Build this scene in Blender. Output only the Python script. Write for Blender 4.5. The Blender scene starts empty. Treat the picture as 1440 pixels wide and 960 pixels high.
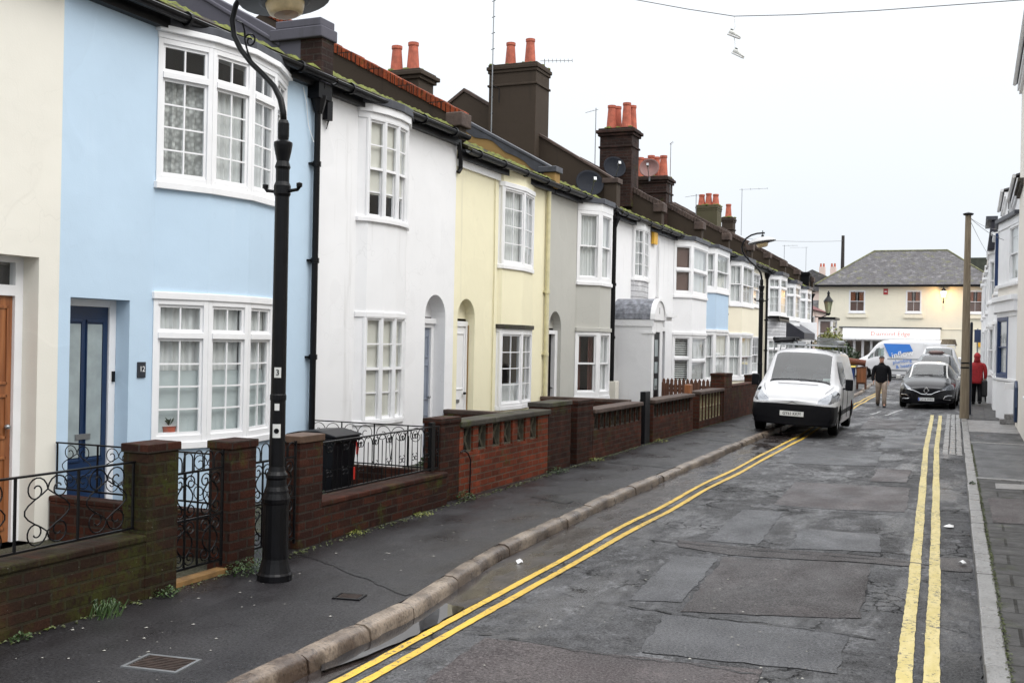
import bpy, bmesh, math, random
from mathutils import Vector, Matrix
random.seed(7)
R = math.radians
sc = bpy.context.scene
col = sc.collection

# ---------------------------------------------------------------- camera, sky, sun, exposure
cd = bpy.data.cameras.new('camera'); cam = bpy.data.objects.new('camera', cd); col.objects.link(cam)
cd.sensor_width = 36; cd.lens = 37.5; cd.clip_start = .05; cd.clip_end = 2000
cam.matrix_world = Matrix.Translation((0, 0, 1.8)) @ Matrix.Rotation(R(23.3994), 4, 'Z') @ Matrix.Rotation(R(90-0.0774), 4, 'X') @ Matrix.Rotation(R(1.15), 4, 'Z')
sc.camera = cam
w = bpy.data.worlds.new('World'); sc.world = w; w.use_nodes = True
wn = w.node_tree; wn.nodes.clear(); wl = wn.links.new
wo = wn.nodes.new('ShaderNodeOutputWorld'); bg = wn.nodes.new('ShaderNodeBackground'); bg.inputs[1].default_value = .12
sky = wn.nodes.new('ShaderNodeTexSky'); sky.sky_type = 'NISHITA'; sky.sun_disc = False
SUN_EL, SUN_AZ = 48, 100          # azimuth clockwise from +Y (street direction)
sky.sun_elevation = R(SUN_EL); sky.sun_rotation = R(SUN_AZ); sky.air_density = 1.0; sky.dust_density = 3.0
tc = wn.nodes.new('ShaderNodeTexCoord'); sep = wn.nodes.new('ShaderNodeSeparateXYZ'); wl(tc.outputs['Generated'], sep.inputs[0])
rp = wn.nodes.new('ShaderNodeValToRGB'); wl(sep.outputs['Z'], rp.inputs[0])
e = rp.color_ramp.elements
e[0].position = 0; e[0].color = (5.4, 5.7, 6.05, 1); e[1].position = 1; e[1].color = (23., 23.2, 23.6, 1)
q = e.new(.12); q.color = (5.85, 6.15, 6.5, 1); q = e.new(.38); q.color = (7.2, 7.5, 7.75, 1)
nz = wn.nodes.new('ShaderNodeTexNoise'); nz.inputs['Scale'].default_value = 1.6; nz.inputs['Detail'].default_value = 4
wl(tc.outputs['Generated'], nz.inputs['Vector'])
mr = wn.nodes.new('ShaderNodeMapRange'); wl(nz.outputs[0], mr.inputs[0]); mr.inputs[3].default_value = .93; mr.inputs[4].default_value = 1.07
vm = wn.nodes.new('ShaderNodeVectorMath'); vm.operation = 'SCALE'; wl(rp.outputs[0], vm.inputs[0]); wl(mr.outputs[0], vm.inputs['Scale'])
mx = wn.nodes.new('ShaderNodeMix'); mx.data_type = 'RGBA'; mx.inputs[0].default_value = .95
wl(sky.outputs[0], mx.inputs[6]); wl(vm.outputs[0], mx.inputs[7]); wl(mx.outputs[2], bg.inputs[0]); wl(bg.outputs[0], wo.inputs[0])
sd = bpy.data.lights.new('sun', 'SUN'); sd.energy = 1.3; sd.angle = R(35); sd.color = (1, .97, .93)
so = bpy.data.objects.new('sun', sd); col.objects.link(so)
dv = Vector((math.sin(R(SUN_AZ))*math.cos(R(SUN_EL)), math.cos(R(SUN_AZ))*math.cos(R(SUN_EL)), math.sin(R(SUN_EL))))
so.rotation_euler = dv.to_track_quat('Z', 'Y').to_euler(); so.location = dv*60
vs = sc.view_settings; vs.view_transform = 'Standard'; vs.look = 'None'; vs.exposure = .42; vs.gamma = 1; vs.use_curve_mapping = False
sc.render.resolution_x = 1024; sc.render.resolution_y = 682

# ---------------------------------------------------------------- materials
class NT:
    def __init__(s, name):
        s.m = bpy.data.materials.new(name); s.m.use_nodes = True; s.t = s.m.node_tree; s.n = s.t.nodes; s.l = s.t.links.new
        s.p = s.n['Principled BSDF']; s.pos = None
    def node(s, ty, **k):
        n = s.n.new(ty)
        for a, b in k.items(): setattr(n, a, b)
        return n
    def P(s):
        if not s.pos: s.pos = s.node('ShaderNodeNewGeometry')
        return s.pos.outputs['Position']
    def scale(s, vec, sx, sy, sz):
        n = s.node('ShaderNodeVectorMath', operation='MULTIPLY'); s.l(vec, n.inputs[0]); n.inputs[1].default_value = (sx, sy, sz); return n.outputs[0]
    def noise(s, sc_=5, det=4, vec=None, rough=.55):
        n = s.node('ShaderNodeTexNoise'); n.inputs['Scale'].default_value = sc_; n.inputs['Detail'].default_value = det; n.inputs['Roughness'].default_value = rough
        s.l(vec or s.P(), n.inputs['Vector']); return n.outputs[0]
    def rng(s, v, a, b, c=0., d=1.):
        n = s.node('ShaderNodeMapRange'); s.l(v, n.inputs[0])
        for i, x in enumerate((a, b, c, d)): n.inputs[i+1].default_value = x
        return n.outputs[0]
    def mix(s, f, a, b, mode='MIX'):
        n = s.node('ShaderNodeMix', data_type='RGBA', blend_type=mode)
        for i, x in ((0, f), (6, a), (7, b)):
            if hasattr(x, 'is_output') or isinstance(x, bpy.types.NodeSocket): s.l(x, n.inputs[i])
            elif i == 0: n.inputs[0].default_value = x
            else: n.inputs[i].default_value = (*x, 1)
        return n.outputs[2]
    def math(s, op, a, b=0.):
        n = s.node('ShaderNodeMath', operation=op)
        for i, x in enumerate((a, b)):
            if isinstance(x, bpy.types.NodeSocket): s.l(x, n.inputs[i])
            else: n.inputs[i].default_value = x
        return n.outputs[0]
    def bump(s, h, st=.3, dist=.02, prev=None):
        n = s.node('ShaderNodeBump'); n.inputs['Strength'].default_value = st; n.inputs['Distance'].default_value = dist
        s.l(h, n.inputs['Height'])
        if prev: s.l(prev, n.inputs['Normal'])
        return n.outputs[0]
    def boxuv(s, kz=1.):
        g = s.pos or s.node('ShaderNodeNewGeometry'); s.pos = g
        p = s.node('ShaderNodeSeparateXYZ'); s.l(g.outputs['Position'], p.inputs[0])
        n = s.node('ShaderNodeSeparateXYZ'); s.l(g.outputs['True Normal'], n.inputs[0])
        ax = s.math('ABSOLUTE', n.outputs[0]); ay = s.math('ABSOLUTE', n.outputs[1]); az = s.math('ABSOLUTE', n.outputs[2])
        gx = s.math('GREATER_THAN', ax, ay); gz = s.math('GREATER_THAN', az, .93)
        def sel(f, a, b):
            m = s.node('ShaderNodeMix', data_type='FLOAT'); s.l(f, m.inputs[0]); s.l(a, m.inputs[2]); s.l(b, m.inputs[3]); return m.outputs[0]
        u = sel(gx, p.outputs[0], p.outputs[1]); v = s.math('MULTIPLY', p.outputs[2], kz)
        u = sel(gz, u, p.outputs[0]); v = sel(gz, v, p.outputs[1])
        c = s.node('ShaderNodeCombineXYZ'); s.l(u, c.inputs[0]); s.l(v, c.inputs[1]); return c.outputs[0]
    def brick(s, vec, c1, c2, cm, bw=.2, rh=.067, ms=.009, off=.5, bias=0.):
        n = s.node('ShaderNodeTexBrick'); s.l(vec, n.inputs['Vector']); n.offset = off
        for k, v in (('Color1', (*c1, 1)), ('Color2', (*c2, 1)), ('Mortar', (*cm, 1)), ('Scale', 1.), ('Mortar Size', ms), ('Brick Width', bw), ('Row Height', rh), ('Bias', bias), ('Mortar Smooth', .2)):
            n.inputs[k].default_value = v
        return n
    def out(s, c=None, r=None, metal=None, nrm=None, spec=None):
        for k, v in (('Base Color', c), ('Roughness', r), ('Metallic', metal), ('Normal', nrm), ('Specular IOR Level', spec)):
            if v is None: continue
            if isinstance(v, bpy.types.NodeSocket): s.l(v, s.p.inputs[k])
            elif k == 'Base Color': s.p.inputs[k].default_value = (*v, 1)
            else: s.p.inputs[k].default_value = v
        return s.m
MC = {}
def M(name, c, r=.6, var=.12, vs_=4, bump=0, bs=60, metal=0, spec=None, coat=0, emit=None):
    if name in MC: return MC[name]
    t = NT(name); cc = t.mix(t.rng(t.noise(vs_, 5), .35, .7), tuple(x*(1-var) for x in c), tuple(min(1, x*(1+var*.6)) for x in c)) if var else c
    nm = t.bump(t.noise(bs, 3), bump, .01) if bump else None
    t.out(cc, r, metal, nm, spec)
    if coat: t.p.inputs['Coat Weight'].default_value = coat; t.p.inputs['Coat Roughness'].default_value = .06
    if emit: t.p.inputs['Emission Color'].default_value = (*emit[:3], 1); t.p.inputs['Emission Strength'].default_value = emit[3]
    MC[name] = t.m; return t.m
def render_paint(name, c, dirt=.35, dc=(.30, .29, .26)):
    dirt *= 1.25
    t = NT(name)
    big = t.rng(t.noise(1.1, 5), .35, .7)
    base = t.mix(big, tuple(x*.95 for x in c), c)
    st = t.noise(1, 5, t.scale(t.P(), 5, 5, .35), .6)
    base = t.mix(t.math('MULTIPLY', t.rng(st, .6, .82), dirt), base, dc)
    sp = t.noise(26, 4); base = t.mix(t.math('MULTIPLY', t.rng(sp, .72, .78), dirt*.7), base, dc)
    # fine hairline cracks
    vo = t.node('ShaderNodeTexVoronoi', feature='DISTANCE_TO_EDGE'); vo.inputs['Scale'].default_value = .8
    wv = t.node('ShaderNodeVectorMath', operation='ADD'); t.l(t.P(), wv.inputs[0])
    nn = t.node('ShaderNodeTexNoise'); nn.inputs['Scale'].default_value = 2.5; t.l(t.P(), nn.inputs['Vector']); t.l(nn.outputs['Color'], wv.inputs[1]); t.l(wv.outputs[0], vo.inputs['Vector'])
    base = t.mix(t.math('MULTIPLY', t.rng(vo.outputs[0], .006, .0), .35*dirt), base, tuple(x*.5 for x in c))
    pr = t.rng(t.noise(.55, 2), .56, .57); base = t.mix(t.math('MULTIPLY', pr, .5), base, tuple(min(1, x*.93) for x in c))
    b1 = t.bump(t.noise(1.3, 3), .3, .05); b1 = t.bump(pr, .15, .008, b1); b2 = t.bump(t.noise(60, 3), .16, .006, b1)
    return t.out(base, .8, nrm=b2, spec=.2)
def brickmat(name, c1, c2, cm, moss=0, soot=.5, kz=1., bw=.215, rh=.076, ms=.010, mossc=(.05, .06, .012), rough=.7):
    t = NT(name); uv = t.boxuv(kz); b = t.brick(uv, c1, c2, cm, bw, rh, ms)
    big = t.rng(t.noise(2.2, 6), .4, .65); c = t.mix(t.math('MULTIPLY', big, soot), b.outputs[0], (.018, .014, .012))
    c = t.mix(t.rng(t.noise(40, 4), .35, .7, 0, .5), c, tuple(x*.35 for x in c1)); c = t.mix(t.rng(t.noise(3.1, 4), .55, .7, 0, .45), c, tuple(min(1, x*1.7) for x in c1))
    if moss:
        mm = t.rng(t.noise(2.6, 6, None, .65), .62-moss*.22, .72); mm = t.math('MULTIPLY', mm, t.rng(t.noise(35, 3), .35, .55))
        c = t.mix(mm, c, mossc)
    sp = t.rng(t.noise(55, 2), .75, .78); c = t.mix(t.math('MULTIPLY', sp, .5), c, (.35, .33, .3))
    h = t.math('ADD', t.math('MULTIPLY', b.outputs['Fac'], -1.), t.math('MULTIPLY', t.noise(60, 4), .5))
    rr = t.rng(t.noise(6, 4), .3, .7, rough-.1, rough+.15)
    return t.out(c, rr, nrm=t.bump(h, .7, .012), spec=.12)

WHITE = render_paint('white_render', (.80, .80, .81)); CREAM = render_paint('cream_render', (.80, .745, .60), .3); OFFW = render_paint('offwhite_render', (.76, .735, .66), .3)
BLUE = render_paint('pale_blue_render', (.50, .635, .765), .16, (.72, .78, .85)); YEL = render_paint('pale_yellow_render', (.82, .77, .56), .3); YELD = render_paint('yellow_reveal_render', (.70, .64, .40), .5, (.25, .22, .1))
GREY = render_paint('warm_grey_render', (.47, .465, .43), .3); PINK = render_paint('pink_render', (.72, .58, .52), .3); BLUEP = render_paint('bay_blue_paint', (.46, .59, .73), .3)
GRWALL = render_paint('grey_cement_render', (.10, .097, .118), .5, (.05, .05, .05)); DKREN = render_paint('dark_sooty_render', (.050, .037, .027), .6, (.02, .018, .015)); OCHRE = render_paint('ochre_render', (.30, .19, .07), .8, (.07, .06, .05))
BRK = brickmat('dark_wet_brick', (.060, .019, .011), (.022, .009, .007), (.040, .032, .026), .25, .38)
BRKM = brickmat('mossy_brick', (.034, .015, .009), (.016, .010, .006), (.028, .024, .015), .75, .4, mossc=(.035, .04, .008))
BRKR = brickmat('red_brick', (.235, .050, .022), (.11, .028, .015), (.13, .09, .065), .12, .38)
BRKC = brickmat('chimney_brick', (.055, .028, .022), (.025, .015, .014), (.05, .04, .035), .2, .5)
BRKS = brickmat('soldier_brick', (.34, .07, .025), (.17, .045, .02), (.03, .025, .02), .12, .45, 1, .075, .3, .009)
CONC = brickmat('stone_slab_coping', (.085, .078, .066), (.06, .055, .047), (.02, .02, .02), .5, .4, 1, .6, 5, .006)
TILE = brickmat('mossy_roof_tile', (.045, .032, .026), (.03, .022, .02), (.01, .01, .01), .72, .3, 1.9, .17, .11, .01, (.085, .095, .015))
SLATE = brickmat('grey_slate', (.15, .145, .15), (.105, .10, .105), (.07, .068, .07), .35, .25, 1.5, .22, .13, .008, (.15, .15, .06))
CLAP = brickmat('clapboard', (.62, .62, .64), (.56, .56, .58), (.2, .2, .2), 0, .05, 1, 30, .13, .008)
COP = M('coping_brown', (.075, .05, .04), .8, .4, 6, .6, 30)
WPAINT = M('white_gloss_joinery', (.80, .80, .81), .35, .05, 3); CPAINT = M('cream_joinery', (.78, .74, .62), .4, .05, 3)
IRON = M('black_iron', (.004, .004, .005), .34, .3, 12, .1, 90, spec=.2); PLAST = M('black_plastic', (.006, .006, .008), .4, .2, 8, spec=.2)
NAVY = M('navy_door_paint', (.008, .026, .075), .35, .1, 4); GREYD = M('grey_blue_door_paint', (.22, .25, .31), .4, .1, 4); BROWNW = None
def wood(name, a, b, r=.5):
    t = NT(name); n = t.noise(1, 6, t.scale(t.P(), 30, 30, 1.6), .6); return t.out(t.mix(t.rng(n, .3, .7), a, b), r, nrm=t.bump(n, .3, .01))
BROWNW = wood('varnished_wood', (.16, .05, .018), (.36, .14, .05), .35); POLEW = wood('weathered_pole_wood', (.13, .10, .065), (.26, .21, .145), .8); FENCEW = wood('fence_wood', (.05, .02, .012), (.15, .06, .03), .7)
TERRA = M('terracotta', (.42, .105, .06), .75, .3, 8, .2, 40); LEAD = M('grey_lead', (.20, .21, .24), .5, .55, 9, .2, 20); LEADD = M('dark_lead', (.05, .053, .065), .45, .3, 6)
MOSS = M('moss', (.12, .135, .02), .95, .5, 20, 1, 60); DARK = M('dark_void', (.01, .01, .011), .9, 0); ALU = M('grey_metal', (.32, .33, .34), .4, .1, 6, 0, 60, .8)
STEELD = M('dark_dish_paint', (.014, .016, .022), .6, .1, 6, spec=.1); YBOX = M('yellow_box', (.75, .42, .04), .5, .1, 5); WPL = M('white_plastic', (.75, .75, .75), .4, .05)
INTER = M('room_interior', (.16, .15, .14), .9, .2, 2)
def cloth(name, c, sc_=0., tr=.12):
    t = NT(name); t.out(c, .9); cc = c
    if sc_:
        v = t.node('ShaderNodeTexVoronoi'); v.inputs['Scale'].default_value = sc_; t.l(t.P(), v.inputs['Vector'])
        cc = t.mix(t.rng(v.outputs[0], .2, .7), c, tuple(x*.5 for x in c)); t.l(cc, t.p.inputs['Base Color'])
    d = t.node('ShaderNodeBsdfTranslucent'); d.inputs[0].default_value = (*c, 1); m = t.node('ShaderNodeMixShader'); m.inputs[0].default_value = tr
    t.l(t.p.outputs[0], m.inputs[1]); t.l(d.outputs[0], m.inputs[2]); t.l(m.outputs[0], t.n['Material Output'].inputs[0]); return t.m
LACE = cloth('lace_curtain', (.72, .72, .70), 22); CURT = cloth('pale_curtain', (.75, .75, .74)); BLIND = cloth('cream_blind', (.72, .69, .62)); GBLIND = cloth('frosted_film', (.55, .60, .60)); BROWNC = cloth('brown_blind', (.16, .10, .085)); REDC = cloth('dark_red_curtain', (.10, .03, .02)); WSHUT = cloth('white_shutter', (.75, .75, .73)); ORNC = cloth('terracotta_curtain', (.34, .14, .08))
def glass(name, tint=(.95, .975, .975), k=.9, add=.07):
    t = NT(name); t.n.remove(t.p); tr = t.node('ShaderNodeBsdfTransparent'); tr.inputs[0].default_value = (*tint, 1)
    g = t.node('ShaderNodeBsdfGlossy'); g.inputs['Roughness'].default_value = .03
    f = t.node('ShaderNodeLayerWeight'); f.inputs[0].default_value = .5; m = t.node('ShaderNodeMixShader')
    nn = None if 'car' in name else t.bump(t.noise(2.2, 2), .06, .05); nn and t.l(nn, g.inputs['Normal'])
    t.l(t.math('MINIMUM', t.math('ADD', t.math('MULTIPLY', t.math('POWER', f.outputs[1], 4.), k), add), 1.), m.inputs[0]); t.l(tr.outputs[0], m.inputs[1]); t.l(g.outputs[0], m.inputs[2]); t.l(m.outputs[0], t.n['Material Output'].inputs[0]); return t.m
GLASS = glass('window_glass'); CGLASS = glass('car_glass', (.66, .76, .74), .9, .09); FROST = M('frosted_door_glass', (.30, .35, .36), .3, .15, 6)
# ---------------------------------------------------------------- geometry helpers
WO = {}
class Fr:                                  # a vertical facet: u along p0->p1, w outward, z up
    def __init__(s, p0, p1):
        s.p = Vector((p0[0], p0[1])); d = Vector((p1[0], p1[1])) - s.p; s.L = d.length; s.d = d/s.L; s.n = Vector((s.d.y, -s.d.x))
    def at(s, u, w_, z): q = s.p + s.d*u + s.n*w_; return (q.x, q.y, z)
BF = [(0, 1, 2, 3), (7, 6, 5, 4), (0, 4, 5, 1), (1, 5, 6, 2), (2, 6, 7, 3), (3, 7, 4, 0)]
class MB:
    def __init__(s): s.v = []; s.f = []; s.X = None
    def add(s, vs_, fs):
        k = len(s.v)
        s.v += [tuple(s.X @ Vector(p)) if s.X else tuple(p) for p in vs_]; s.f += [tuple(i+k for i in f) for f in fs]; return s
    def box(s, x0, x1, y0, y1, z0, z1): return s.add([(x0, y0, z0), (x1, y0, z0), (x1, y1, z0), (x0, y1, z0), (x0, y0, z1), (x1, y0, z1), (x1, y1, z1), (x0, y1, z1)], BF)
    def fbox(s, fr, u0, u1, w0, w1, z0, z1): return s.add([fr.at(u, w_, z) for z in (z0, z1) for u, w_ in ((u0, w0), (u1, w0), (u1, w1), (u0, w1))], BF)
    def fquad(s, fr, u0, u1, z0, z1, w_): return s.add([fr.at(u0, w_, z0), fr.at(u1, w_, z0), fr.at(u1, w_, z1), fr.at(u0, w_, z1)], [(0, 1, 2, 3)])
    def quad(s, a, b, c, d): return s.add([a, b, c, d], [(0, 1, 2, 3)])
    def _pr(s, poly, fn, a, b):
        n = len(poly); return s.add([fn(p, a) for p in poly]+[fn(p, b) for p in poly], [tuple(range(n)), tuple(range(2*n-1, n-1, -1))]+[(i, (i+1) % n, n+(i+1) % n, n+i) for i in range(n)])
    def pxy(s, poly, z0, z1): return s._pr(poly, lambda p, h: (p[0], p[1], h), z0, z1)
    def pxz(s, poly, y0, y1): return s._pr(poly, lambda p, h: (p[0], h, p[1]), y0, y1)
    def pyz(s, poly, x0, x1): return s._pr(poly, lambda p, h: (h, p[0], p[1]), x0, x1)
    def pfr(s, fr, poly, w0, w1): return s._pr(poly, lambda p, h: fr.at(p[0], h, p[1]), w0, w1)
    def tube(s, path, r, n=6):
        P_ = [Vector(p) for p in path]; rs = r if isinstance(r, (list, tuple)) else [r]*len(P_); vs_ = []; fs = []
        t0 = (P_[1]-P_[0]).normalized(); a = t0.orthogonal().normalized()
        for i, p in enumerate(P_):
            t = (P_[min(i+1, len(P_)-1)]-P_[max(i-1, 0)]).normalized(); a = (a - t*a.dot(t)).normalized(); b = t.cross(a)
            for j in range(n): an = 2*math.pi*(j+.5)/n; vs_.append(p+(a*math.cos(an)+b*math.sin(an))*rs[i])
        for i in range(len(P_)-1):
            for j in range(n): fs.append((i*n+j, i*n+(j+1) % n, (i+1)*n+(j+1) % n, (i+1)*n+j))
        fs += [tuple(range(n-1, -1, -1)), tuple(range((len(P_)-1)*n, len(P_)*n))]; return s.add(vs_, fs)
    def lathe(s, prof, cx=0, cy=0, n=16, axis='z'):
        vs_ = []; fs = []
        for r, z in prof:
            for j in range(n):
                an = 2*math.pi*j/n; c, d = r*math.cos(an), r*math.sin(an)
                vs_.append((cx+c, cy+d, z) if axis == 'z' else (z, cx+c, cy+d) if axis == 'x' else (cx+c, z, cy+d))
        for i in range(len(prof)-1):
            for j in range(n): fs.append((i*n+j, i*n+(j+1) % n, (i+1)*n+(j+1) % n, (i+1)*n+j))
        fs += [tuple(range(n-1, -1, -1)), tuple(range((len(prof)-1)*n, len(prof)*n))]; return s.add(vs_, fs)
    def build(s, name, mat, parent=None, label=None, bevel=0, smooth=False, keep=False, fix=True):
        if not s.v: return None
        xs, ys, zs = zip(*s.v); o0 = Vector((0, 0, 0)) if keep else Vector(((min(xs)+max(xs))/2, (min(ys)+max(ys))/2, min(zs)))
        me = bpy.data.meshes.new(name); me.from_pydata([tuple(Vector(p)-o0) for p in s.v], [], s.f)
        if fix:
            bm = bmesh.new(); bm.from_mesh(me); bmesh.ops.recalc_face_normals(bm, faces=bm.faces); bm.to_mesh(me); bm.free()
        me.materials.append(mat)
        if smooth:
            for p in me.polygons: p.use_smooth = True
        o = bpy.data.objects.new(name, me); col.objects.link(o); WO[o.name] = o0
        if parent: o.parent = parent; o.location = o0 - WO[parent.name]
        else: o.location = o0
        if label: o['label'] = label
        if bevel:
            b = o.modifiers.new('bevel', 'BEVEL'); b.width = bevel; b.segments = 2; b.limit_method = 'ANGLE'; b.angle_limit = R(40)
        return o
def root(name, label, cat, loc=(0, 0, 0), group=None):
    o = bpy.data.objects.new(name, None); col.objects.link(o); o.location = loc; WO[o.name] = Vector(loc); o['label'] = label; o['category'] = cat; o.empty_display_size = .2
    if group: o['group'] = group
    return o
def tag(o, label, cat, group=None):
    o['label'] = label; o['category'] = cat
    if group: o['group'] = group
    return o
def struct(name, mb, mat, **k): o = mb.build(name, mat, keep=True, **k); o['kind'] = 'structure'; return o
def copy_tree(o, parent=None):
    c = o.copy(); col.objects.link(c); c.parent = parent
    if parent is not None: c.matrix_parent_inverse = o.matrix_parent_inverse.copy()
    for ch in [x for x in col.objects if x.parent == o]: copy_tree(ch, c)
    return c
def text(s_, size, mat, parent, mw, name='lettering', depth=.002, align='CENTER', label=None, sx=1.):
    cu = bpy.data.curves.new(name, 'FONT'); cu.body = s_; cu.size = size; cu.extrude = depth; cu.align_x = align; cu.align_y = 'CENTER'; cu.resolution_u = 3
    t = bpy.data.objects.new('tmp', cu); col.objects.link(t); dg = bpy.context.evaluated_depsgraph_get(); me = bpy.data.meshes.new_from_object(t.evaluated_get(dg)); bpy.data.objects.remove(t)
    me.transform(mw @ Matrix.Diagonal((sx, 1, 1, 1))); c = sum((v.co for v in me.vertices), Vector())/max(1, len(me.vertices))
    me.transform(Matrix.Translation(-c)); me.materials.clear(); me.materials.append(mat); me.name = name
    o = bpy.data.objects.new(name, me); col.objects.link(o); WO[o.name] = c
    if parent: o.parent = parent; o.location = c-WO[parent.name]
    else: o.location = c
    if label: o['label'] = label
    return o
def frame_mw(fr, u, w_, z):               # text lying on a facet: local x along u (as read from outside), y up
    return Matrix(((fr.d.x, 0, fr.n.x, fr.at(u, w_, z)[0]), (fr.d.y, 0, fr.n.y, fr.at(u, w_, z)[1]), (0, 1, 0, z), (0, 0, 0, 1)))

# ---------------------------------------------------------------- window, bay, door
def curtain(par, fr, u0, u1, z0, z1, kind):
    if kind in (None, 'dark'): return
    mats = dict(lace=LACE, curt=CURT, blind=BLIND, frost=GBLIND, brown=BROWNC, red=REDC, shut=WSHUT, orn=ORNC)
    m = MB(); wv = -.10
    if kind in ('lace', 'curt', 'red', 'orn'):
        n = max(8, int((u1-u0)/.02)); gap = {'red': .35, 'orn': .25}.get(kind, 0); ph = random.random()*6
        for a, b in (((u0, u0+(u1-u0)*(1-gap)/2), (u1-(u1-u0)*(1-gap)/2, u1)) if gap else ((u0, u1),)):
            for i in range(n):
                ua = a+(b-a)*i/n; ub = a+(b-a)*(i+1)/n; fa = lambda u: wv+.018*math.sin(u*62+ph)+.008*math.sin(u*137)
                m.add([fr.at(ua, fa(ua), z0), fr.at(ub, fa(ub), z0), fr.at(ub, fa(ub), z1), fr.at(ua, fa(ua), z1)], [(0, 1, 2, 3)])
    elif kind == 'shut':
        k = int((z1-z0)/.055)
        for i in range(k): z = z0+(z1-z0)*(i+.5)/k; m.add([fr.at(u0, wv-.02, z+.018), fr.at(u1, wv-.02, z+.018), fr.at(u1, wv+.02, z-.008), fr.at(u0, wv+.02, z-.008)], [(0, 1, 2, 3)])
    else: m.fquad(fr, u0, u1, z0, z1, wv+.03)
    m.build({'blind': 'blind', 'frost': 'window_film', 'brown': 'blind', 'shut': 'shutter'}.get(kind, 'curtain'), mats[kind], par, fix=False)
def window(par, fr, u0, u1, z0, z1, cols=2, rows=3, kind='casement', transom=0, cur=None, fw=.045, fm=None, sill=0, bt=.016, crows=None):
    fm = fm or WPAINT; f = MB(); D0, D1 = -.08, .015
    f.fbox(fr, u0, u0+fw, D0, D1, z0, z1); f.fbox(fr, u1-fw, u1, D0, D1, z0, z1)
    f.fbox(fr, u0+fw, u1-fw, D0, D1, z1-fw, z1); f.fbox(fr, u0+fw, u1-fw, D0, D1, z0, z0+fw*1.3)
    a0, a1, b0, b1 = u0+fw, u1-fw, z0+fw*1.3, z1-fw
    g = MB(); pn = MB()
    def light(a0, a1, b0, b1, c, r, w0, sf=.028):
        g.fbox(fr, a0, a0+sf, w0-.03, w0, b0, b1); g.fbox(fr, a1-sf, a1, w0-.03, w0, b0, b1)
        g.fbox(fr, a0+sf, a1-sf, w0-.03, w0, b1-sf, b1); g.fbox(fr, a0+sf, a1-sf, w0-.03, w0, b0, b0+sf*1.15)
        A0, A1, B0, B1 = a0+sf, a1-sf, b0+sf*1.15, b1-sf
        for i in range(1, c): u = A0+(A1-A0)*i/c; g.fbox(fr, u-bt/2, u+bt/2, w0-.024, w0-.003, B0, B1)
        for i in range(1, r): z = B0+(B1-B0)*i/r; g.fbox(fr, A0, A1, w0-.022, w0-.005, z-bt/2, z+bt/2)
        pn.fquad(fr, A0-.005, A1+.005, B0-.005, B1+.005, w0-.016)
    if kind == 'sash':
        zc = (b0+b1)/2; light(a0, a1, zc-.018, b1, cols, rows, -.01); light(a0, a1, b0, zc+.018, cols, rows, -.045)
    elif transom:
        zt = b1-transom; f.fbox(fr, a0, a1, D0, D1+.01, zt-.03, zt+.03); light(a0, a1, zt+.03, b1, cols, 1, -.005); light(a0, a1, b0, zt-.03, cols, rows, -.005)
    else: light(a0, a1, b0, b1, cols, rows, -.005)
    fo = f.build('window', fm, par, bevel=.003); g.build('glazing_bars', fm, fo); pn.build('pane', GLASS, fo, fix=False)
    if cur:
        if isinstance(cur, str): cur = [(0, 1, cur)]
        for k0, k1, kd in cur: curtain(fo, fr, u0+fw*.6, u1-fw*.6, z0+(z1-z0)*k0, z0+(z1-z0)*k1, kd)
    if sill: MB().fbox(fr, u0-.05, u1+.05, -.05, sill, z0-.06, z0).build('sill', fm, fo, bevel=.006)
    return fo
def bay(par, pts, sgn, levels, jm=None, cap=None, back=-.06, capm=None):
    jm = jm or WPAINT
    def off(d): return [(p[0]+sgn*d, p[1]+((-d if i == 0 else d) if (pts[-1][1] > pts[0][1]) else (d if i == 0 else -d))*(i in (0, len(pts)-1))*.6) for i, p in enumerate(pts)]
    bx = pts[0][0]+sgn*back; bw = MB()
    for lv in levels:
        if lv[0] == 'wall':
            bw = MB(); bw.pxy(pts+[(bx, pts[-1][1]), (bx, pts[0][1])], lv[1], lv[2]); bw.build('bay_wall', lv[3], par)
        elif lv[0] == 'band':
            o_ = off(lv[3]); MB().pxy(o_+[(bx, o_[-1][1]), (bx, o_[0][1])], lv[1], lv[2]).build(lv[5] if len(lv) > 5 else 'band', lv[4], par, bevel=.006)
        elif lv[0] == 'win':
            z0, z1, st = lv[1:4]
            for i in range(len(pts)-1):
                s_ = st[min(i, len(st)-1)]; fr = Fr(pts[i], pts[i+1])
                if s_ is None: MB().fbox(fr, 0, fr.L, -.06, 0, z0, z1).build('bay_post', jm, par)
                else: window(par, fr, .0, fr.L, z0, z1, fm=jm, **s_)
            
            for i, p in enumerate(pts[1:-1]): MB().lathe([(.03, z0), (.03, z1)], p[0]-sgn*.02, p[1], 8).build('mullion', jm, par)
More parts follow.
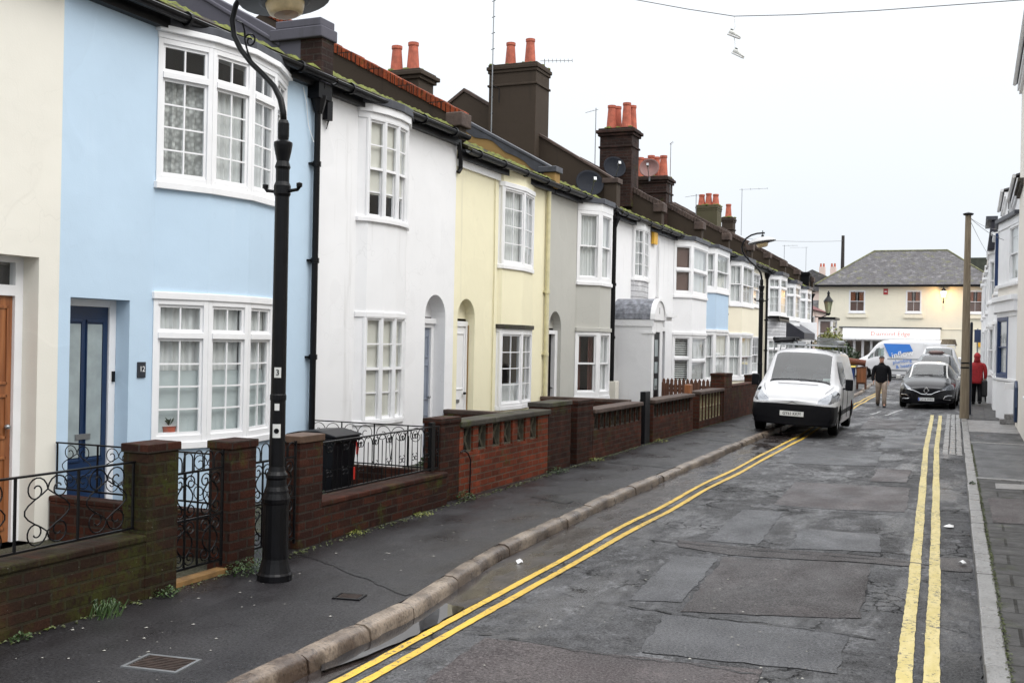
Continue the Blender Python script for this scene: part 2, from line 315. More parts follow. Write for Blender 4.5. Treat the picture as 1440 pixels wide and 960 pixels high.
def panel_door(par, fr, u0, u1, z0, z1, mat, w_=0, panels=(), pm=None, knob=True, gl=()):
    d = MB(); d.fbox(fr, u0, u1, w_-.05, w_, z0, z1)
    W, H = u1-u0, z1-z0; do = None
    for a, b, c, e_ in panels:
        for (p, q_, r_, t_) in ((a, b, c, c+.012), (a, b, e_-.012, e_), (a, a+.02, c, e_), (b-.02, b, c, e_)):
            d.fbox(fr, u0+W*p, u0+W*q_, w_, w_+.012, z0+H*r_, z0+H*t_)
    do = d.build('door', mat, par, bevel=.003)
    g = MB()
    for a, b, c, e_ in gl: g.fbox(fr, u0+W*a, u0+W*b, w_+.001, w_+.006, z0+H*c, z0+H*e_)
    g.build('pane', FROST, do)
    if knob: k = MB(); c_ = fr.at(u0+W*.9, w_+.04, z0+H*.47); k.X = Matrix.Translation(c_); k.lathe([(.012, -.02), (.025, -.01), (.028, .005), (.015, .02)], 0, 0, 10); k.build('handle', ALU if mat != WPAINT else IRON, do, smooth=True)
    k = MB(); k.fbox(fr, u0+W*.35, u0+W*.65, w_, w_+.015, z0+H*.40, z0+H*.425); k.build('letter_box', ALU, do)
    return do
def facade(par, fr, L, ztop, ops, mat, name='wall'):
    """front wall with rectangular openings (u0,u1,z0,z1,reveal depth[,'arch']) and their reveals"""
    m = MB(); us = sorted({0, L, *[o[0] for o in ops], *[o[1] for o in ops]}); zs = sorted({0, ztop, *[o[2] for o in ops], *[o[3] for o in ops]})
    archs = [o for o in ops if len(o) > 5]
    for o in archs: zs = sorted({*zs, o[3]+(o[1]-o[0])/2})
    for i in range(len(us)-1):
        for j in range(len(zs)-1):
            uc, zc = (us[i]+us[i+1])/2, (zs[j]+zs[j+1])/2
            if any(o[0] < uc < o[1] and o[2] < zc < o[3] for o in ops): continue
            ar = [o for o in archs if o[0] < uc < o[1] and o[3] < zc < o[3]+(o[1]-o[0])/2]
            if ar: continue
            m.fquad(fr, us[i], us[i+1], zs[j], zs[j+1], 0)
    for o in ops:
        u0, u1, z0, z1, d = o[:5]
        for (a, b) in (((u0, z0), (u0, z1)), ((u1, z0), (u1, z1))): m.add([fr.at(a[0], 0, a[1]), fr.at(a[0], -d, a[1]), fr.at(b[0], -d, b[1]), fr.at(b[0], 0, b[1])], [(0, 1, 2, 3)])
        if z0 > 0: m.add([fr.at(u0, 0, z0), fr.at(u1, 0, z0), fr.at(u1, -d, z0), fr.at(u0, -d, z0)], [(0, 1, 2, 3)])
        if len(o) > 5:
            c = (u0+u1)/2; r = (u1-u0)/2; n = 14
            for k in range(n):
                t0, t1 = math.pi*k/n, math.pi*(k+1)/n; a = (c-r*math.cos(t0), z1+r*math.sin(t0)); b = (c-r*math.cos(t1), z1+r*math.sin(t1))
                m.add([fr.at(a[0], 0, a[1]), fr.at(b[0], 0, b[1]), fr.at(b[0], 0, z1+r), fr.at(a[0], 0, z1+r)], [(0, 1, 2, 3)])
                m.add([fr.at(a[0], 0, a[1]), fr.at(b[0], 0, b[1]), fr.at(b[0], -d, b[1]), fr.at(a[0], -d, a[1])], [(0, 1, 2, 3)])
            m.fquad(fr, u0, u1, z1+.0, z1+r, -d)
        else: m.add([fr.at(u0, 0, z1), fr.at(u1, 0, z1), fr.at(u1, -d, z1), fr.at(u0, -d, z1)], [(0, 1, 2, 3)])
    return m.build(name, mat, par, fix=False)
def downpipe(par, x, y, z0, z1, mat, r=.036, hop=True, name='downpipe'):
    m = MB(); m.tube([(x, y, z0), (x, y, z1)], r, 10)
    for z in [z0+.35+k*1.15 for k in range(int((z1-z0)/1.15))]: m.lathe([(r*1.35, z-.03), (r*1.35, z+.03)], x, y, 10); m.box(x-.08, x-.02, y-.075, y+.075, z-.012, z+.012)
    if hop: m.lathe([(r, z1-.22), (r*1.5, z1-.14), (r*2.6, z1-.02), (r*2.6, z1+.03)], x, y, 8)
    return m.build(name, mat, par, smooth=False)
def chimney(par, x0, x1, yc, dy, z0, z1, mat, pots, ph=.6, band=True, cap=.05, moss=True, potr=.11, cm=None):
    m = MB(); m.box(x0, x1, yc-dy/2, yc+dy/2, z0, z1)
    if band: m.box(x0-.03, x1+.03, yc-dy/2-.03, yc+dy/2+.03, z1-.5, z1-.45)
    for k, (e_, a, b) in enumerate(((cap*.5, .2, .13), (cap, .13, .05), (cap*.4, .05, 0))): m.box(x0-e_, x1+e_, yc-dy/2-e_, yc+dy/2+e_, z1-a+.001*k, z1-b)
    ch = m.build('chimney', mat, par, bevel=.012)
    if moss:
        mm = MB()
        for i in range(40): a = x0+random.random()*(x1-x0); b = yc+(random.random()-.5)*dy; r = .03+random.random()*.05; mm.lathe([(r, z1-.01), (r*.8, z1+r*.4), (r*.2, z1+r*.6)], a, b, 6)
        mm.build('moss_cushion', MOSS, ch)['kind'] = 'stuff'
    for px, py in pots:
        p = MB(); r = potr; h = ph*(.94+.1*random.random()); p.lathe([(r*1.25, z1-.01), (r*1.22, z1+.04), (r*1.15, z1+.08), (r*.86, z1+h-.08), (r*.98, z1+h-.06), (r*.98, z1+h), (r*.72, z1+h), (r*.7, z1+h-.1)], px, py, 14); p.build('chimney_pot', TERRA, ch, smooth=False, bevel=.004)
    return ch
FX = -7.3; PIT = .46
def terrace(name, label, y0, y1, gz, wallm, ops, coping=('conc', COP), party=DKREN, roofm=None, cat='house', gutter=True, base=None, first=False, pend=None, pier=True, group='terraced houses on the left', pp=.54, ph=.52):
    h = root(name, label, cat, (FX, (y0+y1)/2, 0), group)
    fr = Fr((FX, y0), (FX, y1)); facade(h, fr, y1-y0, gz+.03, [(o[0]-y0, o[1]-y0)+tuple(o[2:]) for o in ops], wallm)
    # body: back wall, inner floor, rooms
    b = MB(); b.box(FX-7.2, FX-7., y0, y1, 0, gz); b.box(FX-7, FX-.25, y0+.13, y1-.13, 2.35, 2.5); b.box(FX-7, FX-.3, y0, y1, 0, .1); b.box(FX-3.1, FX-3., y0+.13, y1-.13, .1, gz); b.build('inner_walls', INTER, h)
    rz = gz+.05
    rf = MB(); rf.pxz([(FX+.14, rz), (FX+.14, rz+.045), (FX-3.6, rz+.045+PIT*3.74), (FX-3.6, rz+PIT*3.74)], y0+.11, y1-.11); rf.pxz([(FX-3.6, rz+PIT*3.74), (FX-3.6, rz+.045+PIT*3.74), (FX-7.3, rz+.1), (FX-7.3, rz)], y0+.11, y1-.11)
    ro = rf.build('roof', roofm or TILE, h)
    mm = MB()
    for i in range(int(110*(y1-y0)/4)):
        a = random.random()**1.6*2.6; yy = y0+.15+random.random()*(y1-y0-.3); r = .025+random.random()*.05; z = rz+.045+PIT*a
        mm.add([(FX+.14-a+r*math.cos(t), yy+r*1.6*math.sin(t), z+PIT*-r*math.cos(t)*1.+.002) for t in [k*math.pi/3 for k in range(6)]]+[(FX+.14-a, yy, z+r*.55)], [(k, (k+1) % 6, 6) for k in range(6)])
    mo = mm.build('roof_moss', MOSS, ro); mo['kind'] = 'stuff'
    # party wall at the far end with sloping coping and an end block over the street
    def pw(yc, cop, pm, first_=False):
        t = .12; P_ = MB(); top = lambda x: rz+ph+pp*(FX+.05-x)
        P_.pxz([(FX-.02, 0), (FX-.02, gz-.08), (FX+.1, gz-.02), (FX+.1, top(FX+.1)+.02), (FX-3.6, top(FX-3.6)), (FX-7.2, gz+.3), (FX-7.2, 0)], yc-t, yc+t)
        po = P_.build('party_wall', pm, h, bevel=.01); kind, cm = cop; c = MB(); tt = t+.035
        if kind == 'step':
            c.box(FX-.62, FX+.13, yc-tt-.02, yc+tt+.02, 5.36, 5.50); c.box(FX-.55, FX+.1, yc-tt, yc+tt, 5.50, 5.60)
            c.pxz([(FX-.5, 5.30), (FX-.5, 5.36), (FX-3.6, top(FX-3.6)+.07), (FX-3.6, top(FX-3.6))], yc-tt+.01, yc+tt-.01)
            c.build('coping', cm, po, bevel=.015); P2 = MB(); P2.box(FX-.5, FX+.098, yc-t+.002, yc+t-.002, top(FX+.1), 5.37); P2.build('end_block', pm, po); P3 = MB(); P3.box(FX-.2, FX+.104, yc-t-.002, yc+t+.004, 4.96, 5.359); P3.build('brick_quoin', BRKC, po)
        elif kind == 'brick':
            n = 44; L_ = 3.75
            for i in range(n):
                a = i*L_/n; b_ = (i+.9)*L_/n; xa, xb = FX+.12-a, FX+.12-b_; j = random.uniform(-.006, .008)
                c.pxz([(xa, top(xa)+j), (xa, top(xa)+.15+j), (xb, top(xb)+.15+j), (xb, top(xb)+j)], yc-tt, yc+tt)
            c.build('coping', cm, po, bevel=.008)
            if pier: MB().box(FX-.12, FX+.16, yc-tt-.02, yc+tt+.02, top(FX+.1)-.1, top(FX+.1)+.12).build('end_block', COP, po, bevel=.02)
        else:
            c.pxz([(FX+.14, top(FX+.14)), (FX+.14, top(FX+.14)+.06), (FX-3.6, top(FX-3.6)+.09), (FX-3.6, top(FX-3.6))], yc-tt, yc+tt); c.pxz([(FX-3.6, top(FX-3.6)), (FX-3.6, top(FX-3.6)+.09), (FX-7.3, gz+.4), (FX-7.3, gz+.3)], yc-tt, yc+tt)
            if pier:
                c.box(FX-.2, FX+.17, yc-tt-.02, yc+tt+.02, top(FX+.1)-.03, top(FX+.1)+.08)
            c.build('coping', cm, po, bevel=.012)
            MB().box(FX-.17, FX+.13, yc-t-.015, yc+t+.015, gz+.0, top(FX+.1)-.032).build('end_block', pend or pm, po, bevel=.01)
    pw(y1, coping, party)
    if gutter:
        g = MB(); n = 8; gx, gzz = FX+.19, gz+.02; pr = [(gx+.065*math.cos(math.pi+math.pi*k/n), gzz+.06*math.sin(math.pi+math.pi*k/n)) for k in range(n+1)]; pr += [(x*.0+gx+(x-gx)*.8, z+.012) for x, z in pr[::-1]]
        g.pxz(pr, y0+.02, y1-.02)
        yy = y0+.4
        while yy < y1-.2: g.box(FX-.02, FX+.13, yy-.01, yy+.01, gz-.05, gz-.03); g.lathe([(.072, yy-.02), (.072, yy+.02)], gx, gzz-.01, 10, 'y'); yy += .95
        g.build('gutter', IRON, h)
        MB().box(FX, FX+.09, y0+.02, y1-.02, gz-.11, gz+.045).build('fascia', base or IRON, h)
    return h, fr
# ---------------------------------------------------------------- ground, road, pavements
def kerbL(y):      # x of the left kerb's road edge
    pts = [(-6, -3.23), (3, -3.33), (6.3, -3.42), (8.3, -3.68), (12.4, -3.83), (21, -3.88), (30, -3.9), (45, -4.1), (56, -4.6)]
    for (a, b), (c, d) in zip(pts, pts[1:]):
        if y <= c: t = (y-a)/(c-a); t = max(0, min(1, t)); return b+(d-b)*t
    return -4.6
def kerbR(y): return .19-.0148*y
def asphalt():
    t = NT('wet_asphalt'); p = t.P()
    big = t.rng(t.noise(.5, 6, None, .6), .38, .64); fine = t.noise(62, 6, None, .8); mid = t.noise(6, 6, None, .65); sp = t.noise(150, 2)
    c = t.mix(big, (.025, .024, .026), (.060, .060, .064)); c = t.mix(t.rng(mid, .48, .64, 0, .7), c, (.088, .088, .094)); c = t.mix(t.rng(mid, .46, .36, 0, .6), c, (.013, .012, .013))
    c = t.mix(t.rng(fine, .55, .68, 0, .75), c, (.15, .15, .15)); c = t.mix(t.rng(fine, .46, .36, 0, .8), c, (.008, .008, .008)); c = t.mix(t.rng(sp, .66, .72, 0, .6), c, (.22, .22, .21))
    def cracks(scale, wid, mask):
        vo = t.node('ShaderNodeTexVoronoi', feature='DISTANCE_TO_EDGE'); vo.inputs['Scale'].default_value = scale
        wv = t.node('ShaderNodeVectorMath', operation='ADD'); nn = t.node('ShaderNodeTexNoise'); nn.inputs['Scale'].default_value = scale*3; nn.inputs['Detail'].default_value = 6; t.l(p, nn.inputs['Vector'])
        sv = t.node('ShaderNodeVectorMath', operation='SCALE'); sv.inputs['Scale'].default_value = .55/scale; t.l(nn.outputs['Color'], sv.inputs[0]); t.l(p, wv.inputs[0]); t.l(sv.outputs[0], wv.inputs[1]); t.l(wv.outputs[0], vo.inputs['Vector'])
        return t.math('MULTIPLY', t.rng(vo.outputs[0], wid, wid*.2), mask)
    crack = t.math('MAXIMUM', cracks(.55, .012, t.rng(t.noise(.7, 3), .48, .56)), cracks(7, .07, t.rng(t.noise(.8, 5, None, .7), .55, .60)))
    c = t.mix(t.math('MULTIPLY', crack, .85), c, (.006, .006, .006))
    wm = t.rng(t.noise(.85, 7, t.scale(p, 1.4, .8, 1), .8), .535, .575); worn = t.math('MULTIPLY', wm, t.rng(t.noise(26, 5, None, .75), .44, .54)); c = t.mix(t.math('MULTIPLY', worn, .75), c, (.17, .17, .178))
    wet = t.rng(t.noise(1.0, 7, t.scale(p, 1.6, .45, 1), .7), .47, .60); r = t.math('SUBTRACT', .72, t.math('MULTIPLY', wet, .42)); r = t.math('ADD', r, t.math('MULTIPLY', t.math('SUBTRACT', fine, .5), .5))
    h = t.math('ADD', t.math('MULTIPLY', fine, 1.2), t.math('MULTIPLY', t.noise(18, 4), .6)); h = t.math('SUBTRACT', h, t.math('MULTIPLY', crack, 1.6)); h = t.math('SUBTRACT', h, t.math('MULTIPLY', wm, .5))
    spc = t.math('ADD', t.rng(fine, .40, .62, .05, .85), t.math('MULTIPLY', wet, .22)); spc = t.math('MULTIPLY', spc, t.math('SUBTRACT', 1., t.math('MULTIPLY', crack, .8)))
    return t.out(c, r, nrm=t.bump(h, .8, .012, t.bump(t.noise(1.3, 3), .25, .05)), spec=spc)
def tarmac(name, a, b, r0, r1, sp=.4, bump=.4):
    t = NT(name); f = t.noise(62, 6, None, .8); c = t.mix(t.rng(t.noise(1.3, 6), .35, .65), a, b); c = t.mix(t.rng(f, .55, .68, 0, sp+.25), c, tuple(min(1, x*3.4) for x in b)); c = t.mix(t.rng(f, .46, .36, 0, .7), c, tuple(x*.3 for x in a))
    c = t.mix(t.rng(t.noise(9, 4), .6, .75, 0, .4), c, tuple(x*.45 for x in a))
    wm = t.rng(t.noise(.9, 7, t.scale(t.P(), 1.4, .8, 1), .8), .54, .58); worn = t.math('MULTIPLY', wm, t.rng(t.noise(26, 5, None, .75), .44, .54)); c = t.mix(t.math('MULTIPLY', worn, .45), c, tuple(min(1, x*2.) for x in b))
    s_ = t.rng(t.noise(17, 2), .775, .785); c = t.mix(t.math('MULTIPLY', s_, .45), c, (.3, .29, .27))
    return t.out(c, t.rng(t.noise(1.6, 5, t.scale(t.P(), 1.3, .7, 1)), .35, .66, r0*.85, r1), nrm=t.bump(f, bump, .010, t.bump(t.noise(1.8, 3), .3, .04)), spec=t.rng(f, .40, .62, .06, .7))
ROAD = asphalt(); PAVT = tarmac('pavement_tarmac', (.011, .010, .011), (.020, .0185, .020), .30, .58)
PATCHD = tarmac('dark_patch_tarmac', (.024, .020, .020), (.044, .037, .037), .4, .65, .7, .8); PATCHR = tarmac('reddish_patch_tarmac', (.034, .027, .028), (.060, .049, .049), .4, .65, .5, .7); PATCHL = tarmac('light_patch_tarmac', (.036, .036, .039), (.064, .064, .069), .34, .6, .35, .6); PATCHB = tarmac('black_patch_tarmac', (.010, .010, .011), (.016, .015, .016), .3, .6, .3)
FLAG = brickmat('paving_flags', (.085, .083, .082), (.06, .058, .058), (.014, .013, .01), .3, .35, 1, .62, .45, .012, (.05, .06, .02), .55)
def kerbstone(name, a, b):
    t = NT(name); c = t.mix(t.rng(t.noise(2.5, 6), .35, .65), a, b); c = t.mix(t.rng(t.noise(45, 4), .5, .68, 0, .7), c, tuple(x*.3 for x in a)); c = t.mix(t.rng(t.noise(7, 5), .58, .7, 0, .75), c, (.04, .028, .02))
    return t.out(c, t.rng(t.noise(5, 3), .3, .7, .22, .5), nrm=t.bump(t.noise(55, 5), .6, .01))
KERB = kerbstone('worn_granite_kerb', (.060, .040, .029), (.27, .215, .165)); KERBR = kerbstone('grey_kerb', (.17, .165, .16), (.25, .245, .24))
SOIL = tarmac('garden_soil', (.02, .017, .012), (.04, .04, .02), .6, .9)
struct('ground', MB().quad((-600, -200, -.22), (600, -200, -.22), (600, 1500, -.22), (-600, 1500, -.22)), M('ground_far', (.05, .05, .045), .9), fix=False)
# the road: gently undulating sheet
def road_z(x, y): return -.1+.012*math.sin(x*2.1+.6*y)*math.sin(y*.55)+.006*math.sin(y*1.7+x*3)
m = MB(); xs = [-5.5+.25*i for i in range(29)]; ys = [-8+.35*i for i in range(int(80/.35))]
for i in range(len(xs)-1):
    for j in range(len(ys)-1):
        a, b, c, d = (xs[i], ys[j]), (xs[i+1], ys[j]), (xs[i+1], ys[j+1]), (xs[i], ys[j+1]); m.quad(*[(p[0], p[1], road_z(*p)-(.02 if not kerbL(p[1])-.02 < p[0] < kerbR(p[1])+.02 else 0)) for p in (a, b, c, d)])
m.quad((-70, 60.8, -.104), (40, 60.8, -.104), (40, 71.2, -.104), (-70, 71.2, -.104))
ro = struct('road', m, ROAD, fix=False); bm = bmesh.new(); bm.from_mesh(ro.data); bmesh.ops.remove_doubles(bm, verts=bm.verts, dist=.001); bmesh.ops.recalc_face_normals(bm, faces=bm.faces); bm.to_mesh(ro.data); bm.free()
for p in ro.data.polygons: p.use_smooth = True
def sheet(name, poly, mat, dz=.004, jit=.014, zf=road_z, step=.10, kind='structure'):
    """irregular patch laid on the road: outline densified and jittered, inner grid follows the surface"""
    pts = []
    for (x0, y0), (x1, y1) in zip(poly, poly[1:]+poly[:1]):
        n = max(1, int(math.hypot(x1-x0, y1-y0)/step))
        for k in range(n): t = k/n; pts.append((x0+(x1-x0)*t+random.uniform(-jit, jit), y0+(y1-y0)*t+random.uniform(-jit, jit)))
    bm = bmesh.new(); f = bm.faces.new([bm.verts.new((x, y, 0)) for x, y in pts])
    x0, x1 = min(p[0] for p in pts), max(p[0] for p in pts); y0, y1 = min(p[1] for p in pts), max(p[1] for p in pts)
    for k in range(1, int((y1-y0)/.3)): bmesh.ops.bisect_plane(bm, geom=bm.verts[:]+bm.edges[:]+bm.faces[:], plane_co=(0, y0+k*.3, 0), plane_no=(0, 1, 0))
    for k in range(1, int((x1-x0)/.3)): bmesh.ops.bisect_plane(bm, geom=bm.verts[:]+bm.edges[:]+bm.faces[:], plane_co=(x0+k*.3, 0, 0), plane_no=(1, 0, 0))
    bmesh.ops.triangulate(bm, faces=bm.faces)
    for v in bm.verts: v.co.z = zf(v.co.x, v.co.y)+dz
    me = bpy.data.meshes.new(name); bm.normal_update(); bm.to_mesh(me); bm.free(); me.materials.append(mat)
    o = bpy.data.objects.new(name, me); col.objects.link(o); o['kind'] = kind; return o
P4 = lambda *a: list(a)
sheet('road_patch', [(-2.02, 9.62), (-.78, 9.78), (-.74, 8.9), (-.70, 7.86), (-1.86, 7.43), (-1.95, 8.5)], PATCHD, .005)
sheet('road_patch', [(-2.6, 10.15), (-.4, 10.1), (-.35, 9.85), (-.78, 9.8), (-2.02, 9.7), (-2.5, 9.8)], PATCHD, .006)
sheet('road_patch', [(-2.25, 15.3), (-.75, 15.4), (-.68, 13.1), (-2.15, 12.95)], PATCHR)
sheet('road_patch', [(-1.35, 17.6), (-.85, 17.7), (-.82, 16.0), (-1.3, 15.9)], PATCHR, .006)
sheet('road_patch', [(-1.6, 11.3), (-.85, 11.5), (-.75, 10.4), (-1.55, 10.2)], PATCHL)
sheet('road_patch', [(-2.42, 9.4), (-2.05, 9.45), (-1.93, 7.7), (-2.3, 7.55)], PATCHL)
sheet('road_patch', [(-2.4, 12.3), (-1.95, 12.4), (-1.85, 10.3), (-2.35, 10.3)], PATCHL)
sheet('road_patch', [(-1.95, 7.28), (-.72, 7.4), (-.7, 6.45), (-1.85, 6.35)], PATCHL, .005)
sheet('road_patch', [(-2.8, 6.15), (-1.1, 6.3), (-1.0, 4.6), (-2.7, 4.6)], PATCHR, .007)
sheet('road_patch', [(-2.9, 20.3), (-1.5, 20.6), (-1.4, 18.0), (-2.7, 17.6)], PATCHL, .005)
sheet('road_patch', [(-1.7, 24.5), (-.7, 24.8), (-.65, 21.4), (-1.6, 21.2)], PATCHL, .005)
sheet('road_patch', [(-2.5, 30), (-1.3, 30), (-1.2, 26.4), (-2.4, 26.2)], PATCHD, .005)
sheet('road_patch', [(-.12, 7.2), (.08, 7.25), (.09, 6.2), (-.14, 6.2)], PATCHB, .006)
sheet('road_patch', [(-.3, 10.5), (.0, 10.5), (.02, 9.9), (-.3, 9.8)], PATCHD, .006)
# tar-sealed joints across the road
for y, x0, x1 in ((10.0, -3.1, -.3), (15.6, -2.7, -.6), (12.85, -2.3, -.6), (7.38, -2.5, -.55), (19.2, -2.4, -.4), (23.0, -2.0, -.5), (6.2, -3., -1.)):
    m = MB(); n = 30; P_ = [(x0+(x1-x0)*k/n, y+.03*math.sin(k*.35+y)+random.uniform(-.02, .02)) for k in range(n+1)]
    for (a, b), (c, d) in zip(P_, P_[1:]): w_ = random.uniform(.002, .018); m.quad(*[(p, q_, road_z(p, q_)+.009) for p, q_ in ((a, b-w_), (c, d-w_), (c, d+w_), (a, b+w_))])
    o = struct('road_joint', m, PATCHB, fix=False)
# painted double yellow lines
def yellow(name, c, worn, c2):
    t = NT(name); n = t.rng(t.noise(5, 5, t.scale(t.P(), 3, 1, 1)), .35, .65); cc = t.mix(n, c, c2); k = t.rng(t.math('ADD', t.noise(24, 6, None, .8), t.math('MULTIPLY', t.noise(1.2, 3), .25)), worn+.09, worn+.13); cc = t.mix(k, cc, (.06, .055, .045))
    cc = t.mix(t.rng(t.noise(90, 3), .62, .72, 0, .5), cc, tuple(x*.5 for x in c)); return t.out(cc, .5, nrm=t.bump(t.noise(70, 3), .4, .006))
YL = yellow('yellow_line_paint', (.62, .40, .035), .60, (.46, .29, .03)); YR = yellow('old_yellow_line_paint', (.50, .40, .13), .58, (.58, .48, .21))
def strip(name, path, w_, mat, dz, jit=.006, kind='structure'):
    m = MB(); P_ = []
    for (x0, y0), (x1, y1) in zip(path, path[1:]):
        n = max(2, int((y1-y0)/.07))
        for k in range(n): t = k/n; P_.append((x0+(x1-x0)*t, y0+(y1-y0)*t))
    P_.append(path[-1]); L_ = [(x-w_/2+random.uniform(-jit, jit)+.003*math.sin(y*2.3), y) for x, y in P_]; R_ = [(x+w_/2+random.uniform(-jit, jit)+.003*math.sin(y*2.1+1), y) for x, y in P_]
    for a, b, c, d in zip(L_, R_, R_[1:], L_[1:]): m.quad(*[(p[0], p[1], road_z(*p)+dz) for p in (a, b, c, d)])
    return struct(name, m, mat, fix=False)
yl = [(-3.175, 2.), (-3.175, 5.), (-3.195, 7.2), (-3.28, 11.1), (-3.32, 22), (-3.45, 30), (-3.58, 38), (-3.68, 49), (-4.1, 56)]
strip('yellow_line', yl, .06, YL, .008, .003); strip('yellow_line', [(x+.135+.02*(y > 8), y) for x, y in yl], .06, YL, .008, .003)
yr = [(-.318, 6.0), (-.40, 9), (-.52, 13), (-.80, 22), (-.93, 28), (-1.03, 32.3)]
strip('yellow_line', yr, .088, YR, .008, .0035); strip('yellow_line', [(x+.146+.0025*(y-6), y) for x, y in yr], .088, YR, .008, .0035)
strip('white_line', [(-2.25, 31.5), (-1.95, 34.8)], .06, M('worn_white_paint', (.45, .45, .45), .6, .5, 14), .008, .02); strip('white_line', [(-2.62, 31.8), (-2.5, 33.6)], .05, MC['worn_white_paint'], .008, .03)
# puddle in the left gutter
PUD = NT('puddle_water'); PUD = PUD.out((.012, .012, .014), .015, nrm=PUD.bump(PUD.noise(3, 2), .015, .01), spec=.8)
pz = lambda x, y: -.079
o = sheet('puddle', [(-3.39, 5.2), (-3.40, 6.2), (-3.44, 6.8), (-3.24, 6.75), (-3.22, 6.3), (-3.215, 5.9), (-3.25, 5.45), (-3.33, 5.1)], PUD, 0, .012, pz)
# left pavement and its kerbstones
m = MB(); ys_ = [-6+.5*i for i in range(128)]
for a, b in zip(ys_, ys_[1:]): m.add([(x, y, z) for z in (-.2, 0) for x, y in ((-7.3, a), (kerbL(a)-.12, a), (kerbL(b)-.12, b), (-7.3, b))], [(4, 5, 6, 7), (5, 1, 2, 6)])
struct('pavement_left', m, PAVT, fix=False)
m = MB(); yk = -5.
while yk < 57:
    L_ = random.uniform(.55, 1.0) if yk < 14 else 1.; a, b = yk, yk+L_-.012; j = random.uniform(-.012, .012); zt = random.uniform(-.004, .012); n = 5 if yk < 14 else 2
    ring = []; 
    for k in range(n+1):
        y = a+(b-a)*k/n; x = kerbL(y)+j; wv = .004*math.sin(y*9); e_ = .02 if k in (0, n) else 0
        ring.append([(x-.125, y, -.19), (x-.125, y, zt-e_*.3), (x-.060, y, zt+.002-e_*.5+wv), (x-.034, y, zt-.006-e_*.5), (x-.016, y, zt-.02-e_*.5), (x-.007+wv-e_*.3, y, zt-.05-e_*.5), (x+.002, y, -.19)])
    for p, q_ in zip(ring, ring[1:]):
        for k in range(6): m.quad(p[k], p[k+1], q_[k+1], q_[k])
    m.add(ring[0], [tuple(range(7))]); m.add(ring[-1], [tuple(range(7))]); yk += L_
k_ = struct('kerb', m, KERB, fix=False); bm = bmesh.new(); bm.from_mesh(k_.data); bmesh.ops.remove_doubles(bm, verts=bm.verts, dist=.0005); bmesh.ops.recalc_face_normals(bm, faces=bm.faces); [setattr(e_, 'smooth', e_.calc_face_angle(0) < .9) for e_ in bm.edges]; bm.to_mesh(k_.data); bm.free()
for p in k_.data.polygons: p.use_smooth = True
GUT = NT('wet_gutter'); GUT = GUT.out(GUT.mix(GUT.rng(GUT.noise(4, 5), .35, .65), (.018, .014, .013), (.040, .032, .030)), GUT.rng(GUT.noise(3, 5, GUT.scale(GUT.P(), 1.5, .5, 1)), .4, .65, .12, .5), nrm=GUT.bump(GUT.noise(40, 4), .25, .006), spec=.4)
m = MB()
for k in range(70):
    a, b = 3+k*.3, 3.3+k*.3; m.quad(*[(x, y, road_z(x, y)+.006) for x, y in ((kerbL(a)+.0, a), (-3.23-.0012*max(0, a-6)*4, a), (-3.23-.0012*max(0, b-6)*4, b), (kerbL(b)+.0, b))])
struct('gutter_channel', m, GUT, fix=False)
# tarmac reinstatement trenches across the left pavement
flat0 = lambda x, y: 0.
for a in ([(-5.05, 7.4), (-3.6, 6.55), (-3.58, 6.62), (-5.05, 7.5)], [(-5.0, 15.2), (-4.0, 15.0), (-4.05, 15.4), (-5.0, 15.9)], [(-5.1, 20.2), (-4.1, 19.6), (-4.1, 19.8), (-5.1, 20.6)], [(-5.1, 23.6), (-4.1, 22.6), (-4.1, 23.0), (-5.1, 24.1)], [(-4.75, 11.4), (-4.1, 11.1), (-4.12, 11.35), (-4.7, 11.9)]):
    sheet('pavement_patch', a, PATCHB, .004, .02, flat0)
# front gardens
sheet('garden_ground', [(-7.28, 3.2), (-5.33, 3.2), (-5.33, 6.9), (-7.28, 6.9)], SOIL, .004, 0, flat0)
sheet('garden_ground', [(-7.28, 8.0), (-5.44, 8.0), (-5.5, 10.7), (-7.28, 10.8)], SOIL, .004, 0, flat0)
sheet('garden_ground', [(-7.28, 11.0), (-5.55, 11.0), (-5.55, 14), (-7.28, 14.)], SOIL, .004, 0, flat0)
# right pavement: kerb, flags, tarmac strip, concrete strip
def strip_poly(y0, y1, off0=.13, xr=3.2): n = max(2, int((y1-y0)/1.)); return [(kerbR(y0+(y1-y0)*k/n)+off0, y0+(y1-y0)*k/n) for k in range(n+1)]+[(xr, y1), (xr, y0)]
MB_ = MB().pxy(strip_poly(-6, 58), -.2, -.006); struct('pavement_right', MB_, PAVT)
sheet('paving_slabs', strip_poly(-5, 16.2, .135), FLAG, -.001, 0, flat0); CONCS = tarmac('concrete_strip', (.16, .155, .15), (.21, .20, .195), .35, .6, .2); PAVG = tarmac('grey_tarmac_strip', (.035, .035, .038), (.05, .05, .053), .35, .6)
sheet('paving_slabs', strip_poly(16.45, 22.4, .135), PAVG, -.001, 0, flat0); sheet('paving_slabs', strip_poly(22.6, 25.4, .135), PATCHB, -.001, .0, flat0); sheet('paving_slabs', strip_poly(25.5, 29.6, .135), CONCS, -.001, 0, flat0); sheet('paving_slabs', strip_poly(29.9, 57, .135), FLAG, -.001, 0, flat0)
sheet('pavement_patch', [(.22, 12.2), (.9, 12.3), (.95, 14.3), (.2, 14.2)], PATCHR, .004, .01, flat0); sheet('pavement_patch', [(.3, 15.2), (.9, 15.3), (.9, 15.9), (.3, 15.8)], CONCS, .004, .004, flat0)
m = MB()
for y in (16.3, 22.5, 25.45): m.pxy([(kerbR(y)+.12, y-.06), (2.8, y-.06), (2.8, y+.06), (kerbR(y)+.12, y+.06)], -.15, .012)
yk = -5.
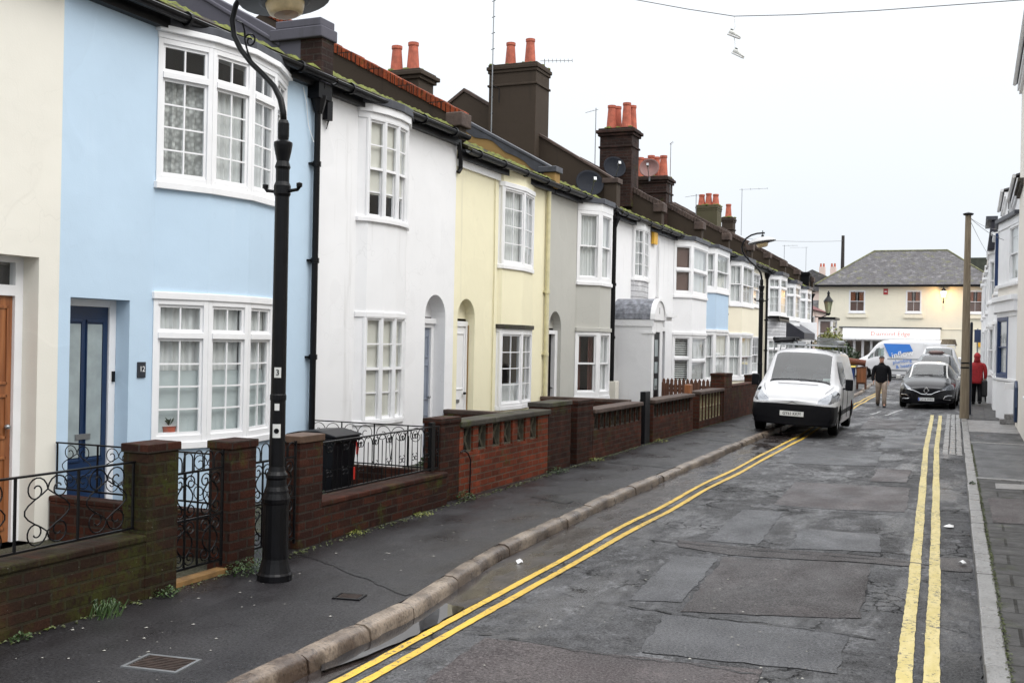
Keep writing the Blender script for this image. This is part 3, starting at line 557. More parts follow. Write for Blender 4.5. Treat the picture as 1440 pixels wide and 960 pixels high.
while yk < 57:
    L_ = .9; a, b = yk, yk+L_-.008; j = random.uniform(-.006, .006); z = random.uniform(-.003, .006); m.pxy([(kerbR(a)+j, a), (kerbR(a)+.128+j, a), (kerbR(b)+.128+j, b), (kerbR(b)+j, b)], -.19, z); yk += L_
k_ = struct('kerb_right', m, KERBR); bv = k_.modifiers.new('b', 'BEVEL'); bv.width = .012; bv.segments = 2
# granite setts in the right-hand gutter
m = MB(); y = 20.5
while y < 33:
    for k in range(3):
        x = kerbR(y)-.13-k*.12+random.uniform(-.006, .006); m.box(x, x+.105, y+.04*k, y+.15+.04*k, -.12, -.079+random.uniform(0, .008))
    y += .175
k_ = struct('gutter_setts', m, KERBR); bv = k_.modifiers.new('b', 'BEVEL'); bv.width = .012; bv.segments = 2
# iron covers
def cover(name, c, wx, wy, rot, label, zz=.004):
    h = root(name, label, 'drain cover', (c[0], c[1], zz)); m = MB(); m.X = Matrix.Translation((c[0], c[1], zz)) @ Matrix.Rotation(rot, 4, 'Z')
    for a in ((-wx/2, wx/2, -wy/2, -wy/2+.02), (-wx/2, wx/2, wy/2-.02, wy/2), (-wx/2, -wx/2+.02, -wy/2+.02, wy/2-.02), (wx/2-.02, wx/2, -wy/2+.02, wy/2-.02)): m.box(*a, -.02, .006)
    m.build('frame', ALU if wx > .25 else IRON, h); m2 = MB(); m2.X = m.X; m2.box(-wx/2+.022, wx/2-.022, -wy/2+.022, wy/2-.022, -.02, 0)
    n = int(wy/.025)
    for k in range(1, n): m2.box(-wx/2+.03, wx/2-.03, -wy/2+k*wy/n-.004, -wy/2+k*wy/n+.004, 0, .005)
    m2.build('lid', M('rusty_iron', (.045, .03, .024), .5, .4, 20, .3, 60), h)
cover('inspection_cover', (-4.02, 4.58), .34, .25, R(8), 'rectangular iron inspection cover in the wet pavement near the low brick wall')
cover('stopcock_cover', (-3.93, 6.34), .2, .16, R(12), 'small slotted iron stopcock cover in the pavement to the right of the lamp post foot')

# ---------------------------------------------------------------- left terrace
S2 = dict(fw=.035)
# first house, cream, far left
h, fr = terrace('cream_house', 'cream rendered house with varnished wooden door at the left edge of the photo', 2.9, 6.94, 4.85, OFFW, [(5.95, 6.72, 0, 2.42, .21), (3.2, 5.2, .8, 2.2, .1), (3.3, 5.2, 3.2, 4.6, .1)], party=GRWALL, ph=.26)
f2 = Fr((FX-.21, 2.9), (FX-.21, 6.94))
m = MB(); m.fbox(f2, 3.05, 3.11, -.04, .03, 0, 2.42); m.fbox(f2, 3.74, 3.82, -.04, .03, 0, 2.42); m.fbox(f2, 3.11, 3.74, -.04, .03, 2.09, 2.18); m.fbox(f2, 3.11, 3.74, -.04, .03, 2.37, 2.42); fo = m.build('door_frame', WPAINT, h)
MB().fquad(f2, 3.11, 3.74, 2.18, 2.37, 0).build('pane', GLASS, fo, fix=False)
panel_door(h, f2, 3.11, 3.74, 0, 2.09, BROWNW, .0, [(.08, .92, .05, .35), (.08, .92, .42, .6), (.08, .92, .64, .96)])
window(h, fr, .3, 2.3, .8, 2.2, 3, 3, cur='curt'); window(h, fr, .4, 2.3, 3.2, 4.6, 3, 3, cur='curt')
# the pale blue house, number 12
h, fr = terrace('blue_house', 'pale blue rendered house with navy door, number 12 plaque and big white bow windows', 6.94, 10.87, 4.86, BLUE, [(7.07, 7.79, 0, 2.10, .20), (8.2, 10.15, .72, 2.12, .15), (8.2, 10.15, 3.25, 4.7, .15)], ('step', GRWALL), GRWALL, ph=.26)
bp = [(FX, 8.1), (FX+.235, 8.62), (FX+.32, 9.15), (FX+.235, 9.68), (FX, 10.2)]
st1 = dict(cols=2, rows=4, transom=.30, fw=.05, cur=[(0, .76, 'lace'), (.78, 1, None)]); st2 = dict(cols=2, rows=4, transom=.30, fw=.05, cur=[(0, .76, 'curt'), (.78, 1, None)])
gt1 = dict(cols=2, rows=4, transom=.30, fw=.05, cur=[(0, .5, 'frost'), (.5, .97, 'curt')])
bay(h, bp, 1, [('wall', 0, .66, BLUE), ('band', .66, .73, .035, WPAINT, 'sill'), ('win', .73, 2.13, [gt1, gt1, gt1, gt1]), ('band', 2.13, 2.20, .03, WPAINT, 'cornice'), ('wall', 2.20, 3.20, BLUE), ('band', 3.20, 3.27, .04, WPAINT, 'sill'), ('win', 3.27, 4.66, [st1, st2, st2, st2]), ('band', 4.66, 4.72, .02, WPAINT, 'cornice'), ('band', 4.72, 4.78, .06, WPAINT, 'cornice'), ('band', 4.78, 4.86, .05, LEADD, 'lead_cap')])
f2 = Fr((FX-.20, 6.94), (FX-.20, 10.87)); m = MB(); m.fbox(f2, .135, .17, -.05, .04, 0, 2.10); m.fbox(f2, .765, .848, -.05, .04, 0, 2.10); m.fbox(f2, .17, .765, -.05, .04, 2.03, 2.10); m.build('door_frame', WPAINT, h, bevel=.004)
do = panel_door(h, f2, .17, .765, 0, 2.03, NAVY, .02, [(.1, .46, .3, .94), (.54, .9, .3, .94), (.1, .9, .04, .24)], gl=((.13, .43, .32, .92), (.57, .87, .32, .92)), knob=False)
MB().fbox(f2, .80, .825, .04, .06, 1.33, 1.43).build('doorbell', PLAST, h)
pq = MB().fbox(fr, .955, 1.065, .002, .014, 1.37, 1.52).build('house_number_plaque', M('dark_slate_plaque', (.018, .022, .03), .3, .1), h, bevel=.004)
text('12', .075, WPL, pq, frame_mw(fr, 1.015, .015, 1.45))
downpipe(h, FX+.07, 10.74, .05, 4.78, IRON, .038)
m = MB(); m.box(FX-.0, FX+.16, 10.62, 10.90, 4.62, 4.80); m.lathe([(.05, 4.45), (.1, 4.64), (.1, 4.66)], FX+.08, 10.74, 8); m.build('hopper', IRON, h); MB().tube([(FX+.02, 10.5, 4.72), (FX+.03, 10.56, 4.55), (FX+.02, 10.62, 4.3), (FX+.06, 10.68, 4.1)], .005, 5).build('cable', WPL, h)
m = MB(); m.lathe([(.05, .72), (.055, .74), (.07, .88), (.075, .88)], FX-.02, 8.26, 12); po = m.build('flower_pot', TERRA); po.location.x = FX+.02; po.location.y = 8.33
tag(po, 'dark terracotta flower pot inside the lower left pane of the blue house window', 'flower pot'); m = MB(); WO[po.name] = Vector(po.location)
for k in range(24): a = random.random()*6.3; m.add([(FX+.02, 8.33, .88), (FX+.02+.05*math.cos(a), 8.33+.05*math.sin(a), .93+random.random()*.05), (FX+.02+.03*math.cos(a+.5), 8.33+.03*math.sin(a+.5), .95)], [(0, 1, 2)])
m.build('leaves', M('leaf_dark', (.03, .06, .02), .6), po, fix=False)
# white house with shallow bow sash windows
h, fr = terrace('white_bow_house', 'white rendered house with shallow bow sash windows and arched grey door', 10.87, 14.6, 4.85, WHITE, [(13.68, 14.33, 0, 2.12, .24, 'arch'), (11.85, 13.0, .72, 2.05, .12), (11.85, 13.0, 3.4, 4.7, .12)], ('brick', BRKS), DKREN, ph=.24)
bp = [(FX, 11.76), (FX+.11, 11.86), (FX+.19, 12.14), (FX+.215, 12.44), (FX+.17, 12.76), (FX+.04, 13.02), (FX, 13.06)]
def w3(c): return [None, dict(cols=1, rows=2, kind='sash', fw=.012, bt=.018, cur=c), dict(cols=1, rows=2, kind='sash', fw=.012, bt=.018, cur=c), dict(cols=1, rows=2, kind='sash', fw=.012, bt=.018, cur=c), dict(cols=1, rows=4, fw=.04, cur=c), None]
bay(h, bp, 1, [('wall', 0, .66, WHITE), ('band', .66, .72, .02, WPAINT, 'sill'), ('win', .72, 2.06, w3([(.02, 1, 'blind')])), ('band', 2.06, 2.13, .02, WPAINT, 'cornice'), ('wall', 2.13, 3.29, WHITE), ('band', 3.29, 3.35, .04, WPAINT, 'sill'), ('win', 3.35, 4.62, w3([(.24, 1, 'blind')])), ('band', 4.62, 4.70, .015, WPAINT, 'cornice'), ('band', 4.70, 4.80, .05, WPAINT, 'cornice'), ('band', 4.80, 4.90, .08, LEADD, 'lead_cap')])
f2 = Fr((FX-.24, 10.87), (FX-.24, 14.6)); m = MB(); m.fbox(f2, 3.38, 3.46, -.04, .05, 0, 2.02); m.fbox(f2, 2.81, 2.86, -.04, .05, 0, 2.02); m.fbox(f2, 2.81, 3.46, -.04, .09, 2.02, 2.10); m.fbox(f2, 2.86, 3.38, -.04, .05, 1.96, 2.02); m.build('door_frame', WPAINT, h, bevel=.004)
panel_door(h, f2, 2.86, 3.38, 0, 1.96, GREYD, .02, [(.1, .46, .06, .34), (.54, .9, .06, .34), (.1, .46, .45, .72), (.54, .9, .45, .72), (.1, .46, .77, .94), (.54, .9, .77, .94)])
bx = MB().box(FX+.01, FX+.08, 10.93, 11.05, 4.42, 4.66).build('junction_box', PLAST, h, bevel=.006); MB().tube([(FX+.05, 10.99, 4.42), (FX+.05, 10.97, 4.34), (FX+.02, 11.0, 4.32), (FX+.05, 11.01, 4.42)], .006, 5).build('cable', PLAST, bx); MB().box(FX-.33, FX-.31, 14.25, 14.28, 1.5, 1.56)
m = MB(); m.tube([(FX+.07, 14.52, 4.78), (FX+.07, 14.60, 4.60), (FX+.05, 14.64, 4.4), (FX+.03, 14.6, 4.34)], .035, 8); m.build('gutter_swan_neck', IRON, h)
# pale yellow house
h, fr = terrace('yellow_house', 'pale yellow rendered house with multi-pane casement windows and arched white door', 14.6, 18.55, 4.66, YEL, [(14.74, 15.36, 0, 2.12, .16, 'arch'), (16.3, 17.6, .7, 1.95, .12), (16.3, 17.6, 3.1, 4.35, .12)], ('conc', LEADD), OCHRE, pend=OCHRE, ph=.27)
bp = [(FX, 16.2), (FX+.07, 16.24), (FX+.15, 16.95), (FX+.05, 17.62), (FX, 17.66)]; c4 = dict(cols=2, rows=4, fw=.035, cur=[(0, 1, 'curt')]); c4b = dict(cols=2, rows=4, fw=.035, cur=[(0, .3, 'curt')])
bay(h, bp, 1, [('wall', 0, .62, YEL), ('band', .62, .69, .02, WPAINT, 'sill'), ('win', .69, 1.93, [None, c4b, c4b, None]), ('band', 1.93, 1.99, .015, WPAINT, 'cornice'), ('band', 1.99, 2.06, .05, CONC, 'drip_slab'), ('wall', 2.06, 2.99, YEL), ('band', 2.99, 3.06, .03, WPAINT, 'sill'), ('win', 3.06, 4.36, [None, c4, c4, None]), ('band', 4.36, 4.44, .03, WPAINT, 'cornice'), ('wall', 4.44, 4.66, YEL)])
f2 = Fr((FX-.16, 14.6), (FX-.16, 18.55)); m = MB(); m.fbox(f2, .70, .77, -.04, .04, 0, 2.08); m.fbox(f2, .14, .18, -.04, .04, 0, 2.08); m.fbox(f2, .18, .70, -.04, .04, 2.0, 2.08); m.build('door_frame', WPAINT, h)
panel_door(h, f2, .18, .70, 0, 2.0, WPAINT, .02, [(.1, .9, .5, .95)]); MB().fbox(fr, .75, .757, -.15, -.10, .1, 2.02).build('bare_render_strip', OCHRE, h)
MB().box(FX, FX+.035, 14.62, 16.2, 4.44, 4.6).build('cover_board', WPAINT, h); downpipe(h, FX+.06, 18.32, .05, 4.55, M('yellow_pipe', (.62, .57, .36), .5, .15, 6), .04, False); MB().tube([(FX+.02, 16.02, .5), (FX+.02, 16.03, 3), (FX+.02, 16.0, 4.6)], .008, 5).build('cable', MC['yellow_pipe'], h)
m = MB(); rz_ = 4.71; tp = lambda x: rz_+.27+.54*(FX+.05-x); n = 26; up_ = [(FX-.1-3.4*k/n, tp(FX-.1-3.4*k/n)-.004) for k in range(n+1)]; lo_ = [(x, z-.13-.035*math.sin(k*1.3)-.03*math.sin(k*.5+1)+random.uniform(-.012, .012)) for k, (x, z) in enumerate(up_)]
m.pxz(up_+lo_[::-1], 18.41, 18.432); m.build('lead_flashing', LEADD, h)
# grey house
def cant(y0, y1, p=.35, c=.45): return [(FX, y0), (FX+p, y0+c), (FX+p, y1-c), (FX, y1)]
h, fr = terrace('grey_house', 'warm grey rendered house with white canted bay and tall arched doorway', 18.55, 22.25, 4.66, GREY, [(18.6, 19.24, 0, 2.04, .17, 'arch'), (20.3, 21.6, .75, 2.0, .12), (20.3, 21.6, 3.1, 4.4, .12)], ('conc', COP), DKREN, pier=True, pend=DKREN, pp=.6, ph=.60)
bp = [(FX, 20.03), (FX+.36, 20.45), (FX+.36, 21.15), (FX, 21.6)]; s1 = dict(cols=1, rows=1, kind='sash', fw=.07, cur=[(0, 1, 'curt')]); s1r = dict(cols=1, rows=1, kind='sash', fw=.07, cur=[(0, 1, 'red')])
bay(h, bp, 1, [('wall', 0, .62, GREY), ('band', .62, .70, .03, WPAINT, 'sill'), ('win', .70, 2.0, [s1r, dict(s1, cols=2), s1]), ('band', 2.0, 2.08, .04, GREY, 'cornice'), ('wall', 2.08, 2.93, GREY), ('band', 2.93, 3.0, .04, WPAINT, 'sill'), ('win', 3.0, 4.42, [s1, s1, s1]), ('band', 4.42, 4.58, .02, WPAINT, 'frieze'), ('band', 4.58, 4.68, .07, LEADD, 'lead_cap')])
f2 = Fr((FX-.17, 18.55), (FX-.17, 22.25)); m = MB(); m.fbox(f2, .56, .69, -.04, .1, 0, 2.0); m.fbox(f2, .05, .56, -.04, .1, 1.93, 2.0); m.build('door_frame', WPAINT, h); panel_door(h, f2, .05, .56, 0, 1.93, PLAST, .02, [(.1, .9, .1, .9)])
downpipe(h, FX+.08, 22.18, .4, 4.5, IRON, .05); MB().box(FX, FX+.2, 22.1, 22.35, .1, .95).build('meter_box', OFFW, h, bevel=.01)
chimney(h, -10.15, -9.0, 22.25, .8, 4.2, 7.98, DKREN, [(-9.78, 22.2), (-9.3, 22.2)], .6)
# white house with lead barrel porch
h, fr = terrace('porch_house', 'white house with projecting porch under a curved lead roof and slim bow window above', 22.25, 26.0, 4.62, WHITE, [(23.8, 25.0, 3.3, 4.4, .1), (24.3, 25.2, .8, 2, .1)], ('brick', COP), DKREN, pend=OCHRE)
bp = [(FX, 23.72), (FX+.06, 23.75), (FX+.16, 24.2), (FX+.08, 24.9), (FX, 24.98)]; cc = dict(cols=2, rows=4, fw=.03, cur=[(0, 1, 'curt')])
bay(h, bp, 1, [('wall', 2.7, 3.24, CLAP), ('band', 3.24, 3.30, .03, WPAINT, 'sill'), ('win', 3.3, 4.46, [None, cc, cc, None]), ('band', 4.46, 4.60, .02, WPAINT, 'frieze'), ('band', 4.60, 4.68, .05, LEADD, 'lead_cap')])
window(h, fr, 2.05, 2.95, .8, 2., 2, 2, 'sash', cur='curt')
m = MB(); m.box(FX, -6.40, 22.42, 22.47, 0, 2.3); m.box(-6.45, -6.40, 22.47, 22.60, 0, 2.3); m.box(-6.45, -6.40, 23.08, 23.28, 0, 2.3); m.box(FX, -6.45, 23.23, 23.28, 0, 2.3); m.box(-6.44, -6.40, 22.60, 23.08, 2.04, 2.3); m.box(-6.62, -6.37, 22.40, 22.60, 2.0, 2.04); m.box(FX, -6.36, 22.40, 22.42, 2.16, 2.30); m.box(FX, -6.36, 23.28, 23.3, 2.16, 2.30)
n = 12; arc = [(22.85-.42*math.cos(math.pi*k/n), 2.3+.42*math.sin(math.pi*k/n)) for k in range(n+1)]; m.pyz(arc, -6.44, -6.36); po = m.build('porch', render_paint('porch_render', (.76, .76, .77), .6), h)
arc2 = [(22.85-.46*math.cos(math.pi*k/n), 2.31+.46*math.sin(math.pi*k/n)) for k in range(n+1)]; m = MB(); m.pyz(arc2+arc[::-1], FX, -6.44); m.build('porch_roof', LEAD, po); m = MB(); m.pyz(arc2+[(a, b) for a, b in arc[::-1]], -6.44, -6.33); m.build('porch_arch', WPAINT, po); fp = Fr((-6.42, 22.6), (-6.42, 23.08)); panel_door(po, fp, 0, .48, 0, 2.03, PLAST, .0, [(.1, .9, .05, .3)], gl=((.25, .75, .38, .5), (.25, .75, .56, .68), (.25, .75, .74, .92)), knob=False) 
text('1', .2, PLAST, po, frame_mw(Fr((-6.36, 22.6), (-6.36, 23.08)), .25, .003, 2.5), 'house_number')
m = MB(); m.box(FX, FX+.3, 25.6, 26.3, 2.36, 2.44); m.box(FX, FX+.4, 25.5, 26.4, 2.44, 2.52); m.pxz([(FX, 2.0), (FX+.12, 2.2), (FX+.25, 2.36), (FX, 2.36)], 25.6, 25.7); m.build('door_canopy', WPAINT, h)
yb = MB().box(FX+.01, FX+.09, 25.3, 25.62, 4.22, 4.54).build('alarm_box', YBOX, h, bevel=.01)
chimney(h, -8.8, -7.95, 26.0, .62, 5.2, 7.2, BRKC, [(-8.55, 25.85), (-8.15, 25.85), (-8.5, 26.15), (-8.1, 26.15)], .62, cap=.09)
downpipe(h, FX+.05, 25.88, 2.6, 4.4, WPL, .025, False)
# white house with shutters
def simple(name, label, y0, y1, gz, wm, by, up, dn, um=None, zs=(.7, 2.02, 3.08, 4.44), p=.4, c=.45, coping=('brick', COP), base=None, aw=None, **k):
    h, fr = terrace(name, label, y0, y1, gz, wm, [(by[0]+.25, by[1]-.2, zs[0]+.05, zs[1]-.05, .1), (by[0]+.25, by[1]-.2, zs[2]+.05, zs[3]-.05, .1)]+([(y0+.12, y0+.8, 0, 2.1, .3)] if by[0]-y0 > .9 else []), coping, **k)
    bp = [(FX, by[0]), (FX+p, by[0]+c), (FX+p, by[1]-c), (FX, by[1])]; jm = k.get('jm')
    bay(h, bp, 1, [('wall', 0, zs[0]-.07, wm), ('band', zs[0]-.07, zs[0], .03, WPAINT, 'sill'), ('win', zs[0], zs[1], dn), ('band', zs[1], zs[1]+.08, .04, WPAINT, 'cornice'), ('wall', zs[1]+.08, zs[2]-.07, um or wm), ('band', zs[2]-.07, zs[2], .04, WPAINT, 'sill'), ('win', zs[2], zs[3], up), ('band', zs[3], zs[3]+.1, .02, WPAINT, 'frieze'), ('band', zs[3]+.1, gz+.03, .08, LEADD, 'lead_cap')])
    if by[0]-y0 > .9: panel_door(h, Fr((FX-.28, y0+.12), (FX-.28, y0+.8)), .03, .65, 0, 2.05, GREYD, 0, [(.1, .9, .5, .9), (.1, .9, .06, .4)])
    return h, fr
b1 = dict(cols=1, rows=1, fw=.07, transom=.62, cur=[(0, 1, 'brown')]); b2 = dict(b1, cur=[(0, 1, 'curt')]); sh = dict(cols=1, rows=1, fw=.07, transom=.55, cur=[(0, .95, 'shut')])
h, fr = simple('shutter_house', 'white house with canted bay, brown blinds upstairs and slatted shutters below', 26.0, 30.25, 4.62, WHITE, (27.5, 30.1), [b1, b2, b2], [sh, b2, b2])
chimney(h, -9.2, -8.2, 30.25, .7, 5.2, 6.62, BRKC, [(-9.05, 30.1), (-8.98, 30.42), (-8.72, 30.1), (-8.65, 30.42), (-8.35, 30.1)], .62, cap=.08)
s2 = dict(cols=1, rows=1, kind='sash', fw=.08, cur=[(0, 1, 'curt')])
h, fr = simple('blue_panel_house', 'white house whose bay has a light blue panel between the floors', 30.25, 33.9, 4.66, WHITE, (30.36, 33.0), [s2, s2, s2], [s2, s2, s2], BLUEP, (.7, 2.15, 3.35, 4.5)); downpipe(h, FX+.12, 33.6, .1, 4.5, IRON, .05)
h, fr = simple('cream_bay_house', 'cream rendered house with canted bay of paired sashes behind the second lamp post', 33.9, 37.75, 4.66, CREAM, (34.45, 37.2), [dict(cols=2, rows=1, kind='sash', fw=.06, cur=[(0, 1, 'curt')])]*3, [dict(cols=2, rows=1, kind='sash', fw=.06, cur=[(0, 1, 'curt')])]*3, None, (.7, 2.1, 3.1, 4.42), .35)
chimney(h, -9.15, -8.38, 37.7, .7, 5.2, 6.72, render_paint('green_stained_render', (.085, .075, .045), .8, (.06, .07, .02)), [(-9.0, 37.6), (-8.75, 37.6), (-8.5, 37.6)], .42, cap=.02, band=False)
h, fr = terrace('cream_sash_house', 'narrow cream house with flat sash windows just beyond the second lamp post', 37.75, 41.2, 4.66, CREAM, [(38.0, 39.9, .75, 2.1, .1), (38.0, 39.9, 3.2, 4.4, .1)], ('brick', COP))
window(h, fr, .25, 2.15, 3.2, 4.4, 3, 2, 'sash', cur=[(0, 1, 'curt')], sill=.05); window(h, fr, .25, 2.15, .75, 2.1, 3, 2, 'sash', cur=[(0, .3, 'curt')], sill=.05); downpipe(h, FX+.08, 40.9, .1, 4.5, IRON, .05)
chimney(h, -9.05, -8.62, 41.4, .5, 5.4, 6.72, DKREN, [(-8.85, 41.4)], .55, cap=.04)
t3 = dict(cols=2, rows=3, transom=.33, fw=.07, cur=[(0, 1, 'curt')]); t4 = dict(cols=1, rows=3, transom=.33, fw=.06, cur=[(0, 1, 'curt')])
h, fr = simple('oriel_house', 'white house with clapboard panel and black scalloped trim under its upstairs bay', 41.2, 45.0, 4.62, WHITE, (41.6, 44.0), [t3, t4, t4], [t3, t4, t4], CLAP, (.7, 2.05, 2.98, 4.42))
m = MB()
for k in range(8): m.lathe([(.0, 0), (.13, .02), (.13, .05), (.0, .07)], FX+.42, 41.95+k*.24, 8)
m.X = None; m = MB()
for k in range(9): y = 41.7+k*.26; m.pyz([(y, 2.90), (y+.25, 2.90), (y+.25, 2.80), (y+.19, 2.72), (y+.06, 2.72), (y, 2.80)], FX+.40, FX+.44)
m.box(FX, FX+.44, 41.6, 44.0, 2.84, 2.93); m.build('scalloped_trim', IRON, h)
h, fr = simple('slate_porch_house', 'white house with dark slate lean-to porch roof between its windows', 45.0, 48.7, 4.52, WHITE, (45.3, 47.6), [t3, t4, t4], [t3, t4, t4], None, (.7, 2.05, 2.9, 4.3))
m = MB(); m.pxz([(FX, 2.9), (FX+.85, 2.35), (FX+.85, 2.1), (FX, 2.1)], 45.4, 48.6); m.build('porch_roof', M('dark_slate', (.02, .02, .03), .5, .3, 5), h); m = MB(); m.pyz([(48.6, 2.1), (49.0, 2.05), (48.8, 2.85)], FX, FX+.9); m.build('barge_board', WPAINT, h)
h, fr = simple('end_terrace_house', 'last white house of the left terrace with a black chimney stack by the corner', 48.7, 53.3, 4.45, WHITE, (48.8, 51.0), [t3, t4, t4], [t3, t4, t4], None, (.7, 2.0, 2.9, 4.25)); downpipe(h, FX+.08, 53.1, .1, 4.3, IRON, .06)
chimney(h, -7.7, -7.3, 52.9, .6, 4.4, 5.35, IRON, [], cap=.05, moss=False, band=False)
hh = [o for o in col.objects if o.name == 'yellow_house'][0]; chimney(hh, -10.8, -9.95, 18.5, .62, 5.6, 7.02, DKREN, [(-10.62, 18.5), (-10.25, 18.5)], .58, cap=.1, band=False)
# ---------------------------------------------------------------- front walls, piers, railings, gates
def pier(y0, y1, x0, x1, z, label, mat=None, cap=True, capm=None, group='brick gate piers'):
    h = root('brick_pier', label, 'gate pier', ((x0+x1)/2, (y0+y1)/2, 0), group); m = MB(); m.box(x0, x1, y0, y1, -.02, z-(.06 if cap else 0)); m.build('shaft', mat or BRK, h, bevel=.006)
    if cap: m = MB(); m.box(x0-.012, x1+.012, y0-.012, y1+.012, z-.06, z); m.build('cap', capm or BRK, h, bevel=.006)
    return h
def scroll(c, r0, turns, a0, sgn, n=22):       # spiral in (u,z) from outer radius inwards
    return [(c[0]+r0*(1-.78*k/n)*math.cos(a0+sgn*2*math.pi*turns*k/n), c[1]+r0*(1-.78*k/n)*math.sin(a0+sgn*2*math.pi*turns*k/n)) for k in range(n+1)]
def lyre(u, w_, z0, z1, flip=False):
    """one C-shaped scroll bar: curls at the head and the foot, joined by a swan curve; returns (u,z) points"""
    H = z1-z0; r = w_*.27; s_ = -1 if flip else 1
    top = scroll((u+s_*r*1.05, z1-r*1.05), r, 1.25, math.pi if not flip else 0, -s_)[::-1]
    bot = scroll((u+s_*r*1.05, z0+r*1.05), r, 1.25, math.pi if not flip else 0, s_)
    mid = [(u+s_*w_*.0-s_*w_*.30*math.sin(math.pi*t), z1-r*1.05-(H-2.1*r)*t) for t in [k/8 for k in range(1, 8)]]
    return top+mid+bot
def arc_pts(c, r, a0, a1, n=10): return [(c[0]+r*math.cos(a0+(a1-a0)*k/n), c[1]+r*math.sin(a0+(a1-a0)*k/n)) for k in range(n+1)]
def railing(name, label, fr, L, z0, z1, n, style='lyre', cat='railing', arch=False, parent=None, group=None, ext=0., thick=.007):
    h = parent or root(name, label, cat, fr.at(L/2, 0, z0), group); T = lambda pts: [fr.at(u, 0, z) for u, z in pts]
    MB().fbox(fr, -ext, L+ext, -.014, .014, z1-.012, z1).build('top_rail', IRON, h); MB().fbox(fr, 0, L, -.009, .009, z0, z0+.014).build('bottom_rail', IRON, h)
    W = L/n; A, B = z0+.012, z1-.01
    for i in range(n+1):
        u = min(L-.008, max(.008, i*W))
        if style == 'lyre' or i in (0, n) or style == 'arches': MB().fbox(fr, u-thick, u+thick, -thick, thick, z0, z1-.01).build('bar', IRON, h)
    for i in range(n):
        u0 = i*W; c = u0+W/2; m = MB(); H = B-A; tk = thick*.72
        if style == 'lyre':
            r = min(W*.22, H*.2)
            for s_ in (-1, 1):
                tp = scroll((c+s_*r*1.02, B-r), r, 1.35, math.pi/2, -s_*1)
                side = [(c+s_*r*1.02-s_*r*math.sin(0), B)]
                # from the outer curl at the top, sweep across the middle down to the foot curl
                hd = scroll((c+s_*r*1.0, B-r*1.02), r, 1.4, math.pi if s_ > 0 else 0, -s_)[::-1]
                ft = scroll((c+s_*r*1.0, A+r*1.02), r, 1.4, (math.pi if s_ > 0 else 0), s_)
                md = [(c+s_*(W*.36*math.sin(math.pi*t)**1.3), (B-r*1.02)*(1-t)+(A+r*1.02)*t) for t in [k/9 for k in range(1, 9)]]
                m.tube(T(hd+md+ft), tk, 5)
            m.build('scroll', IRON, h)
        elif style == 'hoops':       # tall hooped bars with heart scrolls
            m.tube(T([(u0+W*.22, A)]+arc_pts((c, B-W*.28), W*.28, math.pi, 0, 8)+[(u0+W*.78, A)]), tk, 5); m.build('hoop', IRON, h); m = MB()
            r = W*.17
            for s_ in (-1, 1): m.tube(T(scroll((c+s_*(W*.5-r*.3), B-r*1.3), r, 1.2, math.pi/2, s_)), tk*.9, 5); m.tube(T(scroll((c+s_*W*.5-s_*r*.6, A+H*.35), r*.9, 1.2, math.pi/2, s_)+[]), tk*.9, 5)
            m.tube(T([(c, A), (c, B-W*.2)]), tk, 5); m.build('scroll', IRON, h)
        elif style == 'arches':
            r = W*.25
            for s_ in (-1, 1): m.tube(T([(c, A+H*.1)]+[(c+s_*W*.04, A+H*.45)]+scroll((c+s_*r, B-r), r, 1.3, math.pi if s_ > 0 else 0, -s_)), tk, 5)
            m.build('scroll', IRON, h)
    return h
def gate(label, y0, y1, x, z1, group='scroll iron gates'):
    fr = Fr((x, y0), (x, y1)); L = y1-y0; h = root('iron_gate', label, 'gate', (x, (y0+y1)/2, 0), group); T = lambda pts: [fr.at(u, 0, z) for u, z in pts]
    m = MB(); m.fbox(fr, 0, .014, -.01, .01, .06, z1); m.fbox(fr, L-.014, L, -.01, .01, .06, z1)
    for z in (.1, z1*.48, z1-.14): m.fbox(fr, .014, L-.014, -.008, .008, z, z+.016)
    m.build('frame', IRON, h)
    for i in range(1, 4): MB().fbox(fr, L*i/4-.006, L*i/4+.006, -.006, .006, .116, z1-.14).build('bar', IRON, h)
    for za, zb in ((.12, z1*.48), (z1*.5, z1-.15)):
        for i in range(2):
            c = L*(.25+.5*i); r = L*.105
            m = MB()
            for s_ in (-1, 1): m.tube(T(scroll((c+s_*r, zb-r), r, 1.35, math.pi if s_ > 0 else 0, -s_)[::-1]+[(c+s_*L*.15*math.sin(math.pi*t), zb-r-(zb-za-2*r)*t) for t in [k/8 for k in range(1, 8)]]+scroll((c+s_*r, za+r), r, 1.35, math.pi if s_ > 0 else 0, s_)), .0055, 5)
            m.build('scroll', IRON, h)
    m = MB()
    for i in range(5): c = L*(.1+.2*i); r = L*.085; m.tube(T([(c-r, z1-.14)]+arc_pts((c, z1-.06+.03*math.sin(math.pi*i/4)), r, math.pi, 0, 8)+[(c+r, z1-.14)]), .0055, 5)
    m.build('cresting', IRON, h); return h
XW = -5.1
def lowwall(name, label, y0, y1, x0, x1, z, mat, cop=.05, copm=None):
    h = root(name, label, 'wall', ((x0+x1)/2, (y0+y1)/2, 0), 'low brick front garden walls'); MB().box(x0, x1, y0, y1, -.02, z-cop).build('brickwork', mat, h, bevel=.004); MB().box(x0-.015, x1+.012, y0, y1, z-cop, z).build('coping', copm or mat, h, bevel=.012); return h
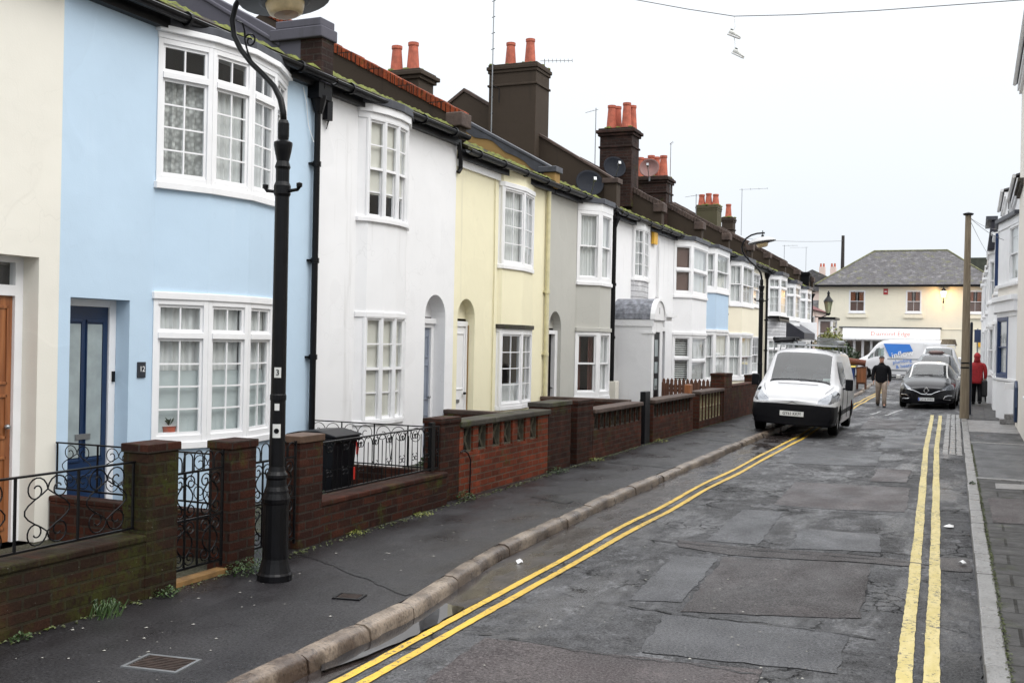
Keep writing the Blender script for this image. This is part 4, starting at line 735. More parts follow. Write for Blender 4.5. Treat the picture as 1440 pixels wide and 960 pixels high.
# in front of the cream house
lowwall('front_wall', 'low dark mossy brick wall at the lower left corner of the photo', 1.5, 5.63, XW-.20, XW, .44, BRKM)
railing('wall_railing', 'black scroll railing on the mossy brick wall at the left edge of the photo', Fr((XW-.10, 2.2), (XW-.10, 5.62)), 3.42, .47, .93, 7, ext=0)
pier(5.63, 5.94, XW-.21, XW+.005, 1.045, 'dark brick pier between the scroll railing and the first iron gate', BRKM)
gate('black iron scroll gate between the two leftmost brick piers with a wooden sill under it', 5.97, 6.53, XW-.08, .93)
tag(MB().box(XW-.13, XW-.03, 5.96, 6.54, -.0, .04).build('timber_sill', M('yellow_timber', (.20, .11, .035), .7, .4, 10), bevel=.004), 'yellowish timber strip lying on the ground under the iron gate by the mossy pier', 'timber')
pier(6.56, 6.87, XW-.24, XW-.03, .99, 'dark brick pier just left of the black lamp post'); 
m = MB()
gate('black arched iron gate half hidden behind the lamp post', 6.90, 7.50, XW-.10, .92)
frb = Fr((XW-.1, 6.9), (XW-.1, 7.38)); 
pier(7.53, 7.88, XW-.29, XW-.08, .955, 'brown brick pier just right of the lamp post', BRK, True, M('pier_cap_brown', (.09, .05, .03), .6, .3, 12))
# divider between the cream and the blue gardens
fd = Fr((-7.28, 6.93), (-5.42, 6.93)); lowwall('divider_wall', 'low brick dividing wall running from the cream house corner to the piers', 6.86, 7.0, -7.28, -5.42, .38, BRK)
railing('divider_railing', 'black scroll railing on the dividing wall in front of the navy door', fd, 1.86, .43, .84, 4, thick=.006)
# blue house front
lowwall('front_wall', 'low dark brick wall under hooped railing right of the lamp post', 7.88, 10.33, XW-.32, XW-.1, .36, BRK)
railing('wall_railing', 'black hooped scroll railing on the wall in front of the blue and white houses', Fr((XW-.2, 7.9), (XW-.2, 10.3)), 2.4, .40, .86, 9, 'hoops', thick=.0065)
pier(10.33, 10.80, XW-.40, XW-.19, .93, 'weathered brick pier between the iron railing and the red patterned wall', BRK)
fd = Fr((-7.28, 10.78), (-5.5, 10.78)); railing('divider_railing', 'black scrolled railing between the blue and white house gardens behind the wheelie bin', fd, 1.78, .32, .80, 4, 'arches', thick=.006)
m = MB(); m.box(-7.28, -5.5, 10.72, 10.84, -.02, .3); tag(m.build('divider_wall', BRK), 'low brick dividing wall below the scrolled railing of the white house garden', 'wall')
tag(MB().box(XW-.235, XW-.19, 10.12, 10.2, .38, .9).build('iron_post', IRON), 'flat black iron post at the right end of the hooped railing', 'post')
def block_wall(label, y0, y1, mat, zb, zt, ys_, bw, blm, rows=1, x0=-5.52, x1=-5.3, copm=CONC, endm=None):
    h = root('patterned_wall', label, 'wall', ((x0+x1)/2, (y0+y1)/2, 0), 'garden walls with patterned screen blocks'); m = MB(); m.box(x0, x1, y0, y1, -.02, zb)
    e_ = [y0]+[v for y in ys_ for v in (y-bw/2, y+bw/2)]+[y1]
    for a, b in zip(e_[::2], e_[1::2]):
        if b-a > .005: m.box(x0+.004, x1-.004, a, b, zb, zt)
    m.build('brickwork', mat, h)
    for y in ys_:
        for r in range(rows):
            za, zb_ = zb+(zt-zb)*r/rows, zb+(zt-zb)*(r+1)/rows; f = Fr(((x0+x1)/2+.05, y-bw/2), ((x0+x1)/2+.05, y+bw/2)); s_ = MB(); t = .02
            s_.fbox(f, 0, t, -.05, .03, za, zb_); s_.fbox(f, bw-t, bw, -.05, .03, za, zb_); s_.fbox(f, t, bw-t, -.05, .03, za, za+t); s_.fbox(f, t, bw-t, -.05, .03, zb_-t, zb_)
            c = bw/2; H = zb_-za
            for sg in (-1, 1):
                s_.tube([f.at(c+sg*(bw*.40-bw*.34*math.sin(math.pi*k/8)), 0, za+H*k/8) for k in range(9)], .014, 5); s_.tube([f.at(t+(bw-2*t)*k/8, 0, za+H/2+sg*(H*.42-H*.34*math.sin(math.pi*k/8))) for k in range(9)], .012, 5)
            s_.tube([f.at(t, 0, za+t), f.at(bw-t, 0, zb_-t)], .012, 5); s_.tube([f.at(bw-t, 0, za+t), f.at(t, 0, zb_-t)], .012, 5)
            s_.build('screen_block', blm, h)
    MB().box(x0-.04, x1+.04, y0-.01, y1+.01, zt, zt+.07).build('coping', copm, h, bevel=.015); return h
BLK = M('screen_block_concrete', (.085, .075, .05), .85, .5, 9, .5, 40); BLKC = M('screen_block_cream', (.36, .32, .20), .85, .3, 9, .4, 40); BLKD = M('screen_block_dark', (.05, .042, .033), .85, .5, 9, .5, 40)
block_wall('red brick garden wall with six dark patterned blocks under a stone coping', 10.82, 13.55, BRKR, .50, .80, [11.05, 11.45, 11.86, 12.2, 12.62, 13.05], .26, BLK)
m = MB(); m.tube([(-5.29, 10.83, .52), (-5.28, 10.9, .54), (-5.27, 10.98, .50), (-5.27, 11.05, .42), (-5.275, 11.06, .2), (-5.28, 11.06, 0)], .009, 6); tag(m.build('black_cable', PLAST), 'thin black cable arching over the left end of the red brick wall', 'cable')
lowwall('divider_wall', 'brown topped dividing wall behind the red patterned wall', 14.3, 14.45, -7.28, -5.55, .74, BRK, .06, COP)
MB_ = pier(13.56, 14.45, -5.6, -5.3, .95, 'wide red brown brick pier at the far end of the red patterned wall', BRK, True, CONC)
gate('narrow dark gate between two brick piers in front of the yellow house', 14.48, 14.70, -5.45, .82)
pier(14.72, 15.42, -5.55, -5.3, .93, 'dark brick pier at the near end of the second patterned wall', BRK)
BRKD = brickmat('brown_brick', (.085, .026, .015), (.036, .014, .010), (.055, .042, .033), .25, .3)
block_wall('dark brick wall with a row of small patterned blocks in front of the yellow house', 15.43, 18.0, BRKD, .44, .70, [15.62+.27*k for k in range(9)], .25, BLKD, copm=COP)
lowwall('divider_wall', 'brown topped dividing wall between the yellow and grey house gardens', 18.2, 18.35, -7.28, -5.6, .78, BRK, .06, COP)
m = MB(); m.box(-5.42, -5.32, 18.3, 18.62, 0, .93); tag(m.build('black_post', PLAST, bevel=.01), 'thick black gate post between the second and third patterned walls', 'post')
block_wall('dark brick wall with tall dark patterned blocks in front of the grey house', 18.75, 21.75, BRKD, .44, .70, [18.95+.27*k for k in range(10)], .25, BLKD, copm=COP)
tag(MB().box(-5.5, -5.38, 21.78, 22.0, 0, .95).build('brown_post', BROWNW, bevel=.01), 'slim brown wooden post at the end of the third patterned wall', 'post')
block_wall('short brick wall with three rows of cream patterned blocks', 22.3, 24.6, BRKD, .16, .72, [22.5+.3*k for k in range(7)], .27, BLKC, 2, copm=COP)
pier(24.62, 25.5, -5.6, -5.28, 1.12, 'tall plain red brown pier beyond the cream patterned blocks', BRKD)
lowwall('front_wall', 'plain brown brick wall ending beside the white parked van', 25.5, 28.6, -5.5, -5.28, .82, BRKD); pier(28.6, 29.3, -5.6, -5.28, 1.0, 'brick pier behind the front wing of the white parked van', BRKD)
lowwall('front_wall', 'brick garden wall hidden largely behind the white parked van', 30.4, 41.0, -5.5, -5.28, .8, BRKD)
# picket fence panels between gardens
def picket(label, y, x0, x1, z, z0=.1):
    h = root('picket_fence', label, 'fence', ((x0+x1)/2, y, 0), 'brown picket fences'); m = MB(); n = int((x1-x0)/.1)
    for k in range(n): x = x0+k*.1; m = MB(); m.pxz([(x, z0), (x+.075, z0), (x+.075, z-.04), (x+.037, z+.02), (x, z-.04)], y-.01, y+.01); m.build('picket', FENCEW, h)
    MB().box(x0, x1, y+.011, y+.04, z-.22, z-.15).build('rail', FENCEW, h); MB().box(x0, x1, y+.011, y+.04, z0+.1, z0+.17).build('rail', FENCEW, h)
picket('brown picket fence beside the white porch in the garden behind the third patterned wall', 23.6, -7.1, -5.6, .92); picket('brown picket fence in the garden behind the cream patterned blocks', 25.9, -7.1, -5.6, .92)
tag(MB().box(-7.25, -6.9, 22.36, 22.41, 0, .5).build('garden_step', CONC), 'pale stone slab at the foot of the porch side wall', 'step')
# wheelie bin behind the hooped railing
def wheelie(label, x, y, mat, lidm, s_=1., rot=0., group=None, nm='wheelie_bin', open_=0):
    h = root(nm, label, 'wheelie bin', (0, 0, 0), group); m = MB(); W, D, H = .29, .34, .92
    z = [0.06, H*.55, H]; sc_ = [.78, .92, 1.]
    for i in range(2):
        a = [(u*W*sc_[i], v*D*sc_[i], z[i]) for u, v in ((-1, -1), (1, -1), (1, 1), (-1, 1))]; b = [(u*W*sc_[i+1], v*D*sc_[i+1], z[i+1]) for u, v in ((-1, -1), (1, -1), (1, 1), (-1, 1))]; m.add(a+b, BF)
    m.box(-W-.03, W+.03, -D-.03, D+.03, H-.05, H); m.build('bin_body', mat, h, bevel=.012)
    l = MB(); l.pyz([(-D-.05, H+.002), (D+.05, H+.002), (D+.05, H+.03), (D*.3, H+.09), (-D*.6, H+.07), (-D-.05, H+.03)], -W-.04, W+.04); l.build('lid', lidm, h, bevel=.015)
    hd = MB(); hd.tube([(-W*.8, D+.02, H-.02), (-W*.8, D+.1, H-.03), (W*.8, D+.1, H-.03), (W*.8, D+.02, H-.02)], .016, 8); hd.build('handle', mat, h)
    for sx in (-1, 1): wl_ = MB(); wl_.lathe([(.04, sx*(W*.8-.04)), (.1, sx*(W*.8-.035)), (.1, sx*(W*.8+.015)), (.04, sx*(W*.8+.02))], D*.8, .1, 18, 'x'); wl_.build('wheel', IRON, h)
    h.location = (x, y, 0); h.rotation_euler.z = rot; h.scale = (s_,)*3; return h
b = wheelie('black wheelie bin standing in the garden between the blue and white houses', -6.38, 9.72, PLAST, PLAST, .80, R(-90))
REDM = M('red_tag', (.55, .03, .02), .4, .1)
for k, (x, y, z) in enumerate(((-5.98, 9.72, .56), (-5.98, 9.66, .30))): tag(MB().box(x, x+.012, y, y+.028, z, z+.13).build('red_strap', REDM), 'thin red strap hanging on the black wheelie bin, the %s one' % ('upper', 'lower')[k], 'strap')

# ---------------------------------------------------------------- street lamps
def street_lamp(label, x, y, rot=0):
    h = root('street_lamp', label, 'street lamp', (0, 0, 0), 'black swan-neck street lamps')
    m = MB(); m.lathe([(.128, 0), (.128, .045), (.118, .06), (.105, .11), (.100, .13), (.094, .16), (.092, .56), (.099, .57), (.102, .60), (.090, .64), (.088, .66), (.076, .69), (.072, .74), (.080, .755), (.080, .775), (.064, .80), (.055, .84)], 0, 0, 20); m.build('base', IRON, h, bevel=.003)
    m = MB(); m.lathe([(.058, .84), (.056, 1.32), (.060, 1.325), (.060, 1.36), (.055, 1.37), (.052, 2.82), (.062, 2.84), (.062, 2.90), (.050, 2.93), (.050, 3.02), (.058, 3.04), (.045, 3.08), (.062, 3.16), (.068, 3.20), (.068, 3.22), (.038, 3.24), (.042, 3.27), (.042, 3.36), (.032, 3.385)], 0, 0, 18); m.build('column', IRON, h)
    m = MB(); m.tube([(-.15, 0, 2.90), (-.135, 0, 2.87), (-.05, 0, 2.86), (.05, 0, 2.86), (.135, 0, 2.87), (.15, 0, 2.90)], [.02, .013, .013, .013, .013, .02], 8); m.lathe([(.0, 2.88), (.022, 2.89), (.022, 2.915), (0, 2.925)], -.15, 0, 8); m.lathe([(.0, 2.88), (.022, 2.89), (.022, 2.915), (0, 2.925)], .15, 0, 8); m.build('ladder_bar', IRON, h)
    arm = [(0, 3.37), (-.005, 3.44), (-.03, 3.54), (-.09, 3.64), (-.20, 3.745), (-.30, 3.83), (-.40, 3.94), (-.465, 4.05), (-.485, 4.17), (-.455, 4.28), (-.38, 4.38), (-.27, 4.45), (-.13, 4.49), (0, 4.50), (.05, 4.50)]
    m = MB(); m.tube([(a, 0, b) for a, b in arm], [.024]*3+[.021]*12, 10); m.build('swan_neck', IRON, h, smooth=True)
    m = MB(); pts = [(-.30, 3.80), (-.36, 3.88), (-.40, 3.98), (-.395, 4.06)]; m.tube([(-.27, 0, 3.80), (-.33, 0, 3.9), (-.365, 0, 4.0), (-.37, 0, 4.08)]+[(a, 0, b) for a, b in scroll((-.315, 4.0), .055, 1.3, 2.6, -1)], .0075, 6); m.tube([(-.37, 0, 4.08), (-.39, 0, 4.14), (-.44, 0, 4.16)], .006, 5); m.build('scroll', IRON, h)
    m = MB(); m.lathe([(.0, 4.46), (.03, 4.455), (.035, 4.40), (.05, 4.395), (.0, 4.39)], 0, 0, 12); m.tube([(0, 0, 4.39), (0, 0, 4.56)], .01, 6); m.build('bracket', IRON, h)
    X = Matrix.Translation((-.02, 0, 4.32)) @ Matrix.Rotation(R(-9), 4, 'Y')
    m = MB(); m.X = X; m.lathe([(.0, .085), (.10, .08), (.20, .055), (.30, .0), (.335, -.035), (.335, -.045), (.19, -.03), (.18, -.055), (.15, -.06)], 0, 0, 28); m.build('canopy', M('lamp_canopy_grey', (.38, .38, .38), .35, .1), h, smooth=False, bevel=.002)
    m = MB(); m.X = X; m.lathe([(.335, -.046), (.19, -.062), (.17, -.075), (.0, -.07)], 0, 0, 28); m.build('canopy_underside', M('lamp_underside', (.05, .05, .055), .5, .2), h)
    m = MB(); m.X = X; m.lathe([(.145, -.06), (.140, -.10), (.125, -.145), (.10, -.16), (.0, -.165)], 0, 0, 24); bw = m.build('bowl', M('amber_bowl', (.66, .52, .30), .3, .2, 12, .0, 1), h, smooth=True)
    m = MB(); m.X = X; m.lathe([(.09, -.161), (.0, -.168)], 0, 0, 20); m.build('bowl_base', M('amber_bowl_base', (.30, .16, .05), .4, .3, 14), bw)
    h.location = (x, y, 0); h.rotation_euler.z = rot; return h
l1 = street_lamp('black swan-neck lamp post with fluted base at the left front of the pavement', -4.70, 6.54)
m = MB(); m.box(-.02, .02, -.062, -.058, 1.55, 1.58)
def sticker(z, w_, hgt, mat, lab, body=None):
    n = 6; m = MB()
    for k in range(n):
        a0, a1 = (R(-62)+w_*(k/n-.5)/.057, R(-62)+w_*((k+1)/n-.5)/.057); r = .0575; m.quad((r*math.cos(a0), r*math.sin(a0), z), (r*math.cos(a1), r*math.sin(a1), z), (r*math.cos(a1), r*math.sin(a1), z+hgt), (r*math.cos(a0), r*math.sin(a0), z+hgt))
    o = m.build('sticker', mat, None, fix=False); o.parent = l1; o['label'] = lab; return o
WST = M('sticker_white', (.62, .62, .6), .5, .1)
sticker(1.49, .05, .075, WST, 'white sticker with a dark 3'); sticker(1.25, .035, .05, WST, 'small white diamond sticker'); sticker(1.05, .06, .10, WST, 'larger white sticker with a round mark')
fr3 = Fr((-.0575*math.sin(R(28))*0+.0262-.02, -.0525), (.0262+.02, -.0495))
a_ = R(-62); cx_, cy_ = .060*math.cos(a_), .060*math.sin(a_); mwS = Matrix(((-math.sin(a_), 0, math.cos(a_), cx_), (math.cos(a_), 0, math.sin(a_), cy_), (0, 1, 0, 1.527), (0, 0, 0, 1)))
WO[l1.name] = Vector((0, 0, 0)); text('3', .06, IRON, l1, mwS)
m = MB(); m.X = Matrix(((-math.sin(a_), 0, math.cos(a_), cx_), (math.cos(a_), 0, math.sin(a_), cy_), (0, 1, 0, 1.10), (0, 0, 0, 1))); m.lathe([(.010, -.001), (.010, .001), (.019, .001), (.019, -.001)], 0, 0, 14); m.lathe([(.0, .0), (.005, .001), (0, .002)], 0, .012, 8); m.build('sticker_mark', IRON, l1)
street_lamp('second black swan-neck lamp post farther along beside the white parked van', -4.72, 26.0, R(6))

# ---------------------------------------------------------------- vehicles
def pchip(xs, ys, x):
    n = len(xs); d = [(ys[i+1]-ys[i])/(xs[i+1]-xs[i]) for i in range(n-1)]; m_ = [d[0]]+[0 if d[i-1]*d[i] <= 0 else 2*d[i-1]*d[i]/(d[i-1]+d[i]) for i in range(1, n-1)]+[d[-1]]
    x = max(xs[0], min(xs[-1], x)); i = max(k for k in range(n-1) if xs[k] <= x); h = xs[i+1]-xs[i]; t = (x-xs[i])/h
    return ys[i]*(2*t**3-3*t*t+1)+ys[i+1]*(-2*t**3+3*t*t)+h*m_[i]*(t**3-2*t*t+t)+h*m_[i+1]*(t**3-t*t)
def vbody(h, st, cls, mats, du=.03, nv=9, b0=.1, b1=.06, smooth=True):
    """st rows: (y, w_sill, w_belt, w_top, z_bot, z_belt, z_top, crown); returns parts sorted by cls(c, u, v)"""
    ysx = [r[0] for r in st]; L = ysx[-1]-ysx[0]; n = int(L/du); us = [ysx[0]+L*k/n for k in range(n+1)]
    capn = 34; rows = [(ysx[0], k/capn if k else .0, 'f') for k in range(capn)]+[(u, 1, 'b') for u in us]+[(ysx[-1], 1-k/capn if k < capn else .0, 'r') for k in range(1, capn+1)]
    V = []
    def cr(p0, p1, p2, p3, t): return tuple(.5*((2*b)+(-a+c)*t+(2*a-5*b+4*c-d)*t*t+(-a+3*b-3*c+d)*t**3) for a, b, c, d in zip(p0, p1, p2, p3))
    for (y, s_, kd) in rows:
        ws, wb, wt, zb, zl, zt, cr_ = [pchip(ysx, [r[k] for r in st], y) for k in range(1, 8)]; zl = min(zl, zt-.07)
        cp = [(0, zb), (ws*.55, zb), (ws-.06, zb+.01), (ws, zb+.1), (wb, (zb+zl)/2), (wb-.01, zl), (wt+(wb-wt)*.25, zl+(zt-zl)*.72), (wt-.03, zt-.02-(zt-zl)*.03), (wt*.72, zt+cr_*.55), (wt*.35, zt+cr_*.9), (0, zt+cr_)]
        cp = [(-cp[1][0], cp[1][1])]+cp+[(-cp[-2][0], cp[-2][1])]; row = []
        for i in range(1, len(cp)-2):
            for k in range(nv): row.append(cr(cp[i-1], cp[i], cp[i+1], cp[i+2], k/nv))
        row.append(cp[-2]); yy = y
        if kd == 'f': yy = y-b0*(1-s_**2.6)
        if kd == 'r': yy = y+b1*(1-s_**2.6)
        V.append([(x*s_, yy, z) for x, z in row])
    parts = {}
    m_ = len(V[0])
    for i in range(len(V)-1):
        kd = rows[i][2]
        for j in range(m_-1):
            q_ = [V[i][j], V[i+1][j], V[i+1][j+1], V[i][j+1]]; c = [sum(p[k] for p in q_)/4 for k in range(3)]; key = cls(c[0], c[1], c[2], j/(m_-1)*10, kd if i+1 < len(rows) and rows[i+1][2] == kd or kd != 'f' else kd)
            for sx in (1, -1):
                k2 = key
                if key in SIDED: k2 = (key, sx)
                parts.setdefault(k2, []).append([(sx*p[0], p[1], p[2]) for p in (q_ if sx > 0 else q_[::-1])])
    for k2, fs in parts.items():
        nm = k2[0] if isinstance(k2, tuple) else k2
        if nm == 'skip': continue
        m = MB()
        for q_ in fs: m.quad(*q_)
        o = m.build(nm, mats[nm], h, fix=False); bm = bmesh.new(); bm.from_mesh(o.data); bmesh.ops.remove_doubles(bm, verts=bm.verts, dist=.0006); bmesh.ops.recalc_face_normals(bm, faces=bm.faces)
        bm.to_mesh(o.data); bm.free()
        for p in o.data.polygons: p.use_smooth = True
SIDED = {'headlight', 'side_window', 'fog_light_surround', 'tail_light'}
TYRE = M('tyre_rubber', (.006, .006, .006), .8, .2, 30, spec=.1); RIM = M('wheel_rim', (.28, .28, .29), .35, .2, 20, 0, 1, .7); VWHITE = M('van_white_paint', (.60, .60, .61), .35, .05, 2, spec=.3, coat=.25); VBLACK = M('car_black_paint', (.004, .004, .006), .25, .1, 2, spec=.3, coat=.35); BUMP = M('bumper_plastic', (.006, .006, .008), .5, .2, 20, spec=.15)
LENS = M('headlight_glass', (.17, .18, .20), .08, .35, 25, .0, 1, .6, coat=1); CHROME = M('chrome', (.75, .75, .76), .12, 0, 1, 0, 1, 1.); IVORY = M('car_ivory_paint', (.70, .69, .66), .25, .04, 2, coat=.8); CARGREY = M('taxi_grey_paint', (.10, .105, .115), .3, .05, 2, coat=.8); VSEAT = M('seat_fabric', (.10, .10, .11), .9, .1)
def wheel(h, x, y, r, wd, rimm=None, steel=False):
    s_ = 1 if x > 0 else -1; m = MB(); m.lathe([(r*.62, x-s_*wd/2), (r*.93, x-s_*wd/2), (r, x-s_*wd*.35), (r, x+s_*wd*.3), (r*.95, x+s_*wd/2), (r*.66, x+s_*wd/2), (r*.62, x+s_*wd*.4)], y, r, 28, 'x'); w_ = m.build('wheel', TYRE, h, smooth=False)
    m = MB(); m.lathe([(r*.64, x+s_*wd*.42), (r*.6, x+s_*wd*.3), (r*.2, x+s_*wd*.34), (r*.15, x+s_*wd*.42), (.0, x+s_*wd*.42)], y, r, 20, 'x'); ro_ = m.build('rim', rimm or RIM, w_)
def plate(h, s_, y, z, mat, blue=False, w_=.50, yoff=0):
    fr = Fr((-w_/2, y), (w_/2, y)); p = MB().fbox(fr, 0, w_, 0, .012, z-.055, z+.055).build('number_plate', mat, h, bevel=.003)
    if blue: MB().fbox(fr, .003, .045, .0125, .0145, z-.05, z+.05).build('blue_band', M('plate_blue', (.02, .08, .45), .4, 0), p)
    text(s_, .098, PLAST, p, frame_mw(fr, w_/2+(.02 if blue else 0), .014, z), sx=.86)
PLW = M('plate_white', (.78, .78, .76), .4, .02)
def mirror(h, x, y, z, mat, sx=1, w_=.17, hh=.2):
    s_ = 1 if x > 0 else -1; m = MB(); m.box(min(x, x+s_*w_), max(x, x+s_*w_), y, y+.12, z, z+hh); m.box(min(x-s_*.05, x), max(x-s_*.05, x), y+.04, y+.09, z+.01, z+.06); m.build('wing_mirror', mat, h, bevel=.03)
def wiper(h, pts): m = MB(); m.tube(pts, .008, 5); m.build('wiper', PLAST, h)
def interior(h, w_, y0, y1, z, dash):
    m = MB(); m.box(-w_, w_, y0, y1, .25, z*.55); m.build('cabin_floor', M('cabin_dark', (.03, .03, .032), .8, .1), h); m = MB(); m.pyz([(dash, z*.55), (dash+.5, z*.55), (dash+.45, z*.66), (dash, z*.66)], -w_, w_); m.build('dashboard', MC['cabin_dark'], h, bevel=.03)
    m = MB(); pts = [(-.37+.17*math.cos(t), dash+.52+.06*math.sin(t), z*.70+.15*math.sin(t)) for t in [k*math.pi/10 for k in range(21)]]; m.tube([(-p[0], p[1], p[2]) for p in pts], .014, 6); m.build('steering_wheel', PLAST, h)
    for sx in (-.37, .37): m = MB(); m.box(sx-.23, sx+.23, dash+.95, dash+1.08, z*.5, z*.84); m.box(sx-.12, sx+.12, dash+.96, dash+1.06, z*.84, z*.93); m.build('seat', VSEAT, h, bevel=.04)
# the white van, parked half on the pavement, nose towards us
v = root('white_van', 'white panel van with black bumper and roof rack parked half on the left pavement', 'van')
stv = [(0.0, .80, .84, .74, .24, .60, .76, .02), (.10, .86, .90, .80, .22, .64, .86, .03), (.35, .90, .93, .78, .22, .80, .97, .04), (.75, .93, .945, .76, .22, .92, 1.07, .05), (1.0, .93, .95, .75, .22, 1.0, 1.14, .05), (1.3, .935, .95, .73, .22, 1.05, 1.46, .05), (1.68, .94, .95, .71, .22, 1.08, 1.80, .06), (1.95, .94, .95, .72, .22, 1.08, 1.87, .06), (2.6, .94, .95, .74, .22, 1.08, 1.89, .05), (4.5, .94, .94, .74, .24, 1.08, 1.86, .05), (4.7, .92, .92, .72, .26, 1.08, 1.80, .03)]
def clsv(x, y, z, v_, kd):
    x = abs(x)
    if y < .95 and y > .2 and z < .66 and v_ < 5 and math.hypot(y-.86, z-.33) < .37: return 'skip'
    if math.hypot(y-.86, z-.33) < .37 and v_ < 5 and x > .6: return 'skip'
    if math.hypot(y-3.86, z-.33) < .37 and v_ < 5 and x > .6: return 'skip'
    if kd == 'r' and abs(z-.9) < .5 and x > .78: return 'tail_light'
    if y < .3 and .615 < z < .695 and x < .50-.25*max(0, z-.66): return 'grille'
    if y < .46 and z < .685: return 'front_bumper'
    if y < .78 and x > .54 and max(.735, .735+.5*(x-.80)) < z < min(1.06, .80+.72*(x-.54)) and v_ > 3.5: return 'headlight'
    if 1.06 < y < 1.66 and v_ > 7.25: return 'windscreen'
    if 1.0 < y < 1.06 and v_ > 7.2: return 'scuttle'
    if 1.25 < y < 2.35 and v_ > 5.15 and v_ < 6.7 and z > 1.10 and z < 1.10+(y-1.2)*1.25 and z < 1.66: return 'side_window'
    if .42 < y < 4.6 and .44 < z < .56 and v_ < 5: return 'side_trim'
    return 'body'
vbody(v, stv, clsv, dict(body=VWHITE, front_bumper=BUMP, grille=PLAST, headlight=LENS, windscreen=CGLASS, scuttle=PLAST, side_window=CGLASS, side_trim=BUMP, tail_light=REDM), .022, 13, .10)
interior(v, .84, .5, 4.4, 1.6, 1.05)
MB().box(-.7, .7, .4, 4.5, .2, .3).build('underbody', DARK, v)
for x in (-.82, .82):
    for y in (.86, 3.86): wheel(v, x, y, .33, .2, M('hub_cap_grey', (.22, .22, .23), .5, .2, 20))
mirror(v, -.99, 1.28, 1.02, BUMP, 1, .17, .26); mirror(v, .99, 1.28, 1.02, BUMP, 1, .17, .26)
wiper(v, [(-.62, .98, 1.19), (-.2, 1.03, 1.2), (.1, 1.1, 1.235)]); wiper(v, [(.0, .98, 1.19), (.4, 1.03, 1.2), (.66, 1.12, 1.22)])
m = MB(); m.tube([(-.90, .12, .30), (-.55, -.03, .285), (0, -.075, .28), (.55, -.03, .285), (.90, .12, .30)], .008, 5); m.tube([(-.60, -.045, .42), (-.66, -.01, .36), (-.72, .02, .34)], .008, 5); m.tube([(.60, -.045, .42), (.66, -.01, .36), (.72, .02, .34)], .008, 5); m.build('bumper_groove', M('bumper_edge', (.05, .05, .055), .4, 0), v)
plate(v, 'GY61 KKM', -.108, .485, PLW, w_=.52)
m = MB(); m.tube([(-.62, -.055, .695), (-.45, -.085, .700), (-.13, -.10, .705), (0, -.103, .745), (.13, -.10, .705), (.45, -.085, .700), (.62, -.055, .695)], .006, 5); m.tube([(-.09, -.103, .715), (0, -.106, .76), (.09, -.103, .715)], .008, 5); m.build('bonnet_badge', ALU, v)
MB().tube([(-.45, .72, 1.122), (0, .68, 1.13), (.45, .72, 1.122)], .006, 5).build('washer_slot', PLAST, v)
m = MB()
for y in (1.9, 2.9, 3.9): m.tube([(-.76, y, 1.86), (-.74, y, 2.02), (.74, y, 2.02), (.76, y, 1.86)], .018, 6)
for x in (-.72, 0, .72): m.tube([(x, 1.85, 2.03), (x, 4.1, 2.03)], .016, 6)
m.build('roof_rack', ALU, v)
MB().tube([(.38, .03, .9)]*1+[(.40, .04, .91)], .001, 3)
m = MB()
for s__ in (-1, 1): m.tube([(s__*.60, .10, .875), (s__*.66, .30, .955), (s__*.74, .60, 1.045), (s__*.78, .92, 1.10)], .005, 4)
for s__ in (-1, 1):
    for yy in (1.28, 2.42): m.tube([(s__*.955, yy, .35), (s__*.962, yy, .7), (s__*.955, yy, 1.05)], .005, 4)
m.build('shut_line', PLAST, v)
s_ = MB(); s_.box(.50, .72, 1.18, 1.19, 1.20, 1.27); s_.build('paper_on_dash', WPL, v)
s_ = MB(); s_.quad((-.52, 1.535, 1.60), (-.36, 1.52, 1.60), (-.36, 1.58, 1.67), (-.52, 1.595, 1.67)); 
VS = .925; v.location = (-3.44, 22.62, .0); v.rotation_euler = (0, R(2.0), R(1.0)); v.scale = (VS,)*3; v.location.z = -.05
VL = v.location.copy()
def ontop(m, nm, mat, lab, cat):
    o = m.build(nm, mat, None, keep=True); o.matrix_world = Matrix.Translation(VL) @ Matrix.Rotation(R(1.0), 4, 'Z') @ Matrix.Rotation(R(2.0), 4, 'Y') @ Matrix.Scale(VS, 4); return tag(o, lab, cat)
m = MB()
for x in (-.62, -.3): m.tube([(x, 1.95, 2.07), (x, 4.0, 2.07)], .025, 6)
for k in range(8): m.tube([(-.62, 2.05+k*.25, 2.07), (-.3, 2.05+k*.25, 2.07)], .014, 6)
ontop(m, 'ladder', ALU, 'grey ladder lying on the roof rack of the white parked van', 'ladder')
m = MB()
for k in range(9): m.tube([(-.76+.05*math.sin(k), 1.85+.2*(k % 3), 2.08+.03*(k//3)), (-.35+.04*k % .1, 2.0+.15*(k % 4), 2.13+.04*math.sin(k*2))], .045, 7)
ontop(m, 'dark_bundle', PLAST, 'dark lumpy bundle tied on the left of the van roof rack', 'bundle')
m = MB()
for k in range(5): m.box(.22, .62, 1.95, 3.2, 2.05+k*.035, 2.075+k*.035)
m.tube([(.66, 1.95, 2.1), (.7, 3.3, 2.12)], .06, 8); ontop(m, 'board_stack', ALU, 'stack of grey boards tied on the right of the van roof rack', 'boards')
